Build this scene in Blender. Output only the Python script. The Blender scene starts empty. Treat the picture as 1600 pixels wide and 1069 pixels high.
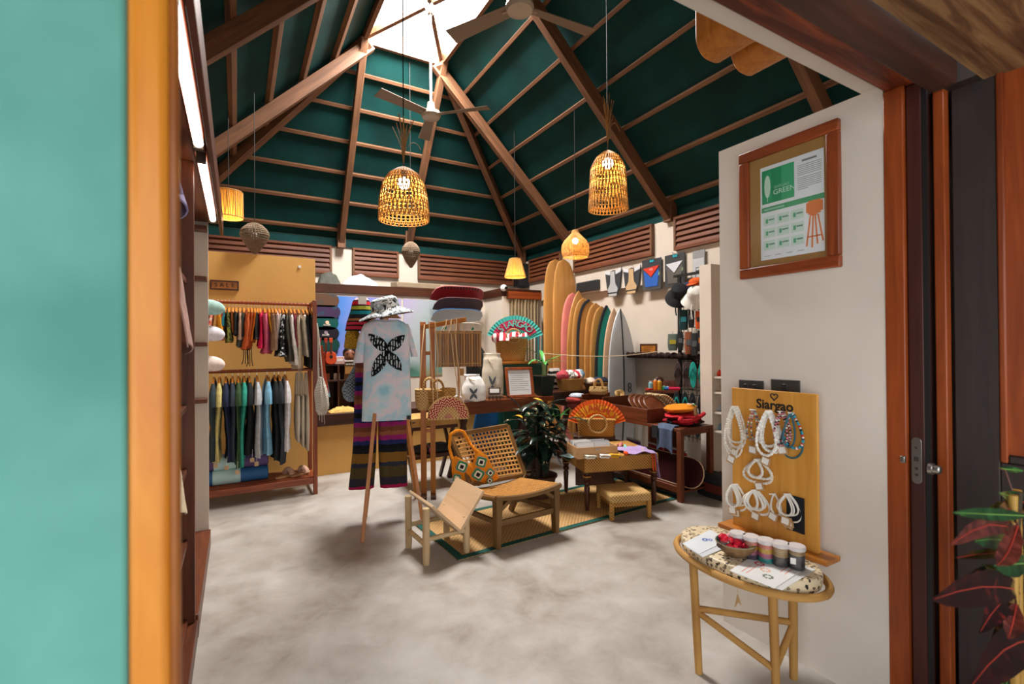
import bpy, math, random
from mathutils import Vector as V, Matrix as Mx, noise as mnoise
PI = math.pi
random.seed(7)
scene = bpy.context.scene
COL = scene.collection
# ------------------------------------------------------------ camera
FPX, CAMH = 750.0, 1.5
_y, _p, _r = math.radians(29.8), math.radians(.35), math.radians(-.42)
_F = V((math.sin(_y)*math.cos(_p), math.cos(_y)*math.cos(_p), math.sin(_p)))
_R0 = V((math.cos(_y), -math.sin(_y), 0)); _U0 = _R0.cross(_F)
_R = _R0*math.cos(_r) + _U0*math.sin(_r); _U = _U0*math.cos(_r) - _R0*math.sin(_r)
CAM = V((0, 0, CAMH))
cd = bpy.data.cameras.new('camera'); cam = bpy.data.objects.new('camera', cd); COL.objects.link(cam)
cd.sensor_fit = 'HORIZONTAL'; cd.sensor_width = 36; cd.lens = FPX/1600*36
cd.clip_start = .02; cd.clip_end = 100
cd.dof.use_dof = True; cd.dof.focus_distance = 3.4; cd.dof.aperture_fstop = 2.2
cam.matrix_world = Mx(((_R.x, _U.x, -_F.x, 0), (_R.y, _U.y, -_F.y, 0), (_R.z, _U.z, -_F.z, CAMH), (0, 0, 0, 1)))
scene.camera = cam
# ------------------------------------------------------------ world, sky light, exposure
w = bpy.data.worlds.new('sky'); scene.world = w; w.use_nodes = True
bg = w.node_tree.nodes['Background']; bg.inputs[0].default_value = (.93, .97, 1, 1); bg.inputs[1].default_value = 2.2
scene.view_settings.view_transform = 'Standard'; scene.view_settings.look = 'None'
scene.view_settings.gamma = 1; scene.view_settings.use_curve_mapping = False
scene.view_settings.exposure = 0.4
def area(name, loc, rot, sx, sy, power, col=(1, 1, 1)):
    l = bpy.data.lights.new(name, 'AREA'); l.shape = 'RECTANGLE'; l.size = sx; l.size_y = sy; l.energy = power; l.color = col
    o = bpy.data.objects.new(name, l); COL.objects.link(o); o.location = loc; o.rotation_euler = rot
    return o
SKY = area('skylight_daylight', (1.97, 5.3, 5.75), (0, 0, 0), 1.05, 2.0, 640, (1, .98, .95))

# ------------------------------------------------------------ pixel -> place helpers (1600 x 1069 frame)
def ray(x, y): return _F + _R*((x-800)/FPX) - _U*((y-534.5)/FPX)
def G(x, y, z=0.0):
    d = ray(x, y); return CAM + d*((z-CAMH)/d.z)
def A(x, y, Y):
    d = ray(x, y); return CAM + d*(Y/d.y)
def B(x, y, X):
    d = ray(x, y); return CAM + d*(X/d.x)
# ------------------------------------------------------------ mesh builder
class M:
    def __init__(s): s.v = []; s.f = []; s.mi = []; s.k = 0
    def add(s, vs, fs):
        n = len(s.v); s.v += [V(p) for p in vs]
        for f in fs: s.f.append(tuple(i+n for i in f)); s.mi.append(s.k)
        return s
    def box(s, x0, x1, y0, y1, z0, z1):
        return s.add([(x0,y0,z0),(x1,y0,z0),(x1,y1,z0),(x0,y1,z0),(x0,y0,z1),(x1,y0,z1),(x1,y1,z1),(x0,y1,z1)],
                     [(0,3,2,1),(4,5,6,7),(0,1,5,4),(1,2,6,5),(2,3,7,6),(3,0,4,7)])
    def hexa(s, p):   # 8 points, bottom loop then top loop
        return s.add(p, [(0,3,2,1),(4,5,6,7),(0,1,5,4),(1,2,6,5),(2,3,7,6),(3,0,4,7)])
    def bar(s, p, q, w, h, up=(0,0,1), w2=None, h2=None):
        p, q = V(p), V(q); d = (q-p).normalized(); u = V(up)
        sd = d.cross(u)
        if sd.length < 1e-4: sd = d.cross(V((1,0,0)))
        sd.normalize(); u = sd.cross(d)
        w2 = w if w2 is None else w2; h2 = h if h2 is None else h2
        a = [p+sd*(i*w/2)+u*(j*h/2) for i,j in ((-1,-1),(1,-1),(1,1),(-1,1))]
        b = [q+sd*(i*w2/2)+u*(j*h2/2) for i,j in ((-1,-1),(1,-1),(1,1),(-1,1))]
        return s.hexa(a+b)
    def tube(s, pts, r, n=8, closed=False):
        pts = [V(p) for p in pts]; m = len(pts); rr = r if isinstance(r, (list, tuple)) else [r]*m
        vs = []; prev = None
        for i, p in enumerate(pts):
            if closed: d = pts[(i+1) % m]-pts[i-1]
            else: d = pts[min(i+1, m-1)]-pts[max(i-1, 0)]
            d = d.normalized() if d.length > 1e-9 else V((0,0,1))
            if prev is None:
                a = d.cross(V((0,0,1)))
                if a.length < .05: a = d.cross(V((1,0,0)))
                a.normalize()
            else:
                a = prev-d*prev.dot(d); a.normalize()
            prev = a; b = d.cross(a)
            vs += [p+(a*math.cos(t*2*PI/n)+b*math.sin(t*2*PI/n))*rr[i] for t in range(n)]
        fs = []
        for i in range(m if closed else m-1):
            j = (i+1) % m
            fs += [(i*n+t, i*n+(t+1) % n, j*n+(t+1) % n, j*n+t) for t in range(n)]
        if not closed: fs += [tuple(range(n))[::-1], tuple(range((m-1)*n, m*n))]
        return s.add(vs, fs)
    def cyl(s, p, q, r, r2=None, n=16): return s.tube([p, q], [r, r if r2 is None else r2], n)
    def lathe(s, prof, n=20, c=(0,0,0), sx=1, sy=1, cap=True):
        c = V(c); m = len(prof); vs = []
        for r, z in prof: vs += [c+V((math.cos(t*2*PI/n)*r*sx, math.sin(t*2*PI/n)*r*sy, z)) for t in range(n)]
        fs = [(i*n+t, i*n+(t+1) % n, (i+1)*n+(t+1) % n, (i+1)*n+t) for i in range(m-1) for t in range(n)]
        if cap: fs += [tuple(range(n))[::-1], tuple(range((m-1)*n, m*n))]
        return s.add(vs, fs)
    def ball(s, c, r, nu=12, nv=8, nz=0, sd=0):
        c = V(c); r = V((r, r, r)) if not hasattr(r, '__len__') else V(r); vs = []
        for j in range(nv+1):
            th = PI*j/nv
            for i in range(nu):
                ph = 2*PI*i/nu; d = V((math.sin(th)*math.cos(ph), math.sin(th)*math.sin(ph), math.cos(th)))
                k = 1+nz*mnoise.noise(d*1.7+V((sd*3.1, sd, 0))) if nz else 1
                vs.append(c+V((d.x*r.x, d.y*r.y, d.z*r.z))*k)
        return s.add(vs, [(j*nu+i, (j+1)*nu+i, (j+1)*nu+(i+1) % nu, j*nu+(i+1) % nu) for j in range(nv) for i in range(nu)])
    def prism(s, poly, t, mat=None):      # 2D outline in local XY, extruded to +Z by t, then mat
        n = len(poly); mat = mat or Mx()
        vs = [mat @ V((x, y, 0)) for x, y in poly]+[mat @ V((x, y, t)) for x, y in poly]
        return s.add(vs, [tuple(range(n))[::-1], tuple(range(n, 2*n))]+[(i, (i+1) % n, n+(i+1) % n, n+i) for i in range(n)])
    def grid(s, fn, nu, nv, closeu=False):
        w_ = nu if closeu else nu+1
        vs = [fn(i/nu, j/nv) for j in range(nv+1) for i in range(w_)]
        return s.add(vs, [(j*w_+i, j*w_+(i+1) % w_, (j+1)*w_+(i+1) % w_, (j+1)*w_+i) for j in range(nv) for i in range(nu)])
    def sheet(s, fn, nu, nv, t=.004):     # grid with thickness
        w_ = nu+1; h_ = nv+1
        P = [V(fn(i/nu, j/nv)) for j in range(h_) for i in range(w_)]
        N = []
        for j in range(h_):
            for i in range(w_):
                a = P[j*w_+min(i+1, nu)]-P[j*w_+max(i-1, 0)]; b = P[min(j+1, nv)*w_+i]-P[max(j-1, 0)*w_+i]
                n_ = a.cross(b); N.append(n_.normalized() if n_.length > 1e-9 else V((0,0,1)))
        o = w_*h_
        fs = [(j*w_+i, j*w_+i+1, (j+1)*w_+i+1, (j+1)*w_+i) for j in range(nv) for i in range(nu)]
        fs += [tuple(k+o for k in f[::-1]) for f in fs]
        for i in range(nu): fs += [(i+1, i, i+o, i+1+o), (nv*w_+i, nv*w_+i+1, nv*w_+i+1+o, nv*w_+i+o)]
        for j in range(nv): fs += [(j*w_, (j+1)*w_, (j+1)*w_+o, j*w_+o), ((j+1)*w_+nu, j*w_+nu, j*w_+nu+o, (j+1)*w_+nu+o)]
        return s.add([p+n_*t/2 for p, n_ in zip(P, N)]+[p-n_*t/2 for p, n_ in zip(P, N)], fs)
    def xf(s, mat, i0=0):
        for i in range(i0, len(s.v)): s.v[i] = mat @ s.v[i]
        return s
    def wob(s, a, sc=6, sd=0):            # hand-made unevenness
        for i, p in enumerate(s.v): s.v[i] = p+mnoise.noise_vector(p*sc+V((sd, sd*2.3, 0)))*a
        return s
    def obj(s, name, mat, parent=None, bev=0, smooth=True, world=False, origin=None, label=None, cat=None, group=None, kind=None, sub=0):
        off = V((0,0,0))
        if parent is None and (label or kind) and origin is None and s.v:
            lo = [min(p[i] for p in s.v) for i in range(3)]; hi = [max(p[i] for p in s.v) for i in range(3)]
            origin = ((lo[0]+hi[0])/2, (lo[1]+hi[1])/2, lo[2])
        if origin is not None: off = V(origin)
        vs = s.v
        if world and parent is not None:
            inv = wm(parent).inverted(); vs = [inv @ p for p in vs]
        me = bpy.data.meshes.new(name); me.from_pydata([tuple(p-off) for p in vs], [], s.f)
        for m_ in (mat if isinstance(mat, (list, tuple)) else [mat]): me.materials.append(MT(m_))
        if s.k: me.polygons.foreach_set('material_index', s.mi)
        if smooth:
            me.polygons.foreach_set('use_smooth', [True]*len(me.polygons)); me.set_sharp_from_angle(angle=.65)
        o = bpy.data.objects.new(name, me); COL.objects.link(o); o.location = off
        if parent is not None: o.parent = parent
        if bev:
            b = o.modifiers.new('bevel', 'BEVEL'); b.width = bev; b.segments = 2; b.limit_method = 'ANGLE'; b.angle_limit = .8
        if sub:
            b = o.modifiers.new('subd', 'SUBSURF'); b.levels = sub; b.render_levels = sub
        return tag(o, label, cat, group, kind)
def wm(o):
    m = o.matrix_basis.copy()
    return wm(o.parent) @ m if o.parent else m
def tag(o, label=None, cat=None, group=None, kind=None):
    for k, v_ in (('label', label), ('category', cat), ('group', group), ('kind', kind)):
        if v_: o[k] = v_
    return o
def thing(name, label, cat, loc=(0,0,0), rz=0, group=None):
    o = bpy.data.objects.new(name, None); o.empty_display_size = .05; COL.objects.link(o)
    o.location = loc; o.rotation_euler = (0, 0, rz)
    return tag(o, label, cat, group)
def dup(o, parent=None, label=None, group=None, loc=None, rz=None):
    c = o.copy(); COL.objects.link(c); c.parent = parent
    if label: c['label'] = label
    if group: c['group'] = group
    if loc is not None: c.location = loc
    if rz is not None: c.rotation_euler = (0, 0, rz)
    for ch in list(o.children): dup(ch, c)
    return c
def T(loc=(0,0,0), rx=0, ry=0, rz=0):
    return Mx.Translation(V(loc)) @ Mx.Rotation(rz, 4, 'Z') @ Mx.Rotation(ry, 4, 'Y') @ Mx.Rotation(rx, 4, 'X')
def frame(o, ex, ey):                     # matrix with local x = ex, local y = ey
    ex = V(ex).normalized(); ez = ex.cross(V(ey)).normalized(); ey = ez.cross(ex)
    return Mx(((ex.x, ey.x, ez.x, o[0]), (ex.y, ey.y, ez.y, o[1]), (ex.z, ey.z, ez.z, o[2]), (0, 0, 0, 1)))
def text(body, size, mat, parent, m, name='lettering', ext=.002, align='CENTER', sx=1, bold=0):
    c = bpy.data.curves.new(name, 'FONT'); c.body = body; c.size = size; c.offset = bold; c.extrude = ext; c.align_x = align; c.align_y = 'CENTER'; c.resolution_u = 3
    t = bpy.data.objects.new('tmp', c); COL.objects.link(t); bpy.context.view_layer.update()
    me = bpy.data.meshes.new_from_object(t); bpy.data.objects.remove(t); bpy.data.curves.remove(c)
    me.transform(Mx.Diagonal((sx, 1, 1, 1))); me.materials.clear(); me.materials.append(MT(mat)); me.name = name
    o = bpy.data.objects.new(name, me); COL.objects.link(o); o.parent = parent; o.matrix_local = m
    return o
def bez(p, n=12):
    p = [V(q) for q in p]; out = []
    for i in range(n+1):
        t = i/n; q = list(p)
        while len(q) > 1: q = [q[k].lerp(q[k+1], t) for k in range(len(q)-1)]
        out.append(q[0])
    return out
def arc(c, r, a0, a1, n, ex=(1,0,0), ey=(0,0,1)):
    c, ex, ey = V(c), V(ex), V(ey)
    return [c+ex*(r*math.cos(a0+(a1-a0)*i/n))+ey*(r*math.sin(a0+(a1-a0)*i/n)) for i in range(n+1)]
def rrect(w, h, r, n=4, x=0, y=0):
    o = []
    for cx, cy, a in ((w/2-r, h/2-r, 0), (-w/2+r, h/2-r, PI/2), (-w/2+r, -h/2+r, PI), (w/2-r, -h/2+r, 1.5*PI)):
        o += [(x+cx+r*math.cos(a+i*PI/2/n), y+cy+r*math.sin(a+i*PI/2/n)) for i in range(n+1)]
    return o
# ------------------------------------------------------------ materials
def lin(h):
    h = h.lstrip('#'); o = []
    for i in (0, 2, 4):
        c = int(h[i:i+2], 16)/255; o.append(c/12.92 if c <= .04045 else ((c+.055)/1.055)**2.4)
    return (*o, 1)
MATS = {}; DEF = {}
def MT(k):
    if not isinstance(k, str): return k
    if k not in MATS:
        if k in DEF: MATS[k] = DEF[k](k)
        else:                              # '#rrggbb' or '#rrggbb:rough' or '#rrggbb:rough:kind'
            p = k.split(':'); MATS[k] = plain(k, p[0], float(p[1]) if len(p) > 1 else .7, **({'cloth': dict(var=.16, sc=30, bump=.25, bs=260)}.get(p[2], {}) if len(p) > 2 else {}))
    return MATS[k]
def base(name, rough=.6, metal=0, spec=.4):
    m = bpy.data.materials.new(name); m.use_nodes = True; nt = m.node_tree; b = nt.nodes['Principled BSDF']
    b.inputs['Roughness'].default_value = rough; b.inputs['Metallic'].default_value = metal; b.inputs['Specular IOR Level'].default_value = spec
    return m, nt, b
def nd(nt, t, **k):
    n = nt.nodes.new(t)
    for a, v_ in k.items():
        if a.startswith('i_'): n.inputs[a[2:].replace('_', ' ')].default_value = v_
        else: setattr(n, a, v_)
    return n
def coords(nt, sc=(1,1,1), rot=(0,0,0), loc=(0,0,0)):
    c = nd(nt, 'ShaderNodeTexCoord'); m = nd(nt, 'ShaderNodeMapping')
    m.inputs['Scale'].default_value = sc; m.inputs['Rotation'].default_value = rot; m.inputs['Location'].default_value = loc
    nt.links.new(c.outputs['Object'], m.inputs['Vector']); return m.outputs[0]
def ramp(nt, fac, stops, mode='LINEAR'):
    r = nd(nt, 'ShaderNodeValToRGB'); r.color_ramp.interpolation = mode; e = r.color_ramp.elements
    while len(e) < len(stops): e.new(.5)
    for x, (p, c) in zip(e, stops): x.position = p; x.color = lin(c) if isinstance(c, str) else c
    nt.links.new(fac, r.inputs[0]); return r.outputs[0]
def bump(nt, b, h, st, dist=.01):
    n = nd(nt, 'ShaderNodeBump'); n.inputs['Strength'].default_value = st; n.inputs['Distance'].default_value = dist
    nt.links.new(h, n.inputs['Height']); nt.links.new(n.outputs[0], b.inputs['Normal'])
def plain(name, c, rough=.6, metal=0, var=.06, sc=6, bump=0, bs=80, spec=.4, c2=None):
    m, nt, b = base(name, rough, metal, spec); a = lin(c)
    co = coords(nt); n = nd(nt, 'ShaderNodeTexNoise', i_Scale=sc, i_Detail=4.0); nt.links.new(co, n.inputs['Vector'])
    lo = tuple(x*(1-var) for x in a[:3])+(1,); hi = lin(c2) if c2 else tuple(min(1, x*(1+var)) for x in a[:3])+(1,)
    nt.links.new(ramp(nt, n.outputs[0], [(.3, lo), (.7, hi)]), b.inputs['Base Color'])
    if bump:
        n2 = nd(nt, 'ShaderNodeTexNoise', i_Scale=bs, i_Detail=3.0); nt.links.new(co, n2.inputs['Vector']); globals()['bump'](nt, b, n2.outputs[0], bump, .004)
    return m
def wood(name, c1, c2, ax='x', sc=1.0, rough=.42, spec=.4, c0=None):
    m, nt, b = base(name, rough, 0, spec)
    s = {'x': (1.2, 16, 16), 'y': (16, 1.2, 16), 'z': (16, 16, 1.2)}[ax]; s = tuple(k*sc for k in s)
    co = coords(nt, s); n = nd(nt, 'ShaderNodeTexNoise', i_Scale=1.6, i_Detail=7.0, i_Roughness=.65, i_Distortion=.7); nt.links.new(co, n.inputs['Vector'])
    st = [(.32, c1), (.68, c2)]
    if c0: st = [(.25, c0), (.45, c1), (.7, c2)]
    nt.links.new(ramp(nt, n.outputs[0], st), b.inputs['Base Color'])
    bump(nt, b, n.outputs[0], .12, .004); return m
def weave(name, c1, c2, sc=60, rough=.65, st=.5, kind='check', sy=None):
    m, nt, b = base(name, rough, 0, .3)
    co = coords(nt, (sc, sc if sy is None else sy, sc))
    if kind == 'check': t = nd(nt, 'ShaderNodeTexChecker', i_Scale=1.0); nt.links.new(co, t.inputs['Vector']); h = t.outputs[1]
    else:
        t = nd(nt, 'ShaderNodeTexWave', i_Scale=1.0, i_Distortion=1.2, i_Detail=2.0); t.bands_direction = kind; nt.links.new(co, t.inputs['Vector']); h = t.outputs[1]
    n = nd(nt, 'ShaderNodeTexNoise', i_Scale=4.0, i_Detail=4.0); nt.links.new(coords(nt), n.inputs['Vector'])
    mx = nd(nt, 'ShaderNodeMath', operation='MULTIPLY_ADD'); nt.links.new(h, mx.inputs[0]); mx.inputs[1].default_value = .5
    nt.links.new(n.outputs[0], mx.inputs[2])
    nt.links.new(ramp(nt, mx.outputs[0], [(.4, c1), (.85, c2)]), b.inputs['Base Color']); bump(nt, b, h, st, .003); return m
def bands(name, stops, axis=2, length=1.0, z0=0, rough=.8, noise_=.02, mode='CONSTANT', bs=200):
    m, nt, b = base(name, rough, 0, .2); c = nd(nt, 'ShaderNodeTexCoord'); s = nd(nt, 'ShaderNodeSeparateXYZ')
    n = nd(nt, 'ShaderNodeTexNoise', i_Scale=25.0, i_Detail=2.0); nt.links.new(c.outputs['Object'], n.inputs['Vector'])
    nt.links.new(c.outputs['Object'], s.inputs[0])
    a = nd(nt, 'ShaderNodeMath', operation='MULTIPLY_ADD'); nt.links.new(s.outputs[axis], a.inputs[0]); a.inputs[1].default_value = 1/length; a.inputs[2].default_value = -z0/length
    d = nd(nt, 'ShaderNodeMath', operation='MULTIPLY_ADD'); nt.links.new(n.outputs[0], d.inputs[0]); d.inputs[1].default_value = noise_; nt.links.new(a.outputs[0], d.inputs[2])
    nt.links.new(ramp(nt, d.outputs[0], stops, mode), b.inputs['Base Color'])
    n2 = nd(nt, 'ShaderNodeTexNoise', i_Scale=float(bs)); nt.links.new(c.outputs['Object'], n2.inputs['Vector']); bump(nt, b, n2.outputs[0], .3, .003)
    return m
def blotch(name, cols, sc=8, rough=.75, mode='LINEAR', det=3.0, dist=0.0, lo=.3, hi=.7, st=0):
    m, nt, b = base(name, rough, 0, .25); co = coords(nt)
    n = nd(nt, 'ShaderNodeTexNoise', i_Scale=float(sc), i_Detail=det, i_Distortion=dist); nt.links.new(co, n.inputs['Vector'])
    k = len(cols); nt.links.new(ramp(nt, n.outputs[0], [(lo+(hi-lo)*i/max(1, k-1), c) for i, c in enumerate(cols)], mode), b.inputs['Base Color'])
    if st: bump(nt, b, n.outputs[0], st, .004)
    return m
def emit(name, c, s):
    m = bpy.data.materials.new(name); m.use_nodes = True; nt = m.node_tree; nt.nodes.remove(nt.nodes['Principled BSDF'])
    e = nd(nt, 'ShaderNodeEmission'); e.inputs[0].default_value = lin(c); e.inputs[1].default_value = s
    nt.links.new(e.outputs[0], nt.nodes['Material Output'].inputs[0]); return m
def clear(name, c='#ffffff', gloss=.12, tint=1.0):
    m = bpy.data.materials.new(name); m.use_nodes = True; nt = m.node_tree; nt.nodes.remove(nt.nodes['Principled BSDF'])
    t = nd(nt, 'ShaderNodeBsdfTransparent'); t.inputs[0].default_value = lin(c); g = nd(nt, 'ShaderNodeBsdfGlossy'); g.inputs['Roughness'].default_value = .12
    x = nd(nt, 'ShaderNodeMixShader'); x.inputs[0].default_value = gloss; nt.links.new(t.outputs[0], x.inputs[1]); nt.links.new(g.outputs[0], x.inputs[2])
    nt.links.new(x.outputs[0], nt.nodes['Material Output'].inputs[0]); return m
def leafy(name, c1, c2, rib, sc=40, rough=.3):
    m, nt, b = base(name, rough, 0, .5); co = coords(nt)
    n = nd(nt, 'ShaderNodeTexNoise', i_Scale=float(sc), i_Detail=3.0); nt.links.new(co, n.inputs['Vector'])
    nt.links.new(ramp(nt, n.outputs[0], [(.35, c1), (.62, c2), (.8, rib)]), b.inputs['Base Color']); return m
def concrete(name):
    m, nt, b = base(name, .42, 0, .35); co = coords(nt)
    a = nd(nt, 'ShaderNodeTexNoise', i_Scale=1.1, i_Detail=9.0, i_Roughness=.55, i_Distortion=.2); nt.links.new(co, a.inputs['Vector'])
    c = nd(nt, 'ShaderNodeTexNoise', i_Scale=5.0, i_Detail=8.0, i_Roughness=.65, i_Distortion=.35); nt.links.new(co, c.inputs['Vector'])
    x = nd(nt, 'ShaderNodeMath', operation='MULTIPLY_ADD'); nt.links.new(c.outputs[0], x.inputs[0]); x.inputs[1].default_value = .45
    y = nd(nt, 'ShaderNodeMath', operation='MULTIPLY'); nt.links.new(a.outputs[0], y.inputs[0]); y.inputs[1].default_value = .6; nt.links.new(y.outputs[0], x.inputs[2])
    nt.links.new(ramp(nt, x.outputs[0], [(.38, '#8a8076'), (.47, '#9e968d'), (.56, '#aaa39b'), (.66, '#b4aea8')]), b.inputs['Base Color'])
    nt.links.new(ramp(nt, c.outputs[0], [(.3, (.3,.3,.3,1)), (.7, (.55,.55,.55,1))]), b.inputs['Roughness'])
    bump(nt, b, c.outputs[0], .05, .01); return m
DEF.update({
 'concrete': concrete,
 'porch_floor': lambda n: plain(n, '#c9c1b6', .8, var=.08, sc=3),
 'white_wall_lit': lambda n: plain(n, '#d9cfc4', .85, var=.04, sc=3, bump=.15, bs=40),  # lighter copy of the wall white, standing in for light at the entrance
 'white_wall': lambda n: plain(n, '#cabeb0', .85, var=.04, sc=3, bump=.15, bs=40),
 'lintel_white': lambda n: plain(n, '#cfc5ba', .85, var=.03),
 'yellow_wall': lambda n: plain(n, '#d2a057', .8, var=.05, sc=2, bump=.1, bs=40),
 'teal_wall': lambda n: plain(n, '#4d9084', .8, var=.16, sc=3, bump=.7, bs=14, c2='#66a297'),
 'green_roof': lambda n: plain(n, '#022b2a', .75, var=.14, sc=2, spec=.2, c2='#033c3a'),
 'rafter': lambda n: wood(n, '#553823', '#7e5539', 'x', .7, .6),
 'raftery': lambda n: wood(n, '#553823', '#7e5539', 'y', .7, .6),
 'rafterz': lambda n: wood(n, '#553823', '#7e5539', 'z', .7, .6),
 'louver': lambda n: wood(n, '#4b2410', '#7c4426', 'x', .8, .6),
 'louvery': lambda n: wood(n, '#4b2410', '#7c4426', 'y', .8, .6),
 'dark_in': lambda n: plain(n, '#1a0e08', .9),
 'mahog': lambda n: wood(n, '#6b2d12', '#9c4a1f', 'x', .8, .35),
 'mahogz': lambda n: wood(n, '#6b2d12', '#9c4a1f', 'z', .8, .35),
 'mahogy': lambda n: wood(n, '#6b2d12', '#9c4a1f', 'y', .8, .35),
 'jambz': lambda n: wood(n, '#763212', '#a04c1e', 'z', .8, .35),
 'beadz': lambda n: wood(n, '#6f3a10', '#9c5c1c', 'z', .8, .3),
 'shelfy': lambda n: wood(n, '#45200e', '#703618', 'y', .8, .4),
 'shelfz': lambda n: wood(n, '#45200e', '#703618', 'z', .8, .4),
 'orangez': lambda n: wood(n, '#b0641a', '#d08a2c', 'z', .6, .3),
 'headx': lambda n: wood(n, '#55200d', '#9c4a22', 'x', .9, .5, c0='#2a120a'),
 'darkred': lambda n: wood(n, '#33150f', '#4a2018', 'z', .8, .45),
 'beamdark': lambda n: wood(n, '#2a1710', '#4b2b1e', 'x', .8, .6),
 'ply': lambda n: wood(n, '#6b4a30', '#a88458', 'x', .9, .6, c0='#2c1a0c'),
 'doordark': lambda n: wood(n, '#2b2220', '#382d29', 'z', 1.2, .55),
 'dkwood': lambda n: wood(n, '#2c140b', '#4f2814', 'x', .9, .4),
 'dkwoodz': lambda n: wood(n, '#2c140b', '#4f2814', 'z', .9, .4),
 'tablewood': lambda n: wood(n, '#5b2c16', '#84451f', 'x', .9, .35),
 'benchwood': lambda n: wood(n, '#4c2413', '#733a1d', 'y', .9, .4),
 'benchwoodz': lambda n: wood(n, '#4c2413', '#733a1d', 'z', .9, .4),
 'honeyx': lambda n: wood(n, '#9c5a1c', '#bf7a2e', 'x', .9, .35),
 'honeyz': lambda n: wood(n, '#9c5a1c', '#bf7a2e', 'z', .9, .35),
 'pale': lambda n: wood(n, '#b99a6e', '#cdb087', 'z', .8, .5),
 'palepanel': lambda n: wood(n, '#bf9d78', '#cfb08e', 'y', .4, .45),
 'pineboard': lambda n: wood(n, '#c07f2c', '#d89c46', 'z', .6, .4),
 'boxwood': lambda n: wood(n, '#b78a5c', '#caa073', 'x', .6, .5),
 'teak': lambda n: wood(n, '#5a3d1c', '#7a5628', 'x', .9, .45),
 'teakz': lambda n: wood(n, '#5a3d1c', '#7a5628', 'z', .9, .45),
 'surfwood': lambda n: wood(n, '#b07a3c', '#c99352', 'z', .35, .35),
 'cane': lambda n: plain(n, '#b98441', .6, var=.2, sc=30),
 'rattan': lambda n: weave(n, '#8f5f2a', '#c2924f', 90, kind='Z'),
 'wicker': lambda n: weave(n, '#6f4819', '#c08d45', 75),
 'wickerd': lambda n: weave(n, '#54320f', '#9c6a30', 70),
 'basketpale': lambda n: weave(n, '#8f6a36', '#d0ab70', 70),
 'greywick': lambda n: plain(n, '#7b6650', .8, var=.25, sc=60),
 'lampstraw': lambda n: plain(n, '#b8863f', .6, var=.2, sc=60),
 'straw': lambda n: plain(n, '#9c7240', .8, var=.2, sc=40),
 'steel': lambda n: plain(n, '#b5b2ac', .3, 1.0),
 'black': lambda n: plain(n, '#121212', .5),
 'white': lambda n: plain(n, '#e6e3de', .6),
 'canvas': lambda n: plain(n, '#cfc4b0', .9, var=.08, sc=12, bump=.4, bs=300),
 'glasspane': lambda n: clear(n, '#ffffff', .04),
 'tublid': lambda n: plain(n, '#cfc6c4', .35),
 'plastic': lambda n: clear(n, '#f2f4f4', .1),
 'rugweave': lambda n: weave(n, '#9a7546', '#c49c66', 55, .8, .6),
 'ruggreen': lambda n: plain(n, '#0f4a41', .85, var=.1, sc=40),
 'terrazzo': lambda n: terrazzo(n),
 'bulb': lambda n: emit(n, '#fff1d8', 9),
 'tubelight': lambda n: emit(n, '#fff4e6', 5),
 'cable': lambda n: plain(n, '#15110d', .6),
 'soil': lambda n: plain(n, '#4a3520', .95, var=.3, sc=40),
})
def terrazzo(name):
    m, nt, b = base(name, .35, 0, .4); co = coords(nt, (1, 1, 1))
    v_ = nd(nt, 'ShaderNodeTexVoronoi', i_Scale=66.0, i_Randomness=1.0); nt.links.new(co, v_.inputs['Vector'])
    s = nd(nt, 'ShaderNodeSeparateColor'); nt.links.new(v_.outputs['Color'], s.inputs[0])
    r1 = ramp(nt, s.outputs[0], [(0, '#2b2420'), (.14, '#6f5a48'), (.36, '#8b7a60'), (.55, '#dcc9a6')], 'CONSTANT')
    n = nd(nt, 'ShaderNodeTexNoise', i_Scale=130.0); nt.links.new(co, n.inputs['Vector'])
    a = nd(nt, 'ShaderNodeMath', operation='MULTIPLY_ADD'); nt.links.new(n.outputs[0], a.inputs[0]); a.inputs[1].default_value = .25; nt.links.new(v_.outputs[0], a.inputs[2])
    t = nd(nt, 'ShaderNodeMath', operation='LESS_THAN'); nt.links.new(a.outputs[0], t.inputs[0]); t.inputs[1].default_value = .6
    x = nd(nt, 'ShaderNodeMix', data_type='RGBA'); nt.links.new(t.outputs[0], x.inputs[0]); x.inputs[6].default_value = lin('#dcc9a6'); nt.links.new(r1, x.inputs[7])
    nt.links.new(x.outputs[2], b.inputs['Base Color']); return m
# ============================================================ the shell
XR, YB, XL = 4.88, 8.0, -.95
YC1, YC0, YC2 = 6.34, 4.29, 2.24                 # rafter lines
XC = (A(690, 92, YC1).x); XS = A(567, 57, YC1).x; ZS = (A(690, 92, YC1).z+A(567, 57, YC1).z)/2
ZE = 3.22
XLE = XS-(XR-XC)                                  # left eave
XL = min(XL, XLE)
M().box(XL-.3, XR+2.5, .75, YB+.3, -.05, 0).obj('floor', 'concrete', kind='structure', smooth=False)
M().box(-4, 6, -5, .75, -.06, -.005).obj('floor_porch', 'porch_floor', kind='structure', smooth=False)  # unseen floor, made pale to bounce daylight onto the entrance wall
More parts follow.
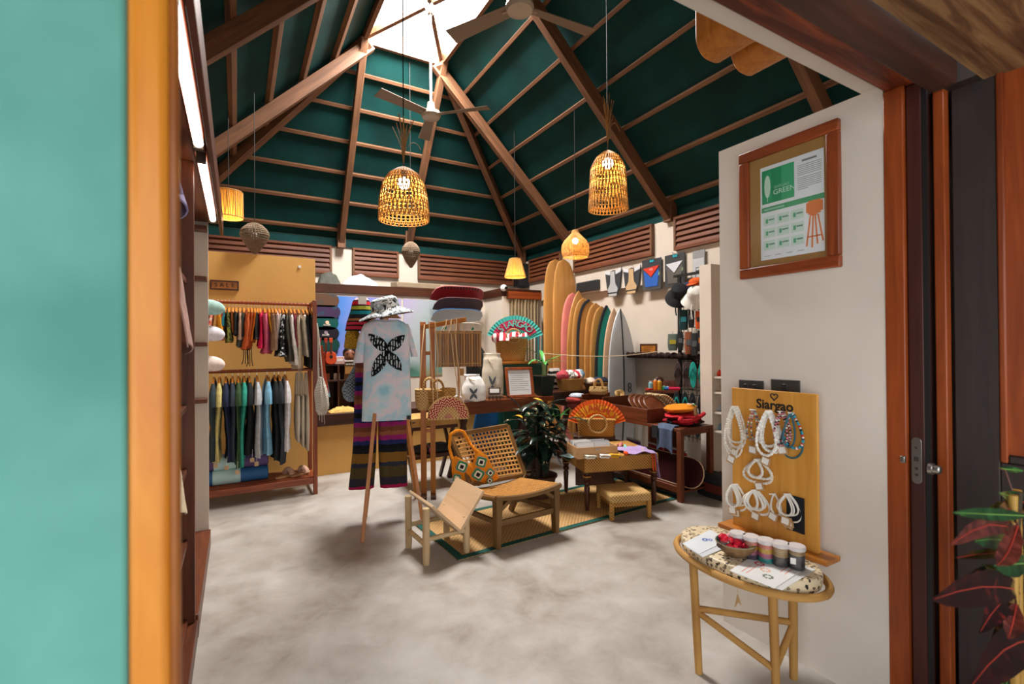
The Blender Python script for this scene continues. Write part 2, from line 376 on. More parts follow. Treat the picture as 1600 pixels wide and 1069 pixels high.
# ---- ceiling: hipped roof with a flat skylight on top
ceil = M()
def rp(x, y, z): return V((x, y, z))
YF = .62
E_ = [rp(XR, YB, ZE), rp(XR, YF, ZE), rp(XC, YF, ZS), rp(XC, YC1, ZS), rp(XS, YC1, ZS), rp(XS, YF, ZS), rp(XLE, YF, ZE), rp(XLE, YB, ZE)]
def slab(m, pts, t=.03, up=1):
    n = (pts[1]-pts[0]).cross(pts[2]-pts[0]).normalized()
    if n.z*up < 0: n = -n
    k = len(pts); m.add([p for p in pts]+[p+n*t for p in pts], [tuple(range(k)), tuple(range(k, 2*k))[::-1]]+[(i, (i+1) % k, k+(i+1) % k, k+i) for i in range(k)])
slab(ceil, [E_[0], E_[1], E_[2], E_[3]]); slab(ceil, [E_[0], E_[3], E_[4], E_[7]]); slab(ceil, [E_[7], E_[4], E_[5], E_[6]])
slab(ceil, [rp(XS, YF, ZS), rp(XC, YF, ZS), rp(XC, YC0, ZS), rp(XS, YC0, ZS)])
ceiling = ceil.obj('ceiling', 'green_roof', kind='structure', smooth=False)
def under(a, b, c):                                # inward normal of a roof plane
    n = (b-a).cross(c-a).normalized(); return n if n.z < 0 else -n
nR, nB, nL = under(E_[0], E_[1], E_[2]), under(E_[0], E_[3], E_[4]), under(E_[7], E_[4], E_[5])
def rbar(name, p, q, w_, h_, n, off, mat='rafter'):
    d = (q-p); L = d.length; m = Mx.Translation(p+n*off) @ frame((0,0,0), d, n.cross(d)).to_4x4()
    o = M().box(0, L, -w_/2, w_/2, -h_/2, h_/2).obj(name, mat, ceiling, bev=.004)
    o.matrix_local = wm(ceiling).inverted() @ m
    return o
NP = 6.35
for k in range(1, 7):
    t = k/NP; zz = ZS+(ZE-ZS)*t
    rbar('purlin', rp(XC+(XR-XC)*t, YF+.1, zz), rp(XC+(XR-XC)*t, YC1+(YB-YC1)*t, zz), .045, .06, nR, .03)
    rbar('purlin', rp(XS+(XLE-XS)*t, YC1+(YB-YC1)*t, zz), rp(XC+(XR-XC)*t, YC1+(YB-YC1)*t, zz), .045, .06, nB, .03)
    rbar('purlin', rp(XS+(XLE-XS)*t, YF+.1, zz), rp(XS+(XLE-XS)*t, YC1+(YB-YC1)*t, zz), .06, .06, nL, .03)
for y in (YC1, YC0, YC2):
    rbar('rafter', rp(XC, y, ZS), rp(XR, y, ZE), .085, .15, nR, .135)
    rbar('rafter', rp(XS, y, ZS), rp(XLE, y, ZE), .085, .15, nL, .135)
rbar('rafter', rp(XC, YC1, ZS), rp(XC, YB, ZE), .085, .12, nB, .12)
rbar('rafter', rp(XS, YC1, ZS), rp(XS, YB, ZE), .085, .12, nB, .12)
rbar('hip_rafter', rp(XC, YC1, ZS), rp(XR, YB, ZE), .09, .16, (nR+nB).normalized(), .11)
rbar('hip_rafter', rp(XS, YC1, ZS), rp(XLE, YB, ZE), .09, .16, (nL+nB).normalized(), .11)
for x, y in ((XC, YB-.09), (XS, YB-.09), (XR-.09, YC1), (XR-.09, YC0), (XR-.14, YB-.12)):
    M().box(x-.06, x+.06, y-.06, y+.06, ZE-.17, ZE+.28).obj('rafter_post', 'rafterz', ceiling, bev=.004, world=True)
# ---- skylight (a flat glazed opening with a diagonal cross)
sk = thing('window_7', None, None, (XC, YC1, ZS)); tag(sk, kind='structure')
m = M().box(XS-.02, XS+.03, YC0, YC1, ZS-.12, ZS+.14).obj('curb', 'raftery', sk, world=True)
M().box(XC-.03, XC+.02, YC0, YC1, ZS-.12, ZS+.14).obj('curb', 'raftery', sk, world=True)
M().box(XS+.03, XC-.03, YC1-.03, YC1+.02, ZS-.1, ZS+.14).obj('curb', 'rafter', sk, world=True)
M().box(XS+.03, XC-.03, YC0-.02, YC0+.03, ZS-.1, ZS+.14).obj('curb', 'rafter', sk, world=True)
M().bar((XS, YC1, ZS-.02), (XC, YC0, ZS-.02), .05, .08).obj('cross_bar', 'rafter', sk, world=True)
M().bar((XC, YC1, ZS-.02), (XS, YC0, ZS-.02), .05, .08).obj('cross_bar', 'rafter', sk, world=True)
M().box(XS, XC, YC0, YC1, ZS+.142, ZS+.147).obj('pane', 'glasspane', sk, world=True)
SKY.location = ((XS+XC)/2, (YC0+YC1)/2, ZS+.18); SKY.data.size = XC-XS-.06; SKY.data.size_y = YC1-YC0-.06
# ---- walls
M().box(XL-.12, XR+.12, YB, YB+.12, 0, ZE+.02).obj('wall_back', 'white_wall', kind='structure', smooth=False)
M().box(XR-.03, XR+.0, 1.2, YB-.03, B(1000, 357, XR-.081).z, ZE-.01).obj('trim_12', 'green_roof', kind='structure')
M().box(XL, XR-.03, YB-.03, YB, A(585, 391, YB-.001).z, ZE-.01).obj('trim_13', 'green_roof', kind='structure')
wr = M().box(XR, XR+.12, YF, YB, 0, ZE+.02); ZT = B(960, 452, XR-.08).z
wr.box(XR-.08, XR, 3.3, YB, ZT, B(1000, 357, XR-.081).z).obj('wall_right', 'white_wall', kind='structure', smooth=False)
M().box(XL-.12, XL, .98, YB, 0, ZE+.02).obj('wall_left', 'white_wall', kind='structure', smooth=False)
# near partition with the framed print, its end at the doorway
XN, YN0, YN1, ZN = 2.28, .935, 1.70, B(1240, 190, 2.28).z
M().box(XN, XN+.12, YN0, YN1, 0, ZN).obj('wall_entrance', 'white_wall_lit', kind='structure', smooth=False)
# front wall above and beside the doorway
YW = B(1346, 148, XN).y
m = M().box(-1.6, XR+.12, .90, YW, ZN+.0, ZS+.1)  # unseen gable part carried up to the roof to block outside light
m.box(XN+.12, XR+.12, .86, .975, 0, ZN)
m.obj('wall_front', 'lintel_white', kind='structure', smooth=False)
# teal outside wall on the left and its plaster return
XJ0, XJ1, YJ = A(197, 500, .78).x, A(266, 500, .78).x, .78
M().box(-2.2, XJ0, YJ+.005, .975, 0, 2.6).obj('wall_outside', 'teal_wall', kind='structure', bev=.006)
M().box(XJ0, XJ1, YJ, .89, 0, 2.6).obj('trim_1', 'orangez', kind='structure', bev=.012)
m = M().box(XJ1, XJ1+.004, YJ+.02, .87, 0, 2.6); m.cyl((XJ1+.003, YJ+.012, 0), (XJ1+.003, YJ+.012, 2.6), .007, n=12)
m.obj('trim_2', 'beadz', kind='structure', bev=.002)
# doorway head
M().box(-1.0, XN+.06, .775, .93, ZN-.03, ZN+.16).obj('trim_3', 'headx', kind='structure', bev=.006)
M().box(-1.0, XN+.02, .755, .775, ZN+.02, ZN+.2).obj('trim_4', '#8c7c68:.8', kind='structure')
ZPC = 2.47
M().box(-1.2, A(1497, 120, .67).x, .67, .75, 2.40, 2.6).obj('trim_5', 'beamdark', kind='structure', bev=.01)
# right jamb
M().box(XN-.004, XN+.10, .868, YN0, 0, ZN-.03).obj('trim_6', 'jambz', kind='structure', bev=.004)
# sliding leaf parked in its pocket
leaf = thing('door_1', None, None, (XN+.5, .84, 0)); tag(leaf, kind='structure')
M().box(XN+.015, XN+.9, .815, .866, .01, ZN-.035).obj('leaf', 'darkred', leaf, bev=.005, world=True)
pz = B(1433, 720, XN+.012).z; py = .842
m = M().prism(rrect(.032, .18, .0155, 6), .003, frame((XN+.014, py, pz), (0, -1, 0), (0, 0, 1)))
pl = m.obj('strike_plate', 'steel', leaf, world=True, bev=.0006)
for dz, a in ((.05, 0), (.006, 1), (-.03, 0), (-.055, 0)):
    mm = M()
    if a: mm.box(XN+.0095, XN+.0115, py-.008, py+.008, pz+dz-.009, pz+dz+.009)
    else: mm.cyl((XN+.0095, py, pz+dz), (XN+.0115, py, pz+dz), .0055, n=12)
    mm.obj('screw_hole' if not a else 'latch_hole', '#3a3530:.4', pl, world=True)
M().box(XN-.018, XN+.012, .87, .885, pz-.012, pz+.014).obj('latch_bolt', 'steel', leaf, world=True, bev=.002)
k = A(1452, 732, .79); m = M().lathe([(.0, 0), (.022, 0), (.022, .012), (.017, .014), (.017, .03), (.012, .034), (0, .034)], 20, cap=False)
m.xf(frame(k, (1, 0, 0), (0, 0, 1)) @ T((0, 0, 0))); m.obj('knob', 'steel', leaf, world=True)
# outside side wall: dark boarded panel door folded back against the porch
XD = 2.40
M().box(XN+.07, XN+.115, .765, .80, 0, ZN).obj('trim_7', 'jambz', kind='structure', bev=.004)
M().box(XN+.015, XN+.03, .80, .815, 0, ZN-.03).obj('gap_shade', 'black', kind='structure')  # black strip painting the shade of the gap beside the leaf
pd = thing('door_2', None, None, (XD, .5, 0)); tag(pd, kind='structure')
zt = B(1580, 92, XD).z; y1 = B(1560, 500, XD).y; zp = B(1580, 712, XD).z
M().box(XD, XD+.05, y1, .76, 0, zt).obj('stile', 'doordark', pd, world=True, bev=.004)
M().box(XD, XD+.05, -.6, y1, 0, zp-.03).obj('lower_panel', 'doordark', pd, world=True, bev=.004)
M().box(XD+.012, XD+.04, -.6, y1-.02, zp, zt-.03).obj('upper_panel', 'jambz', pd, world=True)
M().box(XD-.006, XD+.05, y1-.022, y1, zp-.03, zt).obj('moulding', 'mahogz', pd, world=True, bev=.006)
M().box(XD-.004, XD+.05, -.6, y1-.022, zp-.03, zp).obj('moulding', 'doordark', pd, world=True, bev=.006)
M().box(XD-.002, XD+.05, -.6, y1, zt-.03, zt).obj('moulding', 'jambz', pd, world=True, bev=.004)
# porch ceiling of plywood sheets
for i in range(4):
    y0 = .67-.42*(i+1)
    M().box(-2.2, 3.2, y0+.004, y0+.416, ZPC, ZPC+.012).obj('ceiling_porch' if i == 0 else 'ceiling_porch', 'ply', kind='structure', smooth=False)
M().box(XN+.06, 3.2, .67, .90, ZPC, ZN+.3).obj('trim_14', 'doordark', kind='structure')
M().box(XD+.05, 3.2, -1.2, .76, 0, ZN+.16).obj('wall_porch', 'doordark', kind='structure', smooth=False)
# light switches on the entrance wall
for a, b, w_ in ((1156, 1194, 2), (1206, 1251, 1)):
    p, q = B(a, 600, XN), B(b, 612, XN); zc = B((a+b)/2, 605, XN).z
    t = thing('light_switch', 'dark %s switch plate on entrance wall, %s of the two above the necklace board' % (('two-gang', 'left') if w_ == 2 else ('single', 'right')), 'switch', (XN, (p.y+q.y)/2, zc-.03), group='wall switch plates')
    M().box(-.008, 0, -abs(p.y-q.y)/2, abs(p.y-q.y)/2, -.01, .065).obj('plate', '#3b3733:.5', t, bev=.002)
    for j in range(w_):
        c = (j-(w_-1)/2)*.05
        M().box(-.012, -.008, c-.012, c+.012, .012, .045).obj('rocker', '#2b2826:.4', t, bev=.002)
# ---- louvred vents (wall top)
NW = [0]
def louvers(axis, p0, p1, z0, z1, at, n, step=0):
    """axis 'y': on a wall facing -Y spanning x p0..p1 ; 'x': on a wall facing -X spanning y p0..p1"""
    NW[0] += 1
    loc = ((p0+p1)/2, at, z0) if axis == 'y' else (at, (p0+p1)/2, z0)
    t = thing('window_%d' % NW[0], None, None, loc); tag(t, kind='structure')
    L = abs(p1-p0)/2; h = z1-z0; mt = 'louver' if axis == 'y' else 'louvery'
    def bx(u0, u1, d0, d1, a, b): return M().box(u0, u1, d0, d1, a, b) if axis == 'y' else M().box(d0, d1, u0, u1, a, b)
    bx(-L, L, -.005, .0, 0, h).obj('backing', 'dark_in', t)  # near-black sheet paints the shade behind the slats
    for a, b in ((0, .035), (h-.035, h)): bx(-L, L, -.055, -.005, a, b).obj('frame_rail', mt, t, bev=.003)
    for a in (-L, L-.035): bx(a, a+.035, -.055, -.005, .035, h-.035).obj('frame_stile', 'rafterz', t, bev=.003)
    me = None
    for i in range(n):
        z = .035+(h-.07)*(i+.5)/n; k = (h-.07)/n*.52
        if me is None:
            mm = M(); l = L-.036
            if axis == 'y': mm.hexa([(-l,-.05,-k),(l,-.05,-k),(l,-.012,k-.014),(-l,-.012,k-.014),(-l,-.05,-k+.016),(l,-.05,-k+.016),(l,-.012,k+.002),(-l,-.012,k+.002)])
            else: mm.hexa([(-.05,-l,-k),(-.05,l,-k),(-.012,l,k-.014),(-.012,-l,k-.014),(-.05,-l,-k+.016),(-.05,l,-k+.016),(-.012,l,k+.002),(-.012,-l,k+.002)])
            me = mm.obj('slat', mt, t); me.location = (0, 0, z)
        else:
            o = me.copy(); COL.objects.link(o); o.parent = t; o.location = (0, 0, z)
yb = YB-.001
zb1, zb0 = A(585, 391, yb).z, A(585, 433, yb).z
for a, b in ((300, 518), (550, 622), (652, 801)): louvers('y', A(a, 400, yb).x, A(b, 400, yb).x, zb0, zb1, yb, 5)
xr = XR-.081
zr1, zr0 = B(1000, 357, xr).z, B(1000, 405, xr).z
for a, b in ((829, 879), (899, 1023), (1057, 1180)): louvers('x', B(b, 400, xr).y, B(a, 400, xr).y, zr0, zr1, xr, 5)
# ---- yellow partition and low counter front
YY = 5.9; XY = A(493, 500, YY).x; ZY = A(493, 405, YY).z
M().box(XL, XY, YY, YY+.12, 0, ZY).obj('wall_yellow', 'yellow_wall', kind='structure', smooth=False)
M().cyl(A(468, 417, YY)+V((0, -.012, 0)), A(468, 417, YY), .016).obj('smoke_detector', 'white', label='small round white sensor on the yellow wall above the rail', cat='sensor')
zc1, zc0 = A(530, 646, YY).z, A(530, 664, YY).z; XCE = A(800, 640, YY).x
M().box(XY, XCE, YY+.03, YY+.6, 0, zc0).obj('wall_counter', 'yellow_wall', kind='structure', smooth=False)
M().box(XY, XCE, YY-.02, YY+.66, zc0, zc1).obj('trim_9', 'dkwood', kind='structure', bev=.006)
# ---- poster alcove wall with ledge, and the pier with the curtain
YP, YQ = 7.5, 6.85
ZL1, ZL0 = A(640, 450, YP).z, A(640, 463, YP).z
XP = A(757, 470, YP).x; XQ = A(846, 470, YQ).x
M().box(XL, XP, YP, YB, 0, ZL0).obj('wall_alcove', 'white_wall', kind='structure', smooth=False)
M().box(XP, XQ, YQ, YB, 0, ZL0).obj('wall_pier', 'white_wall', kind='structure', smooth=False)
M().box(XL, XP-.03, YP-.03, YB-.06, ZL0, ZL1).obj('trim_10', 'dkwood', kind='structure', bev=.004)
M().box(XP-.03, XQ, YQ-.0, YB-.06, ZL0, ZL1).obj('trim_11', 'dkwood', kind='structure', bev=.004)
# ============================================================ lamps and fans
def point(name, loc, power, col, r=.05):
    l = bpy.data.lights.new(name, 'POINT'); l.energy = power; l.color = col; l.shadow_soft_size = r
    o = bpy.data.objects.new(name, l); COL.objects.link(o); o.location = loc; return o
WARM = (1, .72, .38)
def netshade(prof, n, r, mat, t, name='shade', tw=.0, rings=1.0):
    """open lattice of twisted ribs and hoops following a profile of (radius, z)"""
    m = M()
    for k in range(n):
        for s_ in ((1, -1) if tw else (1,)):
            pts = []
            for i, (R_, z) in enumerate(prof):
                a = 2*PI*k/n+s_*tw*i/len(prof); pts.append((R_*math.cos(a), R_*math.sin(a), z))
            m.tube(pts, r, 4)
    for i, (R_, z) in enumerate(prof):
        if R_ > .012: m.tube(arc((0, 0, z), R_, 0, 2*PI, 28, (1, 0, 0), (0, 1, 0))[:-1], r*rings, 4, True)
    return m.obj(name, mat, t, kind='stuff')
def interp(prof, n):
    out = []
    for i in range(n+1):
        u = i/n*(len(prof)-1); k = min(int(u), len(prof)-2); f = u-k
        out.append((prof[k][0]*(1-f)+prof[k+1][0]*f, prof[k][1]*(1-f)+prof[k+1][1]*f))
    return out
def CT(px, py, dep):                      # underside of the roof above a lamp
    c = CAM+ray(px, py)*dep; t = []
    t.append(ZE+(XR-c.x)*(ZS-ZE)/(XR-XC)); t.append(ZE+(YB-c.y)*(ZS-ZE)/(YB-YC1)); t.append(ZE+(c.x-XLE)*(ZS-ZE)/(XS-XLE)); t.append(ZS)
    return min(t)-.01
def pendant(px, ytop, ybot, dep, width_px, label, kind, cable_top, lit=True, power=0):
    s_ = dep/FPX; d = ray(px, (ytop+ybot)/2); c = CAM+d*dep
    H_ = (ybot-ytop)*s_; R_ = width_px*s_/2
    t = thing('pendant_lamp', label, 'lamp', (c.x, c.y, c.z-H_/2), group='pendant lamps')
    M().cyl((0, 0, H_*.95), (0, 0, cable_top-(c.z-H_/2)), .004, n=6).obj('cable', 'cable', t)
    if kind == 'dome': prof = [(1, 0), (1.0, .12), (.98, .3), (.93, .5), (.82, .7), (.6, .86), (.3, .96), (.1, 1)]
    elif kind == 'bucket': prof = [(1, 0), (.97, .15), (.93, .35), (.9, .55), (.86, .72), (.6, .88), (.3, .96), (.08, 1)]
    elif kind == 'pear': prof = [(.9, 0), (.98, .12), (1, .3), (.97, .45), (.8, .6), (.5, .76), (.28, .88), (.2, 1)]
    elif kind == 'cone': prof = [(1, 0), (.85, .3), (.7, .6), (.53, 1)]
    elif kind == 'drum': prof = [(1, 0), (1, .3), (.99, .7), (.97, 1)]
    else: prof = [(.12, 0), (.5, .2), (.85, .45), (1, .62), (.92, .78), (.55, .95), (.3, 1)]
    prof = [(a*R_, b*H_) for a, b in prof]
    if kind in ('dome', 'bucket'):
        netshade(interp(prof, 18), 34, .0042, 'lampstraw', t, tw=.55, rings=.8)
        m = M(); rnd = random.Random(px)
        for k in range(16):
            a = rnd.random()*2*PI; l = H_*(.55+.45*rnd.random()); sp = .02+.07*rnd.random()
            m.tube(bez([(0, 0, H_*.96), (0, 0, H_+l*.5), (math.cos(a)*sp*.5, math.sin(a)*sp*.5, H_+l*.7), (math.cos(a)*sp, math.sin(a)*sp, H_+l)], 6), .003, 4)
        m.tube(bez([(0, 0, H_*1.25), (.05, 0, H_*1.6), (.11, 0, H_*1.55), (.14, 0, H_*1.4)], 6), .002, 4)
        m.obj('straw_tuft', 'straw', t)
    elif kind == 'pear':
        netshade(interp(prof, 26), 40, .0032, 'lampstraw', t, rings=1.1)
    elif kind in ('cone', 'drum'):
        m = M().lathe(prof, 40, cap=False); m.obj('shade', 'shadecloth', t)
        m = M()
        for k in range(44):
            a = 2*PI*k/44+random.uniform(-.05, .05); b = a+random.uniform(-.12, .12)
            m.tube([(prof[0][0]*1.01*math.cos(a), prof[0][0]*1.01*math.sin(a), 0), (prof[-1][0]*1.01*math.cos(b), prof[-1][0]*1.01*math.sin(b), H_)], .004, 4)
        for R2, z in (prof[0], prof[-1]): m.tube(arc((0, 0, z), R2, 0, 2*PI, 30, (1, 0, 0), (0, 1, 0))[:-1], .006, 5, True)
        m.obj('reed_wrap', 'lampstraw', t, kind='stuff')
    else:
        netshade(interp(prof, 14), 30, .0042, 'greywick', t, tw=.25, rings=1.2)
    hb = {'dome': .72, 'bucket': .8, 'pear': .62, 'cone': .4, 'drum': .35}.get(kind, .6)
    M().cyl((0, 0, H_*hb+.02), (0, 0, H_), .018, n=10).obj('socket', 'black', t)
    rb = .048 if kind in ('dome', 'bucket') else .038
    M().ball((0, 0, H_*hb-.005), rb, 14, 10).obj('bulb', 'bulb' if lit else '#d8d2c6:.3', t)
    if lit and power: point('lamp_glow', (c.x, c.y, c.z-H_/2+H_*hb-.11 if kind in ('cone', 'drum') else c.z-H_/2+H_*hb-rb-.03), power, WARM, .04)
    return t
DEF['shadecloth'] = lambda n: translucent(n, '#c58d3f')
def translucent(name, c):
    m = bpy.data.materials.new(name); m.use_nodes = True; nt = m.node_tree; nt.nodes.remove(nt.nodes['Principled BSDF'])
    a = nd(nt, 'ShaderNodeBsdfDiffuse'); a.inputs[0].default_value = lin(c); b = nd(nt, 'ShaderNodeBsdfTranslucent'); b.inputs[0].default_value = lin(c)
    x = nd(nt, 'ShaderNodeMixShader'); x.inputs[0].default_value = .55; nt.links.new(a.outputs[0], x.inputs[1]); nt.links.new(b.outputs[0], x.inputs[2])
    nt.links.new(x.outputs[0], nt.nodes['Material Output'].inputs[0]); return m
pendant(631, 262, 345, 3.7, 77, 'large dome pendant of open straw netting with a straw tuft, left of the fan rod', 'dome', ZS-.05, True, 9)
pendant(950, 236, 328, 4.2, 61, 'tall bucket-shaped straw net pendant with tuft, lit, right of the surfboards', 'bucket', CT(950, 282, 4.2), True, 9)
pendant(899, 360, 402, 5.9, 43, 'small lit pear-shaped wicker pendant hanging in front of the wooden longboards', 'pear', CT(899, 380, 5.9), True, 7)
pendant(805, 405, 433, 6.9, 33, 'small lit cone-shaped reed lampshade hanging by the back corner', 'cone', CT(805, 420, 6.9), True, 5)
pendant(357, 300, 340, 5.2, 40, 'lit drum-shaped reed lampshade half hidden by the left shelf', 'drum', CT(357, 320, 5.2), True, 6)
pendant(398, 350, 396, 5.2, 41, 'unlit brown wicker egg-shaped pendant above the yellow wall', 'egg', CT(398, 372, 5.2), False)
pendant(642, 379, 418, 6.6, 28, 'unlit grey wicker egg-shaped pendant in front of the back wall pillar', 'egg', CT(642, 400, 6.6), False)
def fan(c, top, label, a0):
    t = thing('ceiling_fan', label, 'fan', c, group='ceiling fans')
    M().cyl((0, 0, .04), (0, 0, top-c[2]), .014, n=10).obj('rod', 'white', t)
    M().lathe([(0, top-c[2]-.1), (.03, top-c[2]-.1), (.06, top-c[2]-.03), (.06, top-c[2])], 20).obj('ceiling_cap', 'steel', t)
    M().lathe([(.025, .15), (.04, .14), (.05, .05), (.105, .03), (.115, -.01), (.1, -.04), (.05, -.055), (0, -.055)], 24, cap=False).obj('motor', '#a89a8a:.35', t)
    for k in range(3):
        a = a0+k*2*PI/3
        m = M().sheet(lambda u, v: V((.1+.6*u, (v-.5)*(.1+.05*u), (v-.5)*.03)), 6, 2, .006)
        m.xf(T(rz=a)); m.obj('blade', '#7c6a58:.5', t)
        mm = M().bar((.06, 0, 0), (.16, 0, 0), .04, .012); mm.xf(T(rz=a)); mm.obj('blade_arm', '#8b7c6a:.4', t)
XM = (XS+XC)/2
f1 = A(676, 180, (YC0+YC1)/2); fan((XM, (YC0+YC1)/2, f1.z), ZS-.06, 'ceiling fan hanging on a long white rod under the skylight centre', math.radians(197))
f2 = G(812, 10, f1.z); fan((f2.x, f2.y, f2.z), ZS, 'nearest ceiling fan, cut by the top edge of the photo', math.radians(118))
# ============================================================ left shelving with strip lights
XF = -.19
t = thing('shelf_unit', 'tall reddish-brown wooden shelf unit just inside the doorway on the left', 'shelf', (XF-.2, 2.1, 0))
M().box(XF-.42, XF, 2.93, 2.96, .1, 2.45).obj('side_panel', 'shelfz', t, world=True, bev=.003)
M().box(XF-.42, XF, 1.2, 1.23, .1, 2.45).obj('side_panel', 'shelfz', t, world=True, bev=.003)
M().box(XF-.44, XF-.42, 1.2, 2.96, .1, 2.45).obj('back_panel', 'shelfz', t, world=True)
M().box(XF-.42, XF+.01, 1.2, 2.96, 0, .1).obj('plinth', 'shelfy', t, world=True, bev=.003)
ZSH = [.1, .5, .86, 1.18, 1.5, 1.82, 2.18]
for z in ZSH: M().box(XF-.42, XF-.03, 1.23, 2.93, z, z+.028).obj('shelf_board', 'shelfy', t, world=True, bev=.003)
t = thing('shelf_unit', 'white backed shelf unit with brown boards at the end of the left wall', 'shelf', (XF-.2, 3.6, 0))
M().box(XF-.42, XF, 4.31, 4.34, 0, 2.45).obj('side_panel', 'white_wall', t, world=True)
M().box(XF-.44, XF-.42, 2.98, 4.34, 0, 2.45).obj('back_panel', 'white_wall', t, world=True)
M().box(XF-.36, XF+.012, 2.97, 4.31, 0, .12).obj('plinth', 'shelfy', t, world=True, bev=.003)
for py in (358, 436, 538, 626):
    z = A(320, py, 4.25).z; M().box(XF-.42, XF-.004, 4.2, 4.31, z-.016, z+.016).obj('shelf_board', 'shelfy', t, world=True, bev=.003)
t = thing('shelf_canopy', 'long brown wooden canopy over the left shelves carrying the strip lights', 'canopy', (XF-.2, 2.77, 2.45))
M().box(XF-.44, XF+.1, 1.2, 4.34, 2.45, 2.5).obj('canopy_board', 'shelfy', t, world=True, bev=.004)
M().box(XF+.08, XF+.1, 1.2, 4.34, 2.36, 2.45).obj('valance', 'shelfy', t, world=True, bev=.003)
for y0, y1, nm in ((1.45, 2.55, 'nearer'), (2.68, 4.0, 'farther')):
    t = thing('strip_light', 'long white fluorescent strip light under the left shelf canopy, the %s one' % nm, 'light', (XF+.045, (y0+y1)/2, 2.374), group='fluorescent strip lights')
    M().box(-.028, .022, -(y1-y0)/2, (y1-y0)/2, .05, .074).obj('batten', 'mahogy', t, bev=.003)
    M().cyl((0, -(y1-y0)/2+.02, .025), (0, (y1-y0)/2-.02, .025), .019, n=14).obj('tube', 'tubelight', t)
    for s_ in (-1, 1): M().box(-.02, .02, s_*((y1-y0)/2-.02)-.015, s_*((y1-y0)/2-.02)+.015, .0, .055).obj('end_holder', '#5a4a3c:.5', t, bev=.003)
# things on the left shelves
def folded(loc, sx, sy, n, cols, label, cat='clothes', group=None, rz=0, dz=.022):
    t = thing('folded_clothes', label, cat, loc, rz, group)
    for i in range(n):
        r_ = random.Random(i+int(loc[1]*100)); a = r_.uniform(-.012, .012)
        m = M().sheet(lambda u, v: V(((u-.5)*sx+a, (v-.5)*sy, i*dz+dz*.5+.004*mnoise.noise(V((u*4, v*4, i*3.3))))), 6, 6, dz*.92)
        m.obj('folded_piece', cols[i % len(cols)]+':.85:cloth', t, bev=.006)
    return t
folded((XF-.17, 2.66, ZSH[4]+.03), .3, .34, 4, ['#d9d4cc', '#cfc6b8', '#d9d4cc', '#8e8a80'], 'stack of white folded shirts on a left shelf, beside the brown panel', group='folded clothes on the left shelves')
folded((XF-.15, 2.2, ZSH[4]+.03), .28, .3, 3, ['#d98b52', '#cbb9a0', '#c77a3a'], 'stack of orange and beige folded shirts on a left shelf', group='folded clothes on the left shelves')
def drape(loc, w_, h_, col, label, dy=.0, rx=0):
    m = M().sheet(lambda u, v: V((.02*math.sin(u*9+v*2)+.05*v, (u-.5)*w_*(1-.25*v*abs(u-.2)), -h_*v+.03*math.sin(u*5)*v)), 12, 12, .006)
    m.xf(T(loc, rx=rx)); return m.obj('hanging_cloth', col+':.85:cloth', label=label, cat='clothes')
pB = B(292, 390, XF-.04)
drape((XF-.04, 2.35, 1.84), .34, .34, '#b58f84', 'dusty rose cloth hanging from a left shelf board near the door')
drape((XF-.03, 2.0, 2.19), .3, .2, '#8f86b0', 'lilac cloth hanging from the highest left shelf board')
drape((XF-.06, 2.3, 1.17), .4, .34, '#d9c7a8', 'cream cloth with slanted hem hanging from a low left shelf board')
drape((XF-.10, 2.6, 1.17), .34, .26, '#e0dcd6', 'white and black trimmed cloth hanging on the low left shelf behind the cream one')
# pale visors at the end of the white shelf (rounded pale shapes beside the hanging clothes)
for px, py, c, nm in ((331, 482, '#9fc4bb', 'pale green'), (331, 523, '#dcd6de', 'pale lilac'), (331, 570, '#e2cfc4', 'pale pink')):
    p = A(px-6, py, 4.42)
    m = M().ball((0, 0, 0), (.12, .07, .07), 20, 10); m.xf(T((p.x-.005, 4.408, p.z)))
    m.v = [V((q.x, q.y, max(q.z, p.z-.05))) for q in m.v]
    m.obj('cap', c+':.8:cloth', label='%s rounded cap hanging at the back end of the white shelf unit' % nm, cat='cap', group='caps at the end of the left shelf')
DEF['netknit'] = lambda n: weave(n, '#9d9587', '#d9d2c6', 90, .9, .9)
# ============================================================ soft goods helpers
def loft(rows, n=20, p=2.4, fold=0.0, fk=4, sd=0.0, m=None, cap=True):
    """rows of (z, xl, xr, half depth, y centre) -> closed cloth-like body"""
    m = m or M(); vs = []
    for j, r_ in enumerate(rows):
        z, xl, xr, d = r_[:4]; yc = r_[4] if len(r_) > 4 else 0; cx, a = (xl+xr)/2, (xr-xl)/2; g = j/max(1, len(rows)-1)
        for t in range(n):
            th = 2*PI*t/n; c, s_ = math.cos(th), math.sin(th)
            x = cx+a*math.copysign(abs(c)**(2/p), c); y = yc+d*math.copysign(abs(s_)**(2/p), s_)
            if fold: y += fold*(.3+.7*g)*math.sin(fk*(x-cx)/max(a, .01)*1.6+sd+g*1.2); x += fold*.4*math.sin(g*6+sd)
            vs.append((x, y, z))
    k = len(rows); fs = [(j*n+t, j*n+(t+1) % n, (j+1)*n+(t+1) % n, (j+1)*n+t) for j in range(k-1) for t in range(n)]
    if cap: fs += [tuple(range(n))[::-1], tuple(range((k-1)*n, k*n))]
    return m.add(vs, fs)
def rowi(keys, n):
    """smoothly resample loft rows"""
    out = []
    for i in range(n+1):
        u = i/n*(len(keys)-1); k = min(int(u), len(keys)-2); f = u-k; f = f*f*(3-2*f) if False else f
        out.append(tuple(a*(1-f)+b*f for a, b in zip(keys[k], keys[k+1])))
    return out
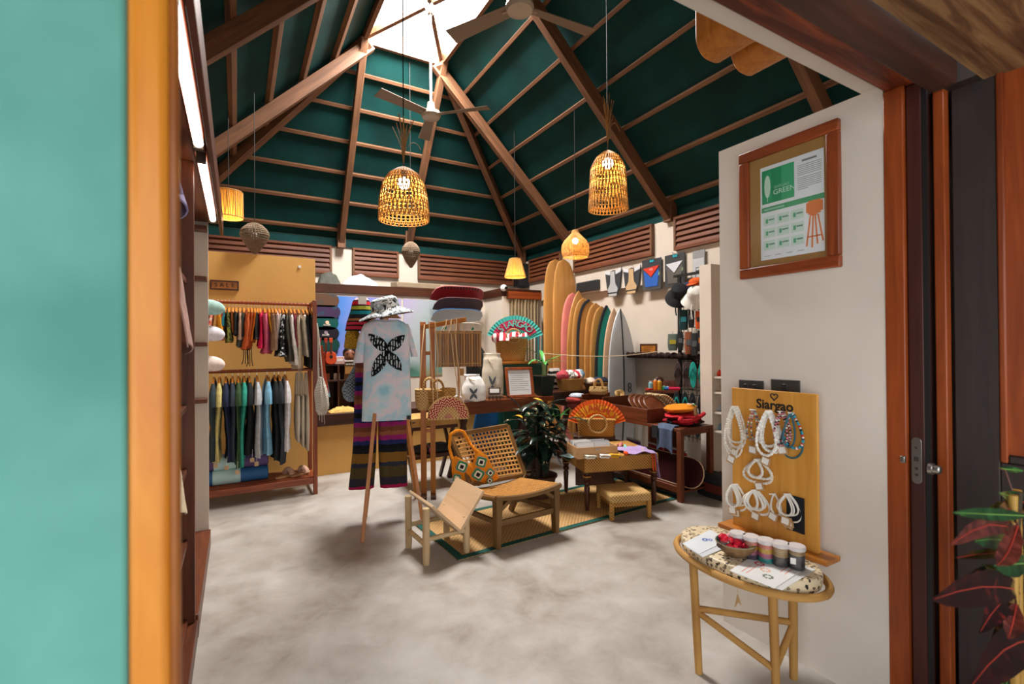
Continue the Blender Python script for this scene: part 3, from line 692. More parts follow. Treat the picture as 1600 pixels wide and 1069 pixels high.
# ============================================================ garment rack in front of the yellow wall
RY = 5.45
xr1 = G(493, 772).x; xr0 = -.62; zt1 = A(410, 474, RY).z; zt2 = A(410, 579, RY).z
rk = thing('garment_rack', 'reddish wooden garment rack with two rails and a slatted bottom shelf by the yellow wall', 'rack', ((xr0+xr1)/2, RY, 0))
for x in (xr0, xr1):
    for y in (5.245, 5.655): M().box(x-.02, x+.02, y-.02, y+.02, 0, zt1+.03).obj('post', 'mahogz', rk, world=True, bev=.003)
    M().box(x-.015, x+.015, 5.265, 5.635, zt1-.02, zt1+.025).obj('cross_rail', 'mahogy', rk, world=True, bev=.003)
    M().box(x-.015, x+.015, 5.265, 5.635, zt2-.02, zt2+.02).obj('cross_rail', 'mahogy', rk, world=True, bev=.003)
    M().box(x-.015, x+.015, 5.265, 5.635, .12, .16).obj('cross_rail', 'mahogy', rk, world=True, bev=.003)
for z in (zt1, zt2): M().cyl((xr0, RY, z), (xr1, RY, z), .016, n=12).obj('hanging_rail', 'mahog', rk, world=True)
for y in (5.24, 5.66): M().box(xr0+.02, xr1-.02, y-.012, y+.012, .11, .17).obj('shelf_rail', 'mahog', rk, world=True, bev=.003)
for k in range(7):
    y = 5.29+k*.053; M().box(xr0+.02, xr1-.02, y-.016, y+.016, .16, .175).obj('shelf_slat', 'mahog', rk, world=True, bev=.002)
ZSL = .176
hook_m = None
def hanger(t, z_rail, wide=.19):
    m = M(); m.tube(bez([(0, -wide, -.11), (0, -wide*.5, -.07), (0, 0, -.055)], 5)+bez([(0, 0, -.055), (0, wide*.5, -.07), (0, wide, -.11)], 5)[1:], .011, 6)
    h = m.obj('hanger', 'honeyx', t)
    M().tube([(0, 0, -.06), (0, 0, -.015)]+arc((0, 0, .004), .021, -PI/2, PI*.95, 8, (0, 1, 0), (0, 0, 1)), .0025, 5).obj('hook', 'steel', h)
def hangm(px, py_b, col, label, rail, depth=.34, thick=.04, flare=1.0, sleeve=False, mat=None, extra=None, name='hanging_garment', grp='clothes on the upper rail'):
    x = A(px, 520, RY).x; t = thing(name, label, 'clothes', (x, RY, rail), 0, grp); r_ = random.Random(int(px*10))
    hanger(t, rail, depth*.48)
    L = rail-.07-A(px, py_b, RY-.12).z; tl = r_.uniform(-.012, .012)
    rows = []
    for i in range(9):
        v = i/8; hw = depth/2*(min(1, .35+v*6) if v < .12 else 1+(flare-1)*v); th = thick*(.35 if v < .1 else .7+.3*v)*(1+.25*r_.uniform(-1, 1))
        rows.append((-.07-L*v, -th+tl*v*3, th+tl*v*3, hw, 0))
    m = loft(rows, 22, 2.2, 0, 4, px); i0 = 0
    for i, p in enumerate(m.v):           # soft vertical folds running down the cloth
        g = min(1, max(0, (-.07-p.z)/max(L, .01)))
        m.v[i] = V((p.x+.016*g*math.sin(p.y*38+px)+.008*math.sin(p.z*9+px), p.y, p.z+.012*g*math.sin(p.y*17+px*2)))
    m.obj('cloth', mat or col+':.85:cloth', t)
    if sleeve:
        for s_ in (-1, 1):
            y0 = s_*depth/2
            mm = loft([(-.10, -.014, .014, .05, y0*.84), (-.18, -.03, .03, .065, y0*1.06), (-.26, -.036, .036, .06, y0*1.16), (-.31, -.034, .034, .055, y0*1.2)], 14, 2.2, .004, 3, px)
            mm.obj('sleeve', mat or col+':.85:cloth', t)
    if extra: extra(t, L)
    return t
def ties(c, n=2):
    def f(t, L):
        for k in range(n): M().tube(bez([(.01*k, -.1+.07*k, -L*.7), (.03*(k-1), -.14, -L-.05), (.02, -.08+.05*k, -L-.16), (-.02+.03*k, -.1+.05*k, -L-.24)], 8), .004, 5).obj('tie', c, t)
    return f
DEF['leafprint'] = lambda n: blotch(n, ['#3a3a18', '#7d7a35', '#2f3216', '#a39a55'], 22, mode='CONSTANT')
DEF['coralprint'] = lambda n: blotch(n, ['#c2453a', '#e58a72', '#e6d0c0', '#b8352e'], 20, mode='CONSTANT')
DEF['bwprint'] = lambda n: blotch(n, ['#101214', '#1b1d20', '#d5d8da', '#15171a'], 26, mode='CONSTANT')
UP = [(328,512,'#9c3a34','brick red swim top'),(333,519,'#e0806a','coral and white printed swimsuit','coralprint'),(341,522,'#d99a1e','golden yellow swimsuit'),(347,530,'#c4574a','pale red printed top','coralprint'),
 (352,508,'#1f6f7a','small teal swim top'),(358,534,'#6b6a2c','olive leaf-print wrap','leafprint'),(364,520,'#8a4a1c','rust brown swim top'),(369,523,'#22262a','black top with white tag'),
 (375,530,'#c4a088','beige edged strap top'),(381,542,'#4a5048','grey green top with thin straps'),(388,546,'#b5501c','burnt orange top with long black ties'),(393,540,'#a04612','dark rust top'),
 (398,534,'#e0781a','bright orange swimsuit'),(402,529,'#2a2c2e','short black top'),(406,543,'#d4144e','hot pink swimsuit'),(413,552,'#c0506e','long dusty pink dress'),
 (420,539,'#d0941e','mustard yellow top'),(425,546,'#8a6c50','brown taupe top'),(430,547,'#b59a94','pale mauve top'),(436,543,'#dcdcda','white blouse'),
 (441,556,'#1c2022','black and white checked dress','bwprint'),(446,564,'#4a463a','long dark olive dress'),(453,569,'#c8c0b8','long pale grey dress'),(459,540,'#8c3a48','maroon top'),
 (465,575,'#b8a890','cream dress with fringed hem'),(472,556,'#cdc2ae','cream cropped trousers'),(478,573,'#141618','long black jacket'),(484,573,'#1f1f21','long black skirt, last on the rail')]
for i, u in enumerate(UP):
    ex = ties('#1c1a18:.8', 3) if 'ties' in u[3] or 'straps' in u[3] else (ties('#b8a890:.9', 3) if 'fringed' in u[3] else None)
    hangm(u[0], u[1], u[2], '%s hanging on the upper rail' % u[3], zt1, .3 if u[1] < 545 else .36, .028 if u[1] < 545 else .038, 1.0+.1*(i % 3), mat=u[4] if len(u) > 4 else None, extra=ex)
LO = [(334,717,'#2c3a40','dark slate t-shirt'),(343,719,'#cdbd78','pale yellow t-shirt'),(353,718,'#1a2440','navy blue t-shirt'),(363,719,'#2a3440','blue grey t-shirt'),
 (372,727,'#35502f','dark green t-shirt'),(381,725,'#2f9c86','bright teal t-shirt'),(389,710,'#15191c','black t-shirt right of the teal one'),(401,714,'#b5b8bc','light grey t-shirt'),
 (417,710,'#7fb6d4','light blue t-shirt'),(428,715,'#14171a','black t-shirt right of the light blue one'),(435,722,'#2c2e34','charcoal t-shirt'),(445,704,'#d6d2d4','white t-shirt')]
for u in LO: hangm(u[0], u[1], u[2], '%s hanging on the lower rail' % u[3], zt2, .46, .034, 1.0, sleeve=True, name='hanging_shirt', grp='t-shirts on the lower rail')
for k, (px, yb) in enumerate(((464, 690), (471, 697), (478, 703))):
    x = A(px, 600, RY).x; t = thing('tote_bag', '%s cream canvas tote bag hanging on the lower rail' % ('leftmost', 'middle', 'rightmost')[k], 'bag', (x, RY, zt2), 0, 'tote bags on the lower rail')
    L = zt2-.26-A(px, yb, RY-.1).z
    loft(rowi([(-.26, -.012, .012, .17), (-.3, -.02, .02, .18), (-.26-L*.6, -.026, .026, .18), (-.26-L, -.012, .012, .175)], 8), 18, 2.6, .004, 3, k).obj('bag_body', 'canvas', t)
    for s_ in (-1, 1): M().tube(bez([(s_*.01, -.08, -.27), (s_*.012, -.06, -.1), (0, 0, .015), (0, .03, .02), (s_*.012, .06, -.1), (s_*.01, .08, -.27)], 12), .007, 6).obj('strap', 'canvas', t)
# price tags hanging under shirts
for px, py in ((337, 728), (354, 731), (394, 719), (401, 725), (371, 738)):
    p = A(px, py, RY-.24); t = thing('price_tag', 'small cardboard price tag hanging below the shirts, by the %s' % {337: 'pale yellow one', 354: 'navy one', 394: 'black one', 401: 'light grey one', 371: 'dark green one'}[px], 'tag', p, 0, 'price tags under the shirts')
    M().box(-.018, .018, -.001, .001, -.02, .02).obj('card', '#b59a78:.9', t); M().tube([(0, 0, .02), (.004, .01, .1)], .0012, 4).obj('string', 'white', t)
# rolled yoga mats
def roll(px0, px1, py, col, col2, b0, b1, z, label):
    x0, x1 = A(px0, py, 5.36).x, A(px1, py, 5.36).x; R_ = .07; t = thing('yoga_mat', label, 'yoga mat', ((x0+x1)/2, 5.42, z), 0, 'rolled yoga mats'); L = (x1-x0)/2
    m = M().tube([(-L, 0, R_), (L, 0, R_)], R_, 22); m.obj('mat_roll', col, t, bev=.004)
    sp = [V((L+.001, math.cos(a)*r_, R_+math.sin(a)*r_)) for a, r_ in [(i*.5, .008+.0029*i*.37*1.6) for i in range(38)] if r_ < R_-.004]
    M().tube(sp, .0025, 4).obj('spiral_edge', col2, t)
    bx0, bx1 = A(b0, py, 5.36).x-(x0+x1)/2, A(b1, py, 5.36).x-(x0+x1)/2
    M().lathe([(R_+.002, 0), (R_+.002, bx1-bx0)], 22, cap=False).xf(T((bx0, 0, R_), ry=PI/2)).obj('paper_band', '#b9d8d6:.7', t)
    return t, bx0, bx1
roll(318, 419, 762, '#2a5f92:.7', '#1b4468:.7', 332, 376, ZSL, 'blue rolled yoga mat with pale paper band, lower of the two')
roll(318, 419, 737, '#5b4470:.7', '#40304f:.7', 334, 377, ZSL+.142, 'purple rolled yoga mat with mint paper band, upper of the two')
for px, py in ((447, 752), (470, 749)):
    p = A(px, py, 5.36); t = thing('slipper', 'fluffy pink house slipper on the rack shelf, %s one of the pair' % ('left' if px < 460 else 'right'), 'slipper', (p.x, 5.4, ZSL), math.radians(-55), 'fluffy slippers')
    M().prism([(.045*math.cos(a)*(1.1 if math.sin(a) > 0 else .85), .12*math.sin(a)) for a in [i*2*PI/20 for i in range(20)]], .018).obj('sole', '#b88a5e:.8', t, bev=.004)
    M().tube(arc((0, .035, .014), .05, .05, PI-.05, 10), .028, 8).wob(.006, 60).obj('fluffy_strap', '#c99f88:.95:cloth', t)
# crochet bag and red strap on the rack end
p = A(501, 560, 5.2); t = thing('net_bag', 'off-white crochet net bag hanging on the right end of the garment rack', 'bag', (p.x, 5.21, A(500, 648, 5.2).z))
zb = A(500, 590, 5.2).z-A(500, 648, 5.2).z; z2 = A(500, 505, 5.2).z-A(500, 648, 5.2).z
loft(rowi([(0, -.03, .05, .03), (.06, -.055, .08, .05), (zb*.6, -.06, .075, .05), (zb, -.02, .03, .02)], 10), 18, 2, .008, 5).wob(.008, 40).obj('net_body', 'netknit', t)
for s_ in (-1, 1): M().tube(bez([(s_*.02, 0, zb*.95), (s_*.02-.01, 0, zb+.1), (-.015, 0, z2-.1), (-.03, .02, z2)], 8), .008, 6).obj('strap', 'netknit', t)
for k in range(3): M().tube([(-.01+.02*k, 0, .01), (-.012+.024*k, 0, -.06-.02*k)], .003, 4).obj('fringe', 'netknit', t)
p = A(507, 560, 5.25); t = thing('woven_strap', 'rust red woven strap hanging beside the white net bag', 'strap', (p.x, 5.33, A(507, 615, 5.25).z))
z2 = A(507, 540, 5.25).z-A(507, 615, 5.25).z
M().sheet(lambda u, v: V((.06*v-.03+(u-.5)*.05, .02*math.sin(v*3), z2*(1-v))), 3, 8, .006).obj('strap_band', '#b0492c:.9:cloth', t)
M().sheet(lambda u, v: V((.08*v-.02+(u-.5)*.03, .03+.02*math.sin(v*3), z2*.9*(1-v)-.05)), 3, 8, .006).obj('strap_tail', '#7f9fb0:.9:cloth', t)
# SALE sign
p = A(351, 446, YY); sx = (A(374, 446, YY).x-A(329, 446, YY).x); t = thing('sale_sign', 'small wooden framed sign reading SALE on the yellow wall', 'sign', (p.x, YY, p.z-.05))
M().box(-sx/2, sx/2, -.012, 0, -.0, .1).obj('board', 'honeyx', t)
for a in ((-sx/2, sx/2, 0, .014), (-sx/2, sx/2, .086, .1), (-sx/2, -sx/2+.014, .014, .086), (sx/2-.014, sx/2, .014, .086)): M().box(a[0], a[1], -.024, -.012, a[2], a[3]).obj('frame_bar', 'dkwood', t, bev=.002)
text('S A L E', .062, '#2e1a0c', t, T((0, -.0125, .05), rx=PI/2), ext=.003)
# ============================================================ back counter and alcove wall
# large sky photograph in three panels
def skyprint(name):
    m, nt, b = base(name, .55, 0, .3); c = nd(nt, 'ShaderNodeTexCoord'); s = nd(nt, 'ShaderNodeSeparateXYZ')
    n = nd(nt, 'ShaderNodeTexNoise', i_Scale=2.2, i_Detail=5.0); nt.links.new(c.outputs['Object'], n.inputs['Vector']); nt.links.new(c.outputs['Object'], s.inputs[0])
    a = nd(nt, 'ShaderNodeMath', operation='MULTIPLY_ADD'); nt.links.new(s.outputs[0], a.inputs[0]); a.inputs[1].default_value = .42; a.inputs[2].default_value = .08
    d = nd(nt, 'ShaderNodeMath', operation='MULTIPLY_ADD'); nt.links.new(n.outputs[0], d.inputs[0]); d.inputs[1].default_value = .3; nt.links.new(a.outputs[0], d.inputs[2])
    e = nd(nt, 'ShaderNodeMath', operation='MULTIPLY_ADD'); nt.links.new(s.outputs[2], e.inputs[0]); e.inputs[1].default_value = -.16; nt.links.new(d.outputs[0], e.inputs[2])
    up = ramp(nt, e.outputs[0], [(.1, '#0f6cb6'), (.26, '#4f7cc4'), (.42, '#9088c8'), (.6, '#a9a0bd'), (.78, '#9fa9ac'), (.95, '#8d9c98')])
    f = nd(nt, 'ShaderNodeMath', operation='MULTIPLY_ADD'); nt.links.new(s.outputs[2], f.inputs[0]); f.inputs[1].default_value = 1.0; f.inputs[2].default_value = .5
    g = nd(nt, 'ShaderNodeMath', operation='MULTIPLY_ADD'); nt.links.new(n.outputs[0], g.inputs[0]); g.inputs[1].default_value = .35; nt.links.new(f.outputs[0], g.inputs[2])
    lo = ramp(nt, n.outputs[0], [(.3, '#3f5a4c'), (.5, '#4f7f72'), (.62, '#8a7d5a'), (.75, '#8f88b0')])
    k = ramp(nt, g.outputs[0], [(.12, (1, 1, 1, 1)), (.3, (0, 0, 0, 1))])
    x = nd(nt, 'ShaderNodeMix', data_type='RGBA'); nt.links.new(k, x.inputs[0]); nt.links.new(up, x.inputs[6]); nt.links.new(lo, x.inputs[7]); nt.links.new(x.outputs[2], b.inputs['Base Color']); return m
DEF['skyprint'] = skyprint
yp = YP-.002; zt = A(600, 466, YP).z; z0 = A(600, 590, YP).z; xa = A(514, 500, YP).x
t = thing('wall_photograph', 'large three-panel photograph of blue and violet sky over sea behind the counter', 'picture', (xa, yp, (zt+z0)/2))
seams = [514, 573, 629, 692]
for i in range(3):
    x0, x1 = A(seams[i]+(1 if i else 0), 500, YP).x-xa, A(seams[i+1]-2, 500, YP).x-xa
    o = M().box(x0, x1, -.012, 0, -(zt-z0)/2, (zt-z0)/2).obj('photo_panel', 'skyprint', t)
# skateboard decks on the alcove wall, left
DK = [('#5a4030', '#2f4850', 'brown and blue'), ('#3b2a48', '#0f5a64', 'violet and teal'), ('#0b4a45', '#0b3b38', 'dark green wheeled'), ('#15141f', '#221c2c', 'near-black wheeled'), ('#0d3a35', '#113f30', 'lowest dark green')]
YS = (469, 487, 505, 521, 539)
for i, ((c1, c2, nm), py) in enumerate(zip(DK, YS)):
    xe = A((530, 532, 529, 530, 531)[i], py, YP-.06).x; p = A(500, py, YP-.06); L = .8; h = .1
    t = thing('skateboard_deck', '%s skateboard deck mounted sideways on the wall by the sky photograph' % nm, 'skateboard', (xe-L/2, YP-.05, p.z-h), 0, 'skateboard decks on the left of the alcove')
    out = [(x*L/2-(0), z) for x, z in ((-1, 0),)]
    poly = [(-L/2+.1, -h), (L/2-.1, -h)]+[(L/2-.1+.1*math.cos(a), h*math.sin(a)) for a in [(-80+16*k)*PI/180 for k in range(11)]]+[(L/2-.1, h), (-L/2+.1, h)]+[(-L/2+.1-.1*math.cos(a), h*math.sin(a)) for a in [(80-16*k)*PI/180 for k in range(11)]]
    MATS['deck%d' % i] = blotch('deck%d' % i, [c2, c1, c1], 4, .45, lo=.35, hi=.6)
    M().prism(poly, .012, frame((0, 0, h), (1, 0, 0), (0, 0, 1))).obj('deck', 'deck%d' % i, t, bev=.003)
    M().box(-.2, .2, .0, .048, h-.02, h+.02).obj('wall_bracket', 'black', t)
    if i in (2, 3):
        px = A(511 if i == 2 else 509, py, YP-.08).x-(xe-L/2)
        M().cyl((px, -.06, h+.01), (px, -.02, h+.01), .026, n=16).obj('wheel', '#d9b79a:.4' if i == 2 else '#8a7580:.4', t)
        M().box(px-.05, px+.05, -.022, -.012, h-.04, h-.01).obj('truck', 'steel', t, bev=.003)
# four wider boards on the right of the photograph
def bowl_board(px0, px1, py0, py1, c, edge, label, chk=False, mat=None):
    p0, p1 = A(px0, py1, YP-.2), A(px1, py0, YP-.2); W_ = p1.x-p0.x; H_ = p1.z-p0.z
    t = thing('cruiser_board', label, 'skateboard', ((p0.x+p1.x)/2, YP-.2, p0.z), 0, 'boards on the right of the alcove')
    def fn(u, v, o=0):
        x = (u-.5)*W_; e = math.sqrt(max(0, 1-abs(2*u-1)**3.2)); lift = .18*abs(2*u-1)**2
        return V((x, .1*(1-v)-.13*e*v-.03, (H_*.55*lift)+H_*(.08+.85*v*(.35+.65*e)) - 0))
    M().sheet(fn, 22, 5, .012).obj('deck', mat or c, t)
    M().tube([fn(i/22, 1) for i in range(23)], .006, 5).obj('rim', edge, t)
    M().box(-.08, .08, .02, .2, H_*.3, H_*.42).obj('wall_bracket', 'black', t)
    if chk:
        for k in range(13):
            u = .13+k*.058; q = fn(u, .93); q2 = fn(u+.03, .83)
            M().hexa([fn(u, .80)+V((0,-.009,0)), fn(u+.03, .80)+V((0,-.009,0)), fn(u+.03, .80), fn(u, .80), fn(u, .95)+V((0,-.009,0)), fn(u+.03, .95)+V((0,-.009,0)), fn(u+.03, .95), fn(u, .95)]).obj('check', '#2c0f12:.5', t)
bowl_board(674, 754, 450, 472, '#8e1d26:.4', '#c9787a:.5', 'red skateboard deck with black checks along the rim, topmost of the right stack', True)
bowl_board(678, 753, 467, 487, '#35161c:.4', '#7a5a5c:.5', 'dark maroon skateboard deck below the red one')
bowl_board(675, 752, 484, 503, '#a9adb5:.4', '#2f6fa8:.5', 'grey deck with blue and orange striped rim below the maroon one')
DEF['triprint'] = lambda n: blotch(n, ['#c9c2b6', '#d6cfc4', '#2e8a73', '#b5523c'], 5, mode='CONSTANT')
bowl_board(688, 752, 504, 530, '', '#d9d3c8:.5', 'white deck printed with green and red shapes, lowest of the right stack', mat='triprint')
# things on the ledge
def heap(px0, px1, py0, py1, Y, c, label, mat=None, name='folded_cloth'):
    p, q = A(px0, py1, Y), A(px1, py0, Y); W_, H_ = q.x-p.x, max(.05, q.z-ZL1)
    m = M().grid(lambda u, v: V((p.x+W_*u, Y+.25*(v-.5), ZL1+H_*(math.sin(PI*min(1, max(0, u)))**.5)*(math.sin(PI*v)**.5)*(.75+.3*mnoise.noise(V((u*5, v*4, px0)))))), 18, 10)
    return m.obj(name, mat or c+':.8:cloth', label=label, cat='cloth')
heap(496, 531, 420, 440, 7.72, '#4a4a42', 'rumpled dark olive cloth bundle on the left end of the ledge')
heap(533, 590, 428, 446, 7.72, '#c9cdd2', 'crumpled white plastic sheet on the ledge below the louvres')
p, q = A(617, 447, 7.62), A(716, 455, 7.62)
t = thing('packed_board', 'flat tan board lying on the ledge under the louvres', 'board', ((p.x+q.x)/2, YP+.13, ZL1))
M().prism([(-.55, -.14), (.5, -.14), (.62, 0), (.5, .14), (-.4, .14), (-.62, 0)], .09).obj('board', '#8d7c64:.7', t, bev=.012)
M().cyl((.2, -.16, .05), (.2, -.14, .05), .03, n=14).obj('end_ring', '#a99a84:.6', t)
M().box(-.5, .45, -.02, .02, .05, .06).obj('strap', '#5c5040:.8', t)
# security camera at the ledge corner, loudspeaker, curtain
p = A(787, 450, YQ-.05); t = thing('security_camera', 'small white dome security camera at the ledge corner', 'camera', (p.x, YQ-.05, p.z-.04))
M().ball((0, 0, .04), .055, 18, 12).obj('housing', 'white', t); M().cyl((.01, -.045, .035), (.018, -.062, .03), .026, .024, 16).obj('lens', '#0c0e14:.1', t)
M().box(-.02, .02, .0, .05, .02, .06).obj('mount', 'white', t)
p0, p1 = A(806, 448, 7.72), A(828, 413, 7.72)
t = thing('wall_speaker', 'black loudspeaker hanging in the back corner under the roof post', 'speaker', ((p0.x+p1.x)/2, 7.78, p0.z))
M().box(-.12, .12, -.1, .1, 0, p1.z-p0.z).obj('cabinet', 'black', t, bev=.012); M().box(-.1, .1, -.108, -.1, .02, p1.z-p0.z-.02).obj('grille', '#1b1b1d:.8', t)
M().cyl((0, .05, p1.z-p0.z), (0, .05, p1.z-p0.z+.12), .012, n=8).obj('hanger_arm', 'black', t); M().box(-.03, .03, .08, .22, p1.z-p0.z-.1, p1.z-p0.z-.02).obj('bracket', 'black', t)
x0, x1 = A(793, 470, YQ).x, A(841, 470, YQ).x; zt, z0 = A(815, 457, YQ).z, A(815, 468, YQ).z
t = thing('curtain', 'beige gathered curtain under a brown wooden pelmet on the white pier', 'curtain', ((x0+x1)/2, YQ, z0-1.6)); W_ = (x1-x0)/2
M().box(-W_-.02, W_+.02, -.08, 0, 1.6, 1.6+zt-z0).obj('pelmet', 'mahog', t, bev=.004)
M().sheet(lambda u, v: V(((u-.5)*2*W_*.95, -.045+.022*math.sin(u*58)+.008*math.sin(u*21), 1.6*v)), 90, 4, .004).obj('drapes', '#8f7c5f:.9:cloth', t)
# ukuleles
for k, (px, py, c, nm) in enumerate(((499, 560, '#8e3434', 'dusty red'), (509, 556, '#9c2f1e', 'deep red'), (517, 558, '#cc4a1c', 'bright orange'))):
    Yk = 6.36-.06*k; p = A(px, py, Yk); zb = A(px, 569, Yk).z; s_ = .0092
    t = thing('toy_ukulele', '%s small ukulele standing on the counter shelf' % nm, 'ukulele', (p.x, Yk, zb), 0, 'small ukuleles on the counter')
    pts = []
    for i in range(24):
        a = 2*PI*i/24-PI/2; r_ = .075*(1-.18*max(0, math.cos(2*a))*(1 if math.sin(a) > -.2 else .4)); pts.append((r_*math.cos(a), .075+r_*math.sin(a)*1.05))
    M().prism(pts, .05, frame((0, .025, 0), (1, 0, 0), (0, 0, 1))).obj('body', c+':.3', t, bev=.006)
    M().box(-.012, .012, -.03, -.01, .13, .27).obj('neck', '#5a2a18:.4', t, bev=.002)
    M().prism([(-.016, .26), (.016, .26), (.02, .32), (-.02, .32)], .015, frame((0, -.008, 0), (1, 0, 0), (0, 0, 1))).obj('headstock', c+':.4', t, bev=.002)
    M().cyl((0, -.0275, .09), (0, -.025, .09), .02, n=14).obj('sound_hole', '#1a0c08:.6', t)
# wooden display hutch on the counter
x0, x1 = A(497, 600, 6.4).x, A(556, 600, 6.4).x; zA = A(520, 569, 6.25).z; zB = A(520, 594, 6.25).z
t = thing('counter_hutch', 'dark wooden display hutch with glass cases standing on the back counter', 'cabinet', ((x0+x1)/2, 6.4, zc1)); W_ = (x1-x0)/2
for z in (zA-zc1-.02, zB-zc1-.02): M().box(-W_, W_, -.16, .16, z, z+.02).obj('shelf_board', 'dkwood', t, bev=.002)
for x in (-W_, -W_*.1, W_-.02): M().box(x, x+.02, -.16, .16, 0, zA-zc1-.02).obj('upright', 'dkwoodz', t, bev=.002)
M().box(-W_, W_, .14, .15, 0, zA-zc1-.02).obj('back_panel', '#5a3620:.6', t)
M().box(-W_+.02, -.12, -.15, -.146, 0, zB-zc1-.02).obj('glass_pane', '#26302c:.15', t)
for k, (x, c) in enumerate(((-.14, '#a85a3c'), (-.02, '#d9d2c8'), (.1, '#8d5f38'))):
    M().box(x-.035, x+.035, -.1, -.05, zB-zc1, zB-zc1+.08).obj('small_box', c+':.7', t, bev=.004)
p = A(530, 569, 6.3); t = thing('card_pack', 'small pink and white pack standing on the counter hutch', 'package', (p.x, 6.3, zA)); M().box(-.06, .06, -.012, .012, 0, .09).obj('pack_body', '#d8b0a6:.5', t, bev=.003); M().box(-.04, .04, -.014, -.012, .03, .06).obj('pack_label', 'white', t)
p = A(547, 569, 6.25); t = thing('framed_tablet', 'small sign with dark header bar standing on the counter hutch', 'sign', (p.x, 6.19, zA-.125))
M().box(-.075, .075, -.008, .008, 0, .16).obj('panel', '#a5763f:.6', t, bev=.002); M().box(-.07, .07, -.01, -.008, .1, .145).obj('header', 'black', t); M().box(-.078, .078, -.012, .012, .155, .168).obj('edge', 'white', t)
for k in range(7): M().box(-.062+k*.018, -.052+k*.018, -.0115, -.01, .112, .132).obj('letter_block', '#c9c4bb:.6', t)
m = M().grid(lambda u, v: V((A(513, 640, 6.1).x+.32*u, 5.95+.2*v, zc1+.002+.05*(math.sin(PI*u)*math.sin(PI*v))**.5*(1+.7*mnoise.noise(V((u*7, v*5, 2)))))), 20, 10)
m.obj('yellow_cloth', '#c9a25a:.9:cloth', label='yellow crocheted cloth heaped on the counter edge', cat='cloth')
# ============================================================ person behind the counter
def person(px, py, Yd):
    c = A(px, py, Yd); t = thing('person', 'person with dark hair in a dark green top sitting behind the counter', 'person', (c.x, Yd, 0), math.radians(-6)); hz = c.z
    ps = [(0,0,hz-.72),(0,0,hz-.5),(0,-.01,hz-.28),(0,-.01,hz-.19),(0,-.015,hz-.1),(0,-.02,hz+.0),
          (-.17,0,hz-.25),(-.22,-.05,hz-.5),(-.12,-.25,hz-.6),(.17,0,hz-.25),(.22,-.05,hz-.5),(.12,-.25,hz-.6),
          (-.1,-.05,hz-.76),(-.12,-.34,hz-.74),(-.12,-.34,hz-1.1),(.1,-.05,hz-.76),(.12,-.34,hz-.74),(.12,-.34,hz-1.1)]
    es = [(0,1),(1,2),(2,3),(3,4),(4,5),(2,6),(6,7),(7,8),(2,9),(9,10),(10,11),(0,12),(12,13),(13,14),(0,15),(15,16),(16,17)]
    rs = [.14,.13,.13,.06,.055,.06,.065,.045,.03,.065,.045,.03,.09,.075,.05,.09,.075,.05]
    me = bpy.data.meshes.new('body'); me.from_pydata(ps, es, []); o = bpy.data.objects.new('body', me); COL.objects.link(o); o.parent = t
    me.materials.append(MT('greentop'))
    sk_ = o.modifiers.new('skin', 'SKIN'); o.modifiers.new('sub', 'SUBSURF').levels = 1
    for i, r_ in enumerate(rs): me.skin_vertices[0].data[i].radius = (r_, r_*.8)
    me.skin_vertices[0].data[0].use_root = True
    m = M().ball((0, -.03, hz), (.076, .095, .115), 24, 18)
    for i, p in enumerate(m.v):
        q = p-V((0, -.03, hz))
        if q.y < 0:
            p = p+V((0, -.022*math.exp(-((q.x/.013)**2+((q.z+.015)/.022)**2)), 0)); p = p+V((0, .012*math.exp(-(((abs(q.x)-.031)/.014)**2+((q.z-.012)/.011)**2)), 0))
            p = p+V((0, -.008*math.exp(-((q.x/.025)**2+((q.z+.055)/.012)**2)), 0))
        if q.z < -.03: p = V((p.x*(1-.25*(-q.z-.03)/.09), p.y, p.z))
        m.v[i] = p
    h = m.obj('head', '#7c4a33:.5', t)
    for s_ in (-1, 1):
        M().ball((s_*.031, -.104, hz+.012), (.013, .008, .007), 12, 8).obj('eye', '#20140f:.2', h); M().ball((s_*.077, -.02, hz-.005), (.01, .02, .03), 10, 8).obj('ear', '#7c4a33:.5', h)
        M().tube([(s_*.05, -.1, hz+.03), (s_*.032, -.112, hz+.036), (s_*.014, -.113, hz+.031)], .004, 5).obj('eyebrow', '#15100c', h)
    M().ball((0, -.112, hz-.055), (.022, .007, .007), 12, 6).obj('mouth', '#5f2f28:.5', h)
    mm = M().ball((0, -.012, hz+.03), (.088, .1, .105), 22, 14, .12)
    mm.v = [V((p.x, max(p.y, -.045 if p.z < hz+.07 else -.2), p.z)) for p in mm.v]; mm.obj('hair', '#120d0b:.4', t)
    mm = M()
    for s_ in (-1, 1):
        for f in range(5): mm.tube(bez([(s_*.12+s_*(f-2)*.012, -.25, hz-.6), (s_*.1+s_*(f-2)*.014, -.32, hz-.6), (s_*.09+s_*(f-2)*.013, -.36, hz-.63)], 5), [.009, .009, .0085, .008, .0075, .006], 6)
        mm.ball((s_*.11, -.26, hz-.605), (.035, .04, .016), 10, 6)
    mm.obj('hands', '#7c4a33:.5', t)
DEF['greentop'] = lambda n: blotch(n, ['#16261f', '#22362c', '#2c4438'], 20)
person(546, 556, 6.95)
M().box(A(546, 556, 6.95).x-.2, A(546, 556, 6.95).x+.2, 6.86, 7.2, .0, A(546, 556, 6.95).z-.84).obj('counter_stool', 'dkwood', label='dark block seat hidden behind the back counter', cat='stool', bev=.01)
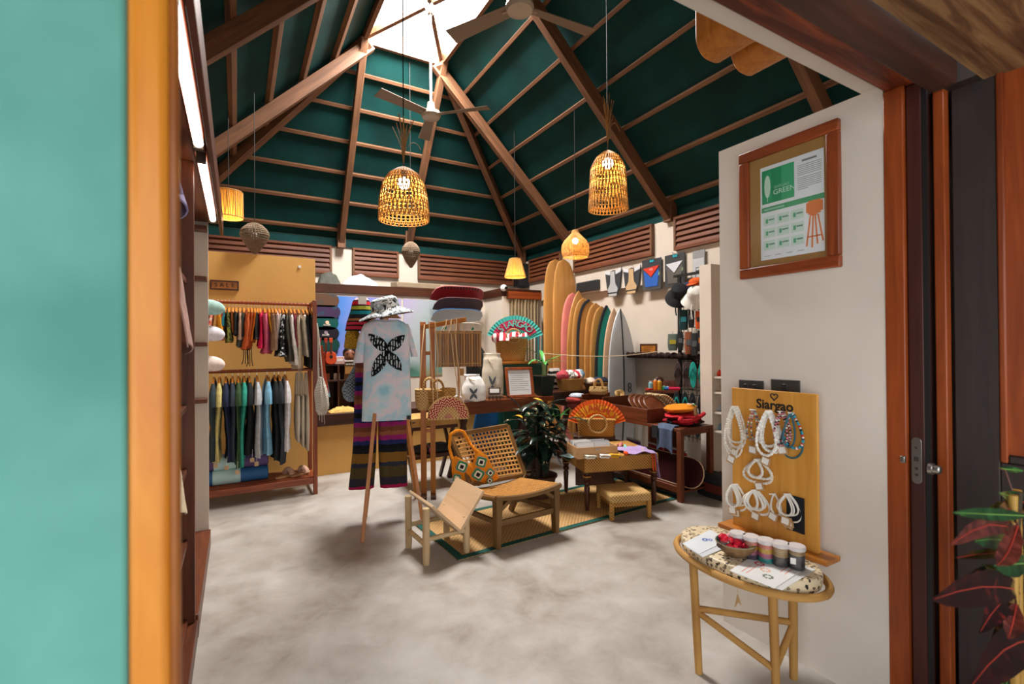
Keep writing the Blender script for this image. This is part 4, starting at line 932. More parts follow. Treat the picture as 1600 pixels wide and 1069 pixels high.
# ============================================================ display stand with t-shirt, trousers and hat
VA = lambda px: -math.atan((px-800)/FPX)+0           # helper: angle off the optical axis
def face(px): return -(math.radians(29.8)+math.atan((px-800)/FPX))   # rotation so that local -Y looks back at the lens line
YT = 4.0
o_ = A(602, 655, YT); rzT = face(602); sT = (o_-CAM).dot(_F)/FPX
g0 = G(602, 800); base_loc = (o_.x, o_.y, 0)
st = thing('display_stand', 'honey-coloured wooden A-frame display stand with splayed legs carrying the t-shirt', 'stand', base_loc, rzT)
inv = wm(st).inverted()
def L2(p): return inv @ V(p)
apexF, apexB = L2(A(600, 500, YT+.07)), L2(A(606, 500, YT+.45))
for foot, ap in ((G(566, 848), apexF), (G(661, 820), apexB+V((.05, 0, 0))), (G(571, 808), apexB), (G(650, 779), apexB+V((.05, 0, 0)))):
    f = L2(foot); f.z = 0
    M().bar(f, ap, .03, .03, (0, 1, 0)).obj('leg', 'honeyz', st, bev=.003)
M().bar(apexF+V((-.02, 0, 0)), apexB+V((-.02, 0, 0)), .03, .03).obj('cross_piece', 'honeyx', st, bev=.003)

# t-shirt: local px -> metres around (602, 655)
def tx(px): return (px-602)*sT
def tz(py): return o_.z+(655-py)*sT
DEF['tiedye'] = lambda n: blotch(n, ['#93c3d4', '#bcd3dc', '#dccfd6', '#a4cad9', '#d6c6d0'], 5.5, .85, st=.15)
DEF['tribal'] = lambda n: tribal(n)
def tribal(name):
    m, nt, b = base(name, .9, 0, .1); co = coords(nt, (1, 1, 1))
    v_ = nd(nt, 'ShaderNodeTexVoronoi', i_Scale=24.0); v_.feature = 'DISTANCE_TO_EDGE'; nt.links.new(co, v_.inputs['Vector'])
    w_ = nd(nt, 'ShaderNodeTexWave', i_Scale=15.0, i_Distortion=4.0); nt.links.new(co, w_.inputs['Vector'])
    a = nd(nt, 'ShaderNodeMath', operation='GREATER_THAN'); nt.links.new(v_.outputs[0], a.inputs[0]); a.inputs[1].default_value = .12
    c = nd(nt, 'ShaderNodeMath', operation='GREATER_THAN'); nt.links.new(w_.outputs[1], c.inputs[0]); c.inputs[1].default_value = .5
    d = nd(nt, 'ShaderNodeMath', operation='MULTIPLY'); nt.links.new(a.outputs[0], d.inputs[0]); nt.links.new(c.outputs[0], d.inputs[1])
    nt.links.new(ramp(nt, d.outputs[0], [(.4, '#14171a'), (.6, '#b9c3c6')], 'CONSTANT'), b.inputs['Base Color']); return m
ts = thing('tshirt', 'pale blue and pink tie-dye t-shirt with black crossed surfboard print on the stand', 'shirt', (base_loc[0]-.05*math.sin(-rzT), base_loc[1]-.05*math.cos(rzT), o_.z), rzT)
k = [(500, 586, 622, .035), (504, 576, 632, .05), (512, 570, 639, .06), (540, 571, 640, .06), (580, 570, 640, .058), (620, 568, 641, .058), (652, 567, 641, .056), (655, 567, 641, .05)]
kk = [(tz(y)-o_.z, tx(a_), tx(b_), d) for y, a_, b_, d in k][::-1]
loft(rowi(kk, 24), 40, 3.6, .006, 3.2, .4).obj('shirt_body', 'tiedye', ts)
for sg, pts in ((-1, [(506, 572, 583), (525, 563, 576), (560, 556, 571), (566, 555, 571)]), (1, [(506, 628, 637), (525, 634, 646), (552, 641, 652), (558, 641, 653)])):
    kk = [(tz(y)-o_.z, tx(a_), tx(b_), .05 if y > 510 else .03, .01) for y, a_, b_ in pts][::-1]
    loft(rowi(kk, 8), 20, 2.6, .004, 3, sg).obj('sleeve', 'tiedye', ts)
M().tube([(tx(586), -.03, tz(500)-o_.z), (tx(595), -.05, tz(504)-o_.z), (tx(604), -.055, tz(505)-o_.z), (tx(614), -.05, tz(504)-o_.z), (tx(622), -.03, tz(500)-o_.z)], .006, 6).obj('collar', '#b9c9cf:.85:cloth', ts)
def petal(cx, cy, ex, ey, w_, c0=None):
    d = V((ex-cx, ey-cy)); n = V((-d.y, d.x)).normalized(); o = []
    for i in range(13): t = i/12; o.append((cx+d.x*t+n.x*w_*math.sin(PI*(t**.85))**.8, cy+d.y*t+n.y*w_*math.sin(PI*(t**.85))**.8))
    for i in range(11, 0, -1): t = i/12; o.append((cx+d.x*t-n.x*w_*math.sin(PI*(t**.85))**.8, cy+d.y*t-n.y*w_*math.sin(PI*(t**.85))**.8))
    return o
for cx, cy, ex, ey in ((607, 549, 578, 522), (605, 549, 632, 524), (606, 547, 582, 588), (604, 549, 627, 579)):
    po = petal(cx, cy, ex, ey, 8.6)
    M().prism([((x-602)*sT, (655-y)*sT) for x, y in po][::-1], .012, T((0, -.066, 0), rx=PI/2) @ T((0, 0, -.012))).obj('print', 'tribal', ts)
M().box(tx(634), tx(640), -.066, -.06, tz(654)-o_.z, tz(648)-o_.z).obj('hem_label', '#1c2024:.7', ts)
# trousers hanging behind the t-shirt
_ik = ['#101115', '#20265a', '#8a1f60', '#8a5236', '#6b3c2a', '#8a1f60', '#20265a']
DEF['ikat'] = lambda n: bands(n, [(0, '#9c1748'), (.035, '#2e2a34'), (.09, '#4a3e22'), (.17, '#2a2c3a'), (.2, '#7a5620'), (.27, '#14151c')]+[(.3+.7*k/21, _ik[k % 7]) for k in range(0, 21)], 2, (768-552)*sT, 0, .9, .02)
zb = tz(768); tr = thing('trousers', 'wide dark trousers with purple and brown woven stripes hanging behind the t-shirt', 'trousers', (base_loc[0], base_loc[1], zb), rzT)
for pts in ([(560, 558, 590), (600, 556, 590), (650, 553, 588), (700, 551, 587), (740, 548, 586), (767, 546, 585)], [(560, 588, 632), (600, 588, 634), (650, 590, 635), (700, 591, 636), (740, 593, 637), (768, 594, 637)]):
    kk = [((768-y)*sT+0, tx(a_), tx(b_), .05, .14) for y, a_, b_ in pts][::-1]
    loft(rowi(kk, 16), 36, 2.6, .014, 5, pts[0][1]).obj('trouser_leg', 'ikat', tr)
kk = [((768-y)*sT, tx(a_), tx(b_), .04, .14) for y, a_, b_ in ((552, 562, 630), (562, 560, 632))][::-1]
loft(kk, 30, 2.6).obj('waistband', '#15151b:.9:cloth', tr)
# bucket hat tilted on the stand top
DEF['hatprint'] = lambda n: blotch(n, ['#121417', '#8d979f', '#c3cad0', '#2a2e33', '#aab3ba'], 14, .9, 'CONSTANT', dist=1.5)
DEF['hatlining'] = lambda n: blotch(n, ['#1a0f0a', '#7c3d26', '#8a4a30'], 11, .9, 'CONSTANT', dist=1.2)
c = A(604, 492, YT-.02); hat = thing('bucket_hat', 'grey and black printed bucket hat with brown lining tilted on top of the stand', 'hat', (c.x, c.y, c.z), rzT)
R_ = 42*sT
pr = [(R_, -.012), (R_*.97, .0), (R_*.8, .02), (R_*.62, .036), (R_*.53, .05), (R_*.51, .09), (R_*.45, .128), (R_*.3, .148), (.0, .152)]
m = M().lathe(pr, 40, cap=False).wob(.012, 9); m.xf(T((0, 0, 0), rx=.04, ry=-.2)); m.obj('hat_shell', 'hatprint', hat)
m = M().lathe([(max(0, r_-.006), z-.005) for r_, z in pr], 40, cap=False).wob(.012, 9); m.xf(T((0, 0, 0), rx=.04, ry=-.2)); m.obj('hat_lining', 'hatlining', hat)
m = M().prism([(-.12, 0), (.12, 0), (.03, .08), (-.03, .08)], .02, T((0, .01, -.03), rx=PI/2)); m.obj('wooden_block', 'honeyx', st).matrix_local = inv @ wm(hat)
# crochet hats and bag on a dark pole left of the t-shirt
Yh = 4.4; ph = A(562, 700, Yh)
zt = A(562, 478, Yh).z
M().bar(apexB, inv @ V((ph.x, Yh+.02, zt)), .025, .025).obj('hat_arm', 'honeyx', st, bev=.002)
M().cyl(inv @ V((ph.x, Yh+.02, zt+.01)), inv @ V((ph.x-.04, Yh+.02, zt-.5)), .004, n=6).obj('hat_cord', 'cable', st)
def s4(px): return (px-562)*(ph-CAM).dot(_F)/FPX
sH = (ph-CAM).dot(_F)/FPX
DEF['beanie'] = lambda n: bands(n, [(0, '#1a1216'), (.05, '#b02c44'), (.14, '#1a1216'), (.18, '#b02c44'), (.26, '#2a1a18'), (.3, '#8a5a34'), (.37, '#151620'), (.5, '#0f6f7c'), (.6, '#15151c'), (.64, '#a8a83c'), (.74, '#15151c'), (.78, '#c41f33'), (.88, '#241820'), (.93, '#d8b0b4')], 2, 52*sH, 0, .95, .03)
z0 = A(562, 517, Yh).z; t = thing('crochet_hat', 'tall crochet hat striped red, yellow, teal and black above the yellow one', 'hat', (ph.x, Yh, z0), face(562))
loft(rowi([(0, s4(541), s4(588), .13), (12*sH, s4(543), s4(588), .13), (30*sH, s4(549), s4(584), .1), (46*sH, s4(553), s4(579), .08), (51*sH, s4(558), s4(575), .05)], 20), 26, 2.2, .004, 6).wob(.004, 30).obj('hat_body', 'beanie', t)
M().box(s4(561), s4(573), -.115, -.11, 40*sH, 52*sH).xf(T(rz=0)).obj('paper_tag', 'white', t)
z0 = A(550, 545, Yh).z; t = thing('crochet_hat', 'mustard yellow crochet hat hanging under the striped one', 'hat', (A(550, 530, Yh).x, Yh, z0), face(550))
loft(rowi([(0, -10*sH, 12*sH, .07), (3*sH, -12*sH, 13*sH, .09), (20*sH, -10*sH, 12*sH, .09), (33*sH, -6*sH, 9*sH, .06)], 12), 24, 2.4, .004, 8).wob(.008, 40).obj('hat_body', 'mustknit', t) if False else None
DEF['mustknit'] = lambda n: weave(n, '#7d5f12', '#b8912c', 70, .95, 1.0)
loft(rowi([(0, -10*sH, 12*sH, .07), (3*sH, -12*sH, 13*sH, .09), (20*sH, -10*sH, 12*sH, .09), (33*sH, -6*sH, 9*sH, .06)], 12), 24, 2.4, .004, 8).wob(.01, 40).obj('hat_body', 'mustknit', t)
DEF['greyknit'] = lambda n: weave(n, '#3c4650', '#8e9aa6', 70, .95, 1.0)
z0 = A(548, 627, Yh).z; t = thing('knit_bag', 'grey blue knitted shoulder bag hanging left of the t-shirt', 'bag', (A(548, 600, Yh).x, Yh-.02, z0), face(548))
loft(rowi([(0, -5*sH, 12*sH, .03), (6*sH, -12*sH, 14*sH, .06), (20*sH, -14*sH, 14*sH, .07), (40*sH, -4*sH, 14*sH, .05), (58*sH, 7*sH, 14*sH, .03), (70*sH, 11*sH, 14*sH, .02)], 20), 24, 2.2, .006, 6).wob(.006, 40).obj('bag_body', 'greyknit', t)
# ============================================================ wooden bag rack
YR = 4.5; pb = A(670, 700, YR); fz = G(668, 775)
br = thing('bag_rack', 'honey-coloured wooden bag rack with twin posts and a raised arm', 'rack', (fz.x, fz.y, 0), face(670)); inv = wm(br).inverted()
YR = fz.y; sR = (V((fz.x, fz.y, 1))-CAM).dot(_F)/FPX
def rx(px): return (px-668)*sR
def rz_(py): return A(668, py, YR).z
for a_, b_ in ((658, 667), (673, 681)): M().box(rx(a_), rx(b_), -.02, .02, 0, rz_(503)).obj('post', 'honeyz', br, bev=.003)
for py in (552, 672): M().box(rx(667), rx(673), -.014, .014, rz_(py)-.02, rz_(py)+.02).obj('rung', 'honeyx', br, bev=.002)
armA, armB = V((rx(660), -.035, rz_(512))), V((rx(724), -.42, rz_(503)))
M().bar(armA, armB, .03, .042).obj('arm', 'honeyx', br, bev=.003)
M().bar((rx(714), -.37, rz_(503)), (rx(714), -.37, rz_(640)), .02, .02, (0, 1, 0)).obj('arm_stay', 'honeyz', br, bev=.002)
M().bar((rx(714), -.37, rz_(640)), (rx(681), -.0, rz_(648)), .025, .025).obj('lower_arm', 'honeyx', br, bev=.002)
for a_, b_ in ((658, 667), (673, 681)): M().box(rx(a_), rx(b_), -.14, .2, 0, .03).obj('foot', 'dkwoodz', br, bev=.003)
def onarm(px):
    f = (rx(px)-armA.x)/(armB.x-armA.x); return armA.lerp(armB, f)
WB = wm(br)
# bamboo slat bag
Yb = -.31
def hung(name, label, cat, px, py, yl, grp=None):
    w_ = WB @ V((rx(px), yl, 0)); t = thing(name, label, cat, (w_.x, w_.y, 0), face(670), grp)
    s_ = (V((w_.x, w_.y, 1.4))-CAM).dot(_F)/FPX
    t.location.z = CAM.z+(A(px, py, w_.y).z-CAM.z); return t, s_
t, s_ = hung('bamboo_bag', 'square bamboo slat bag on cords hanging from the rack arm', 'bag', 714, 573, -.40)
for i in range(17):
    x = (-33+i*66/16)*s_
    M().box(x-1.65*s_, x+1.65*s_, -.045, -.037, 0, 56*s_).obj('slat', 'bamboo%d' % (i % 3) if False else ['#86571a:.45', '#9a6722:.45', '#704712:.45'][(i*7) % 3], t, bev=.002)
    M().box(x-1.65*s_, x+1.65*s_, .037, .045, 0, 56*s_).obj('slat', '#80581f:.45', t, bev=.002)
for z in (4, 51):
    M().box(-34*s_, 34*s_, -.049, -.045, z*s_, z*s_+.012).obj('slat_band', '#9a6c2a:.5', t, bev=.001)
M().box(-33*s_, 33*s_, -.037, .037, 0, .01).obj('bottom', '#6e4c1c:.6', t)
for sx in (-33, 33): M().box(sx*s_-.004, sx*s_+.004, -.037, .037, .01, 54*s_).obj('side', '#6e4c1c:.6', t)
for px in (-24, -14, -4, 6): M().tube([(px*s_, -.03, 54*s_), (px*s_*.8, .0, 66*s_), (px*s_*.75, .02, 74*s_+(px+24)*.0006)], .004, 5).obj('cord', '#c9ab84:.9', t)
M().box(1*s_, 8*s_, -.006, .0, -14*s_, -3*s_).obj('wood_tag', '#a5702e:.6', t); M().tube([(4*s_, -.003, -3*s_), (4*s_, -.01, 4*s_)], .002, 4).obj('tag_string', 'white', t)
# half-moon straw bag with red zigzag
DEF['redzig'] = lambda n: zig(n)
def zig(name):
    m, nt, b = base(name, .85, 0, .2); c = nd(nt, 'ShaderNodeTexCoord'); s = nd(nt, 'ShaderNodeSeparateXYZ'); nt.links.new(c.outputs['Object'], s.inputs[0])
    at = nd(nt, 'ShaderNodeMath', operation='ARCTAN2'); nt.links.new(s.outputs[2], at.inputs[0]); nt.links.new(s.outputs[0], at.inputs[1])
    ln = nd(nt, 'ShaderNodeVectorMath', operation='LENGTH'); cb = nd(nt, 'ShaderNodeCombineXYZ'); nt.links.new(s.outputs[0], cb.inputs[0]); nt.links.new(s.outputs[2], cb.inputs[1]); nt.links.new(cb.outputs[0], ln.inputs[0])
    pp = nd(nt, 'ShaderNodeMath', operation='PINGPONG'); k = nd(nt, 'ShaderNodeMath', operation='MULTIPLY'); nt.links.new(at.outputs[0], k.inputs[0]); k.inputs[1].default_value = 6; nt.links.new(k.outputs[0], pp.inputs[0]); pp.inputs[1].default_value = 1
    r1 = nd(nt, 'ShaderNodeMath', operation='MULTIPLY_ADD'); nt.links.new(ln.outputs['Value'], r1.inputs[0]); r1.inputs[1].default_value = 38; nt.links.new(pp.outputs[0], r1.inputs[2])
    fr = nd(nt, 'ShaderNodeMath', operation='FRACT'); nt.links.new(r1.outputs[0], fr.inputs[0])
    gt = nd(nt, 'ShaderNodeMath', operation='GREATER_THAN'); nt.links.new(fr.outputs[0], gt.inputs[0]); gt.inputs[1].default_value = .38
    nt.links.new(ramp(nt, gt.outputs[0], [(.4, '#d9b99a'), (.6, '#96201f')], 'CONSTANT'), b.inputs['Base Color']); return m
t, s_ = hung('half_moon_bag', 'half-moon straw bag with red zigzag weave on long cords', 'bag', 698, 653, -.52)
def half(r0, r1, y0, y1, n=24): return None
def halfring(m, r0, r1, y0, y1, k=1.05):
    n = 26; vs = []
    for i in range(n+1):
        a = PI*i/n
        for r_, y in ((r0, y0), (r1, y0), (r1, y1), (r0, y1)): vs.append((r_*math.cos(a), y, r_*math.sin(a)*k))
    fs = [(i*4+j, i*4+(j+1) % 4, (i+1)*4+(j+1) % 4, (i+1)*4+j) for i in range(n) for j in range(4)]
    return m.add(vs, fs+[(0, 1, 2, 3), (n*4+3, n*4+2, n*4+1, n*4)])
R1 = 31*s_
halfring(M(), R1*.55, R1*.97, -.04, .04).obj('outer_weave', 'redzig', t); halfring(M(), R1*.22, R1*.55, -.043, .043).obj('middle_weave', 'basketpale', t); halfring(M(), .005, R1*.22, -.041, .041).obj('inner_weave', 'redzig', t)
M().tube(arc((0, 0, 0), R1*.985, 0, PI, 26), .045, 8).xf(Mx.Diagonal((1, .95, 1.05, 1))).obj('rim', 'basketpale', t) if False else M().tube([V((q.x, 0, q.z*1.05)) for q in arc((0, 0, 0), R1*.99, 0, PI, 26)], .012, 6).obj('rim', 'basketpale', t)
M().box(-R1, R1, -.042, .042, -.012, .0).obj('base_strip', 'basketpale', t)
for a_, b_ in ((-23, -26), (-17, -16), (18, 8), (23, 14)): M().tube([(a_*s_, -.02, 20*s_), (b_*s_, .04, 100*s_), (b_*s_-.02, .1, 152*s_)], .0045, 5).obj('cord', '#c9ab84:.9', t)
# open rattan basket bags
t, s_ = hung('rattan_bag', 'pale rattan bucket bag with looped handle on the rack, left one', 'bag', 665, 640, -.30)
loft(rowi([(0, -10*s_, 12*s_, .06), (3*s_, -13*s_, 15*s_, .075), (20*s_, -15*s_, 19*s_, .085), (32*s_, -15*s_, 22*s_, .09)], 10), 26, 2.6).obj('bag_body', 'basketpale', t)
for y in (-.07, .05): M().tube(arc((7*s_, y, 32*s_), 9*s_, 0, PI, 14, (1, 0, 0), (0, 0, 1.9)), .011, 8).obj('handle', 'basketpale', t)
M().tube([(-8*s_, -.03, 30*s_), (-4*s_, .0, 90*s_), (0, .2, 134*s_)], .005, 5).obj('cord', '#c9ab84:.9', t)
t, s_ = hung('rattan_bag', 'darker honey rattan bag with ring handle on the rack, behind the half-moon bag', 'bag', 684, 640, -.34)
loft(rowi([(0, -12*s_, 10*s_, .06), (10*s_, -15*s_, 8*s_, .075), (30*s_, -17*s_, 7*s_, .08)], 8), 24, 2.6).obj('bag_body', 'wicker', t)
for y in (-.06, .04): M().tube(arc((0*s_, y, 30*s_), 9*s_, 0, PI, 14, (1, 0, 0), (0, 0, 1.8)), .01, 8).obj('handle', 'wicker', t)
t, s_ = hung('rolled_mat', 'coiled honey rattan clutch standing on end behind the half-moon bag', 'bag', 699, 632, -.28)
M().tube([(0, -.07, 0), (0, .07, 0)], 12.5*s_, 26).xf(T((0, 0, 13*s_), rx=PI/2-.25)).obj('coil', 'wicker', t)
M().tube([V((math.cos(i*.5)*r_, math.sin(i*.5)*r_*.45-.01, 24.6*s_)) for i, r_ in [(i, .004+i*.0014) for i in range(38)] if r_ < 12*s_], .004, 5).obj('spiral', 'basketpale', t)
M().tube(arc((14*s_, -.05, 4*s_), 9*s_, 0, PI, 12, (1, 0, 0), (0, 0, 1)), .01, 8).obj('white_handle', 'white', t)
# ============================================================ low cane shelf stand behind the bag rack
x0, x1 = A(636, 660, 4.9).x, A(706, 660, 4.9).x
t = thing('cane_stand', 'dark wooden folding stand with cane top and lower shelf, behind the bag rack', 'stand', ((x0+x1)/2, 4.95, 0)); W_ = (x1-x0)/2
zu, zl = A(670, 652, 4.8).z, A(670, 716, 4.75).z
DEF['canemat'] = lambda n: weave(n, '#8a5f28', '#cda25c', 90, .7, .8)
for z in (zu-.12, zl): 
    for y in (-.2, .2): M().box(-W_, W_, y-.015, y+.015, z, z+.035).obj('rail', 'dkwood', t, bev=.002)
M().box(-W_, W_, -.21, -.195, zu-.12, zu).obj('cane_front', 'canemat', t); M().box(-W_, W_, -.19, .2, zu-.012, zu).obj('cane_top', 'canemat', t); M().box(-W_, W_, -.185, .185, zl+.012, zl+.024).obj('cane_shelf', 'canemat', t)
for sx in (-1, 1):
    for k in (-1, 1): M().bar((sx*(W_-.02), k*.26, 0), (sx*(W_-.02), -k*.2, zu-.02), .03, .04, (0, 1, 0)).obj('leg', 'dkwoodz', t, bev=.003)
for i in range(5):
    yy = -.13+i*.065; tt = thing('rolled_umbrella', 'dark rolled umbrella lying on the low cane shelf, %s from the front' % ('first', 'second', 'third', 'fourth', 'fifth')[i], 'umbrella', ((x0+x1)/2-.02+.015*i, 4.95+yy, zl+.026), math.radians(4*i-8), 'rolled umbrellas on the cane shelf')
    M().tube([(-W_*.9, 0, .03), (-W_*.3, 0, .032), (W_*.6, 0, .03), (W_*.92, 0, .022)], [.02, .03, .03, .02], 12).obj('canopy_roll', ['#1c2024', '#262b30', '#17191c', '#2c3036', '#1c1f22'][i]+':.6', tt)
    M().cyl((W_*.9, 0, .024), (W_*1.12, 0, .022), .018, n=10).obj('handle', 'black', tt); M().lathe([(.0305, 0), (.0315, .02)], 12, cap=False).xf(T((-W_*.1, 0, .031), ry=PI/2)).obj('strap', ['#b03a6a:.6', '#2f8aa0:.6', '#c24a3a:.6', '#8a8a8a:.6', '#5a8a9a:.6'][i], tt)
# ============================================================ rug, magazine stool, lounge chair
ang = math.radians(3.4); rc = G(716, 877); ex = V((math.cos(ang), math.sin(ang), 0)); ey = V((-math.sin(ang), math.cos(ang), 0))
LR, DR = 2.42, .84; c = rc+ex*LR/2+ey*DR/2
t = thing('rug', 'woven straw rug with dark green border on the concrete floor', 'rug', (c.x, c.y, 0), ang)
def ww(x): return .012*math.sin(x*4.3+1)+.008*math.sin(x*11)
M().sheet(lambda u, v: V(((u-.5)*LR, (v-.5)*DR+ww(u*LR)*(v-.2), .006)), 30, 8, .006).obj('woven_field', 'rugweave', t)
for v0, v1 in ((0, .06), (.94, 1)): M().sheet(lambda u, v: V(((u-.5)*LR, (v0+(v1-v0)*v-.5)*DR+ww(u*LR)*(v0-.2), .0085)), 30, 2, .006).obj('border', 'ruggreen', t)
for u0, u1 in ((0, .024), (.976, 1)): M().sheet(lambda u, v: V(((u0+(u1-u0)*u-.5)*LR, (v-.5)*DR, .0088)), 2, 8, .006).obj('border', 'ruggreen', t)
RZ = .0125
# ---- magazine stool with V-shaped top
f1, f2, f3 = G(673, 880), G(735, 863), G(632, 858); u = (f2-f1).normalized(); n_ = V((-u.y, u.x, 0))
c = (f2+f3)/2; W2 = (f2-f1).length/2; D2 = .165; rz = math.atan2(u.y, u.x)
t = thing('magazine_stool', 'pale wooden stool with V-shaped plywood top in front of the lounge chair', 'stool', (c.x, c.y, 0), rz); inv = wm(t).inverted()
def at(px, py, yl):                    # pixel on the stool's local plane y = yl
    d = ray(px, py); a = inv @ CAM; dd = inv.to_3x3() @ d; k = (yl-a.y)/dd.y; return a+dd*k
pL, pV, pR = at(673, 790, -D2-.02), at(717, 829, -D2-.02), at(753, 766, -D2-.02)
D3 = D2+.05
for a, b in ((pL, pV), (pR, pV)):
    dd = (b-a); nn = V((-dd.z, 0, dd.x)).normalized()
    if nn.z < 0: nn = -nn
    P = lambda q, y, k: V((q.x, y, q.z))+nn*k
    M().hexa([P(a, -D3, -.01), P(b, -D3, -.01), P(b, D3, -.01), P(a, D3, -.01), P(a, -D3, .01), P(b, -D3, .01), P(b, D3, .01), P(a, D3, .01)]).obj('top_panel', 'palepanel', t, bev=.003)
for x in (-W2, W2):
    for y in (-D2, D2):
        if x < 0: q = pL.lerp(pV, max(0, (x-pL.x)/(pV.x-pL.x)))
        else: q = pR.lerp(pV, max(0, (pR.x-x)/(pR.x-pV.x)))
        M().lathe([(.022, 0), (.025, .05), (.025, q.z-.02)], 12, (x, y, RZ if (x > 0) else 0)).obj('leg', 'pale', t)
for y in (-D2, D2): M().cyl((-W2, y, .17), (W2, y, .17), .017, n=10).obj('stretcher', 'pale', t)
for x in (-W2, W2): M().cyl((x, -D2, .13), (x, D2, .13), .017, n=10).obj('stretcher', 'pale', t)
# ---- lounge chair
f1, f2 = G(777, 860), G(868, 834); u = (f2-f1).normalized(); rz = math.atan2(u.y, u.x)
c = (f1+f2)/2; t = thing('lounge_chair', 'low brown wooden lounge chair with woven cane seat and back', 'chair', (c.x, c.y, 0), rz); inv = wm(t).inverted(); WC = (f2-f1).length/2
sfl, sfr = at(757, 776, -.03), at(873, 763, -.03); ZSE = (sfl.z+sfr.z)/2
WS = max(WC+.04, .28); SD = .54
def cane_panel(m, fn, nu, nv, r=.003):
    """open cane weave: crossing strips on the surface fn(u, v)"""
    for i in range(nu+1): m.tube([fn(i/nu, j/8) for j in range(9)], r, 4)
    for j in range(nv+1): m.tube([fn(i/8, j/nv) for i in range(9)], r, 4)
    return m
sag = lambda x, v: ZSE-.0-.075*v-.03*(1-(x/WS)**2)
for x in (-WS, WS):
    s_ = 1 if x > 0 else -1
    M().tube([(x-s_*.018, -.03+SD*i/8, ZSE-.012-.09*i/8) for i in range(9)], .02, 8).obj('seat_rail', 'teak', t)
for y, v in ((-.03, 0), (SD-.03, 1)):
    M().tube([(-WS+.01+2*(WS-.01)*i/10, y, sag(-WS+2*WS*i/10, v)-.004) for i in range(11)], .019, 8).obj('seat_rail', 'teak', t)
cane_panel(M(), lambda u, v: V(((u-.5)*2*(WS-.035), -.015+(SD-.03)*v, sag((u-.5)*2*WS, v)+.004)), 17, 15, .0095).obj('cane_seat', 'cane', t, kind='stuff')
M().sheet(lambda u, v: V(((u-.5)*2*(WS-.035), -.015+(SD-.03)*v, sag((u-.5)*2*WS, v)-.006)), 10, 8, .002).obj('seat_lining', '#a8783c:.8', t)
for x, s_ in ((-WC, -1), (WC, 1)):
    M().bar((x, 0, RZ), (x*.98, .0, ZSE-.02), .036, .055, (0, 1, 0), .055, .07).obj('front_leg', 'teakz', t, bev=.005)
    M().bar((x*.92, 0, ZSE-.1), (x*.55, .0, ZSE-.03), .03, .05, (0, 1, 0)).obj('corner_brace', 'teakz', t, bev=.006)
    M().bar((x*.95, .62, RZ), (x*.95, SD-.08, ZSE-.1), .036, .05, (0, 1, 0)).obj('rear_leg', 'teakz', t, bev=.004)
    M().bar((x, .02, .2), (x*.95, .58, .14), .022, .04).obj('side_stretcher', 'teak', t, bev=.004)
M().bar((-WC, 0, .19), (WC, 0, .19), .022, .045).obj('front_stretcher', 'teak', t, bev=.004)
bBL, bBR, bTL, bTR = at(735, 757, SD-.02), at(820, 742, SD-.02), at(703, 680, SD+.22), at(793, 665, SD+.22)
for a, b in ((bTL, bTR), (bBL, bBR)): M().bar(a, b, .03, .035).obj('back_rail', 'teak', t, bev=.006)
for a, b in ((bTL, bBL), (bTR, bBR)): M().bar(a, b, .035, .03).obj('back_stile', 'teakz', t, bev=.006)
for a, b in ((bBL, (-WS+.03, SD-.05, ZSE-.11)), (bBR, (WS-.03, SD-.05, ZSE-.11))): M().bar(a, b, .03, .035).obj('back_leg', 'teakz', t, bev=.004)
def bk(u, v):
    a = bTL.lerp(bTR, .035+.93*u); b = bBL.lerp(bBR, .035+.93*u); q = a.lerp(b, .05+.9*v); return q+V((0, .02*math.sin(PI*u), 0))
cane_panel(M(), bk, 15, 11, .0085).obj('cane_back', 'cane', t, kind='stuff')
WCH = wm(t)
# ---- crochet granny-square bag hung over the chair's back corner
Yc_ = (WCH @ ((bTL+bBL)/2)).y-.09
c = A(742, 727, Yc_); gb = thing('crochet_bag', 'orange crochet bag with green and white granny squares hung on the lounge chair', 'bag', (c.x, c.y, A(742, 762, Yc_).z), face(742)); inv = wm(gb).inverted(); sG = (c-CAM).dot(_F)/FPX
def gx(px, py): return ((px-742)*sG, (762-py)*sG)
out = [(706, 716), (712, 712), (722, 718), (733, 724), (739, 723), (742, 708), (748, 703), (760, 712), (767, 724), (774, 738), (780, 748), (772, 753), (757, 755), (748, 760), (738, 757), (722, 753), (708, 748), (706, 735)]
poly = [gx(*p) for p in out][::-1]
cx = sum(p[0] for p in poly)/len(poly); cz = sum(p[1] for p in poly)/len(poly)
m = M(); vs = []; N_ = len(poly); rings = 6
for s_ in (-1, 1):
    for k in range(rings+1):
        f = k/rings
        for p in poly: vs.append((cx+(p[0]-cx)*f, s_*.03*math.sqrt(max(0, 1-f*f))+.0, cz+(p[1]-cz)*f))
fs = []
for h in range(2):
    o = h*(rings+1)*N_
    for k in range(rings):
        for i in range(N_): q = (o+k*N_+i, o+k*N_+(i+1) % N_, o+(k+1)*N_+(i+1) % N_, o+(k+1)*N_+i); fs.append(q if h else q[::-1])
m.add(vs, fs).wob(.004, 60); DEF['orangeknit'] = lambda n: weave(n, '#c9660a', '#f29a1f', 120, .9, 1.0); m.obj('bag_body', 'orangeknit', gb)
for a in ([(707, 716), (702, 700), (704, 680), (712, 675), (718, 674)], [(718, 674), (724, 676), (733, 692), (741, 702), (747, 707)]):
    M().tube([V((gx(*p)[0], (.0 if p[1] > 700 else .05), gx(*p)[1])) for p in a], .014, 8).obj('strap', 'orangeknit', gb)
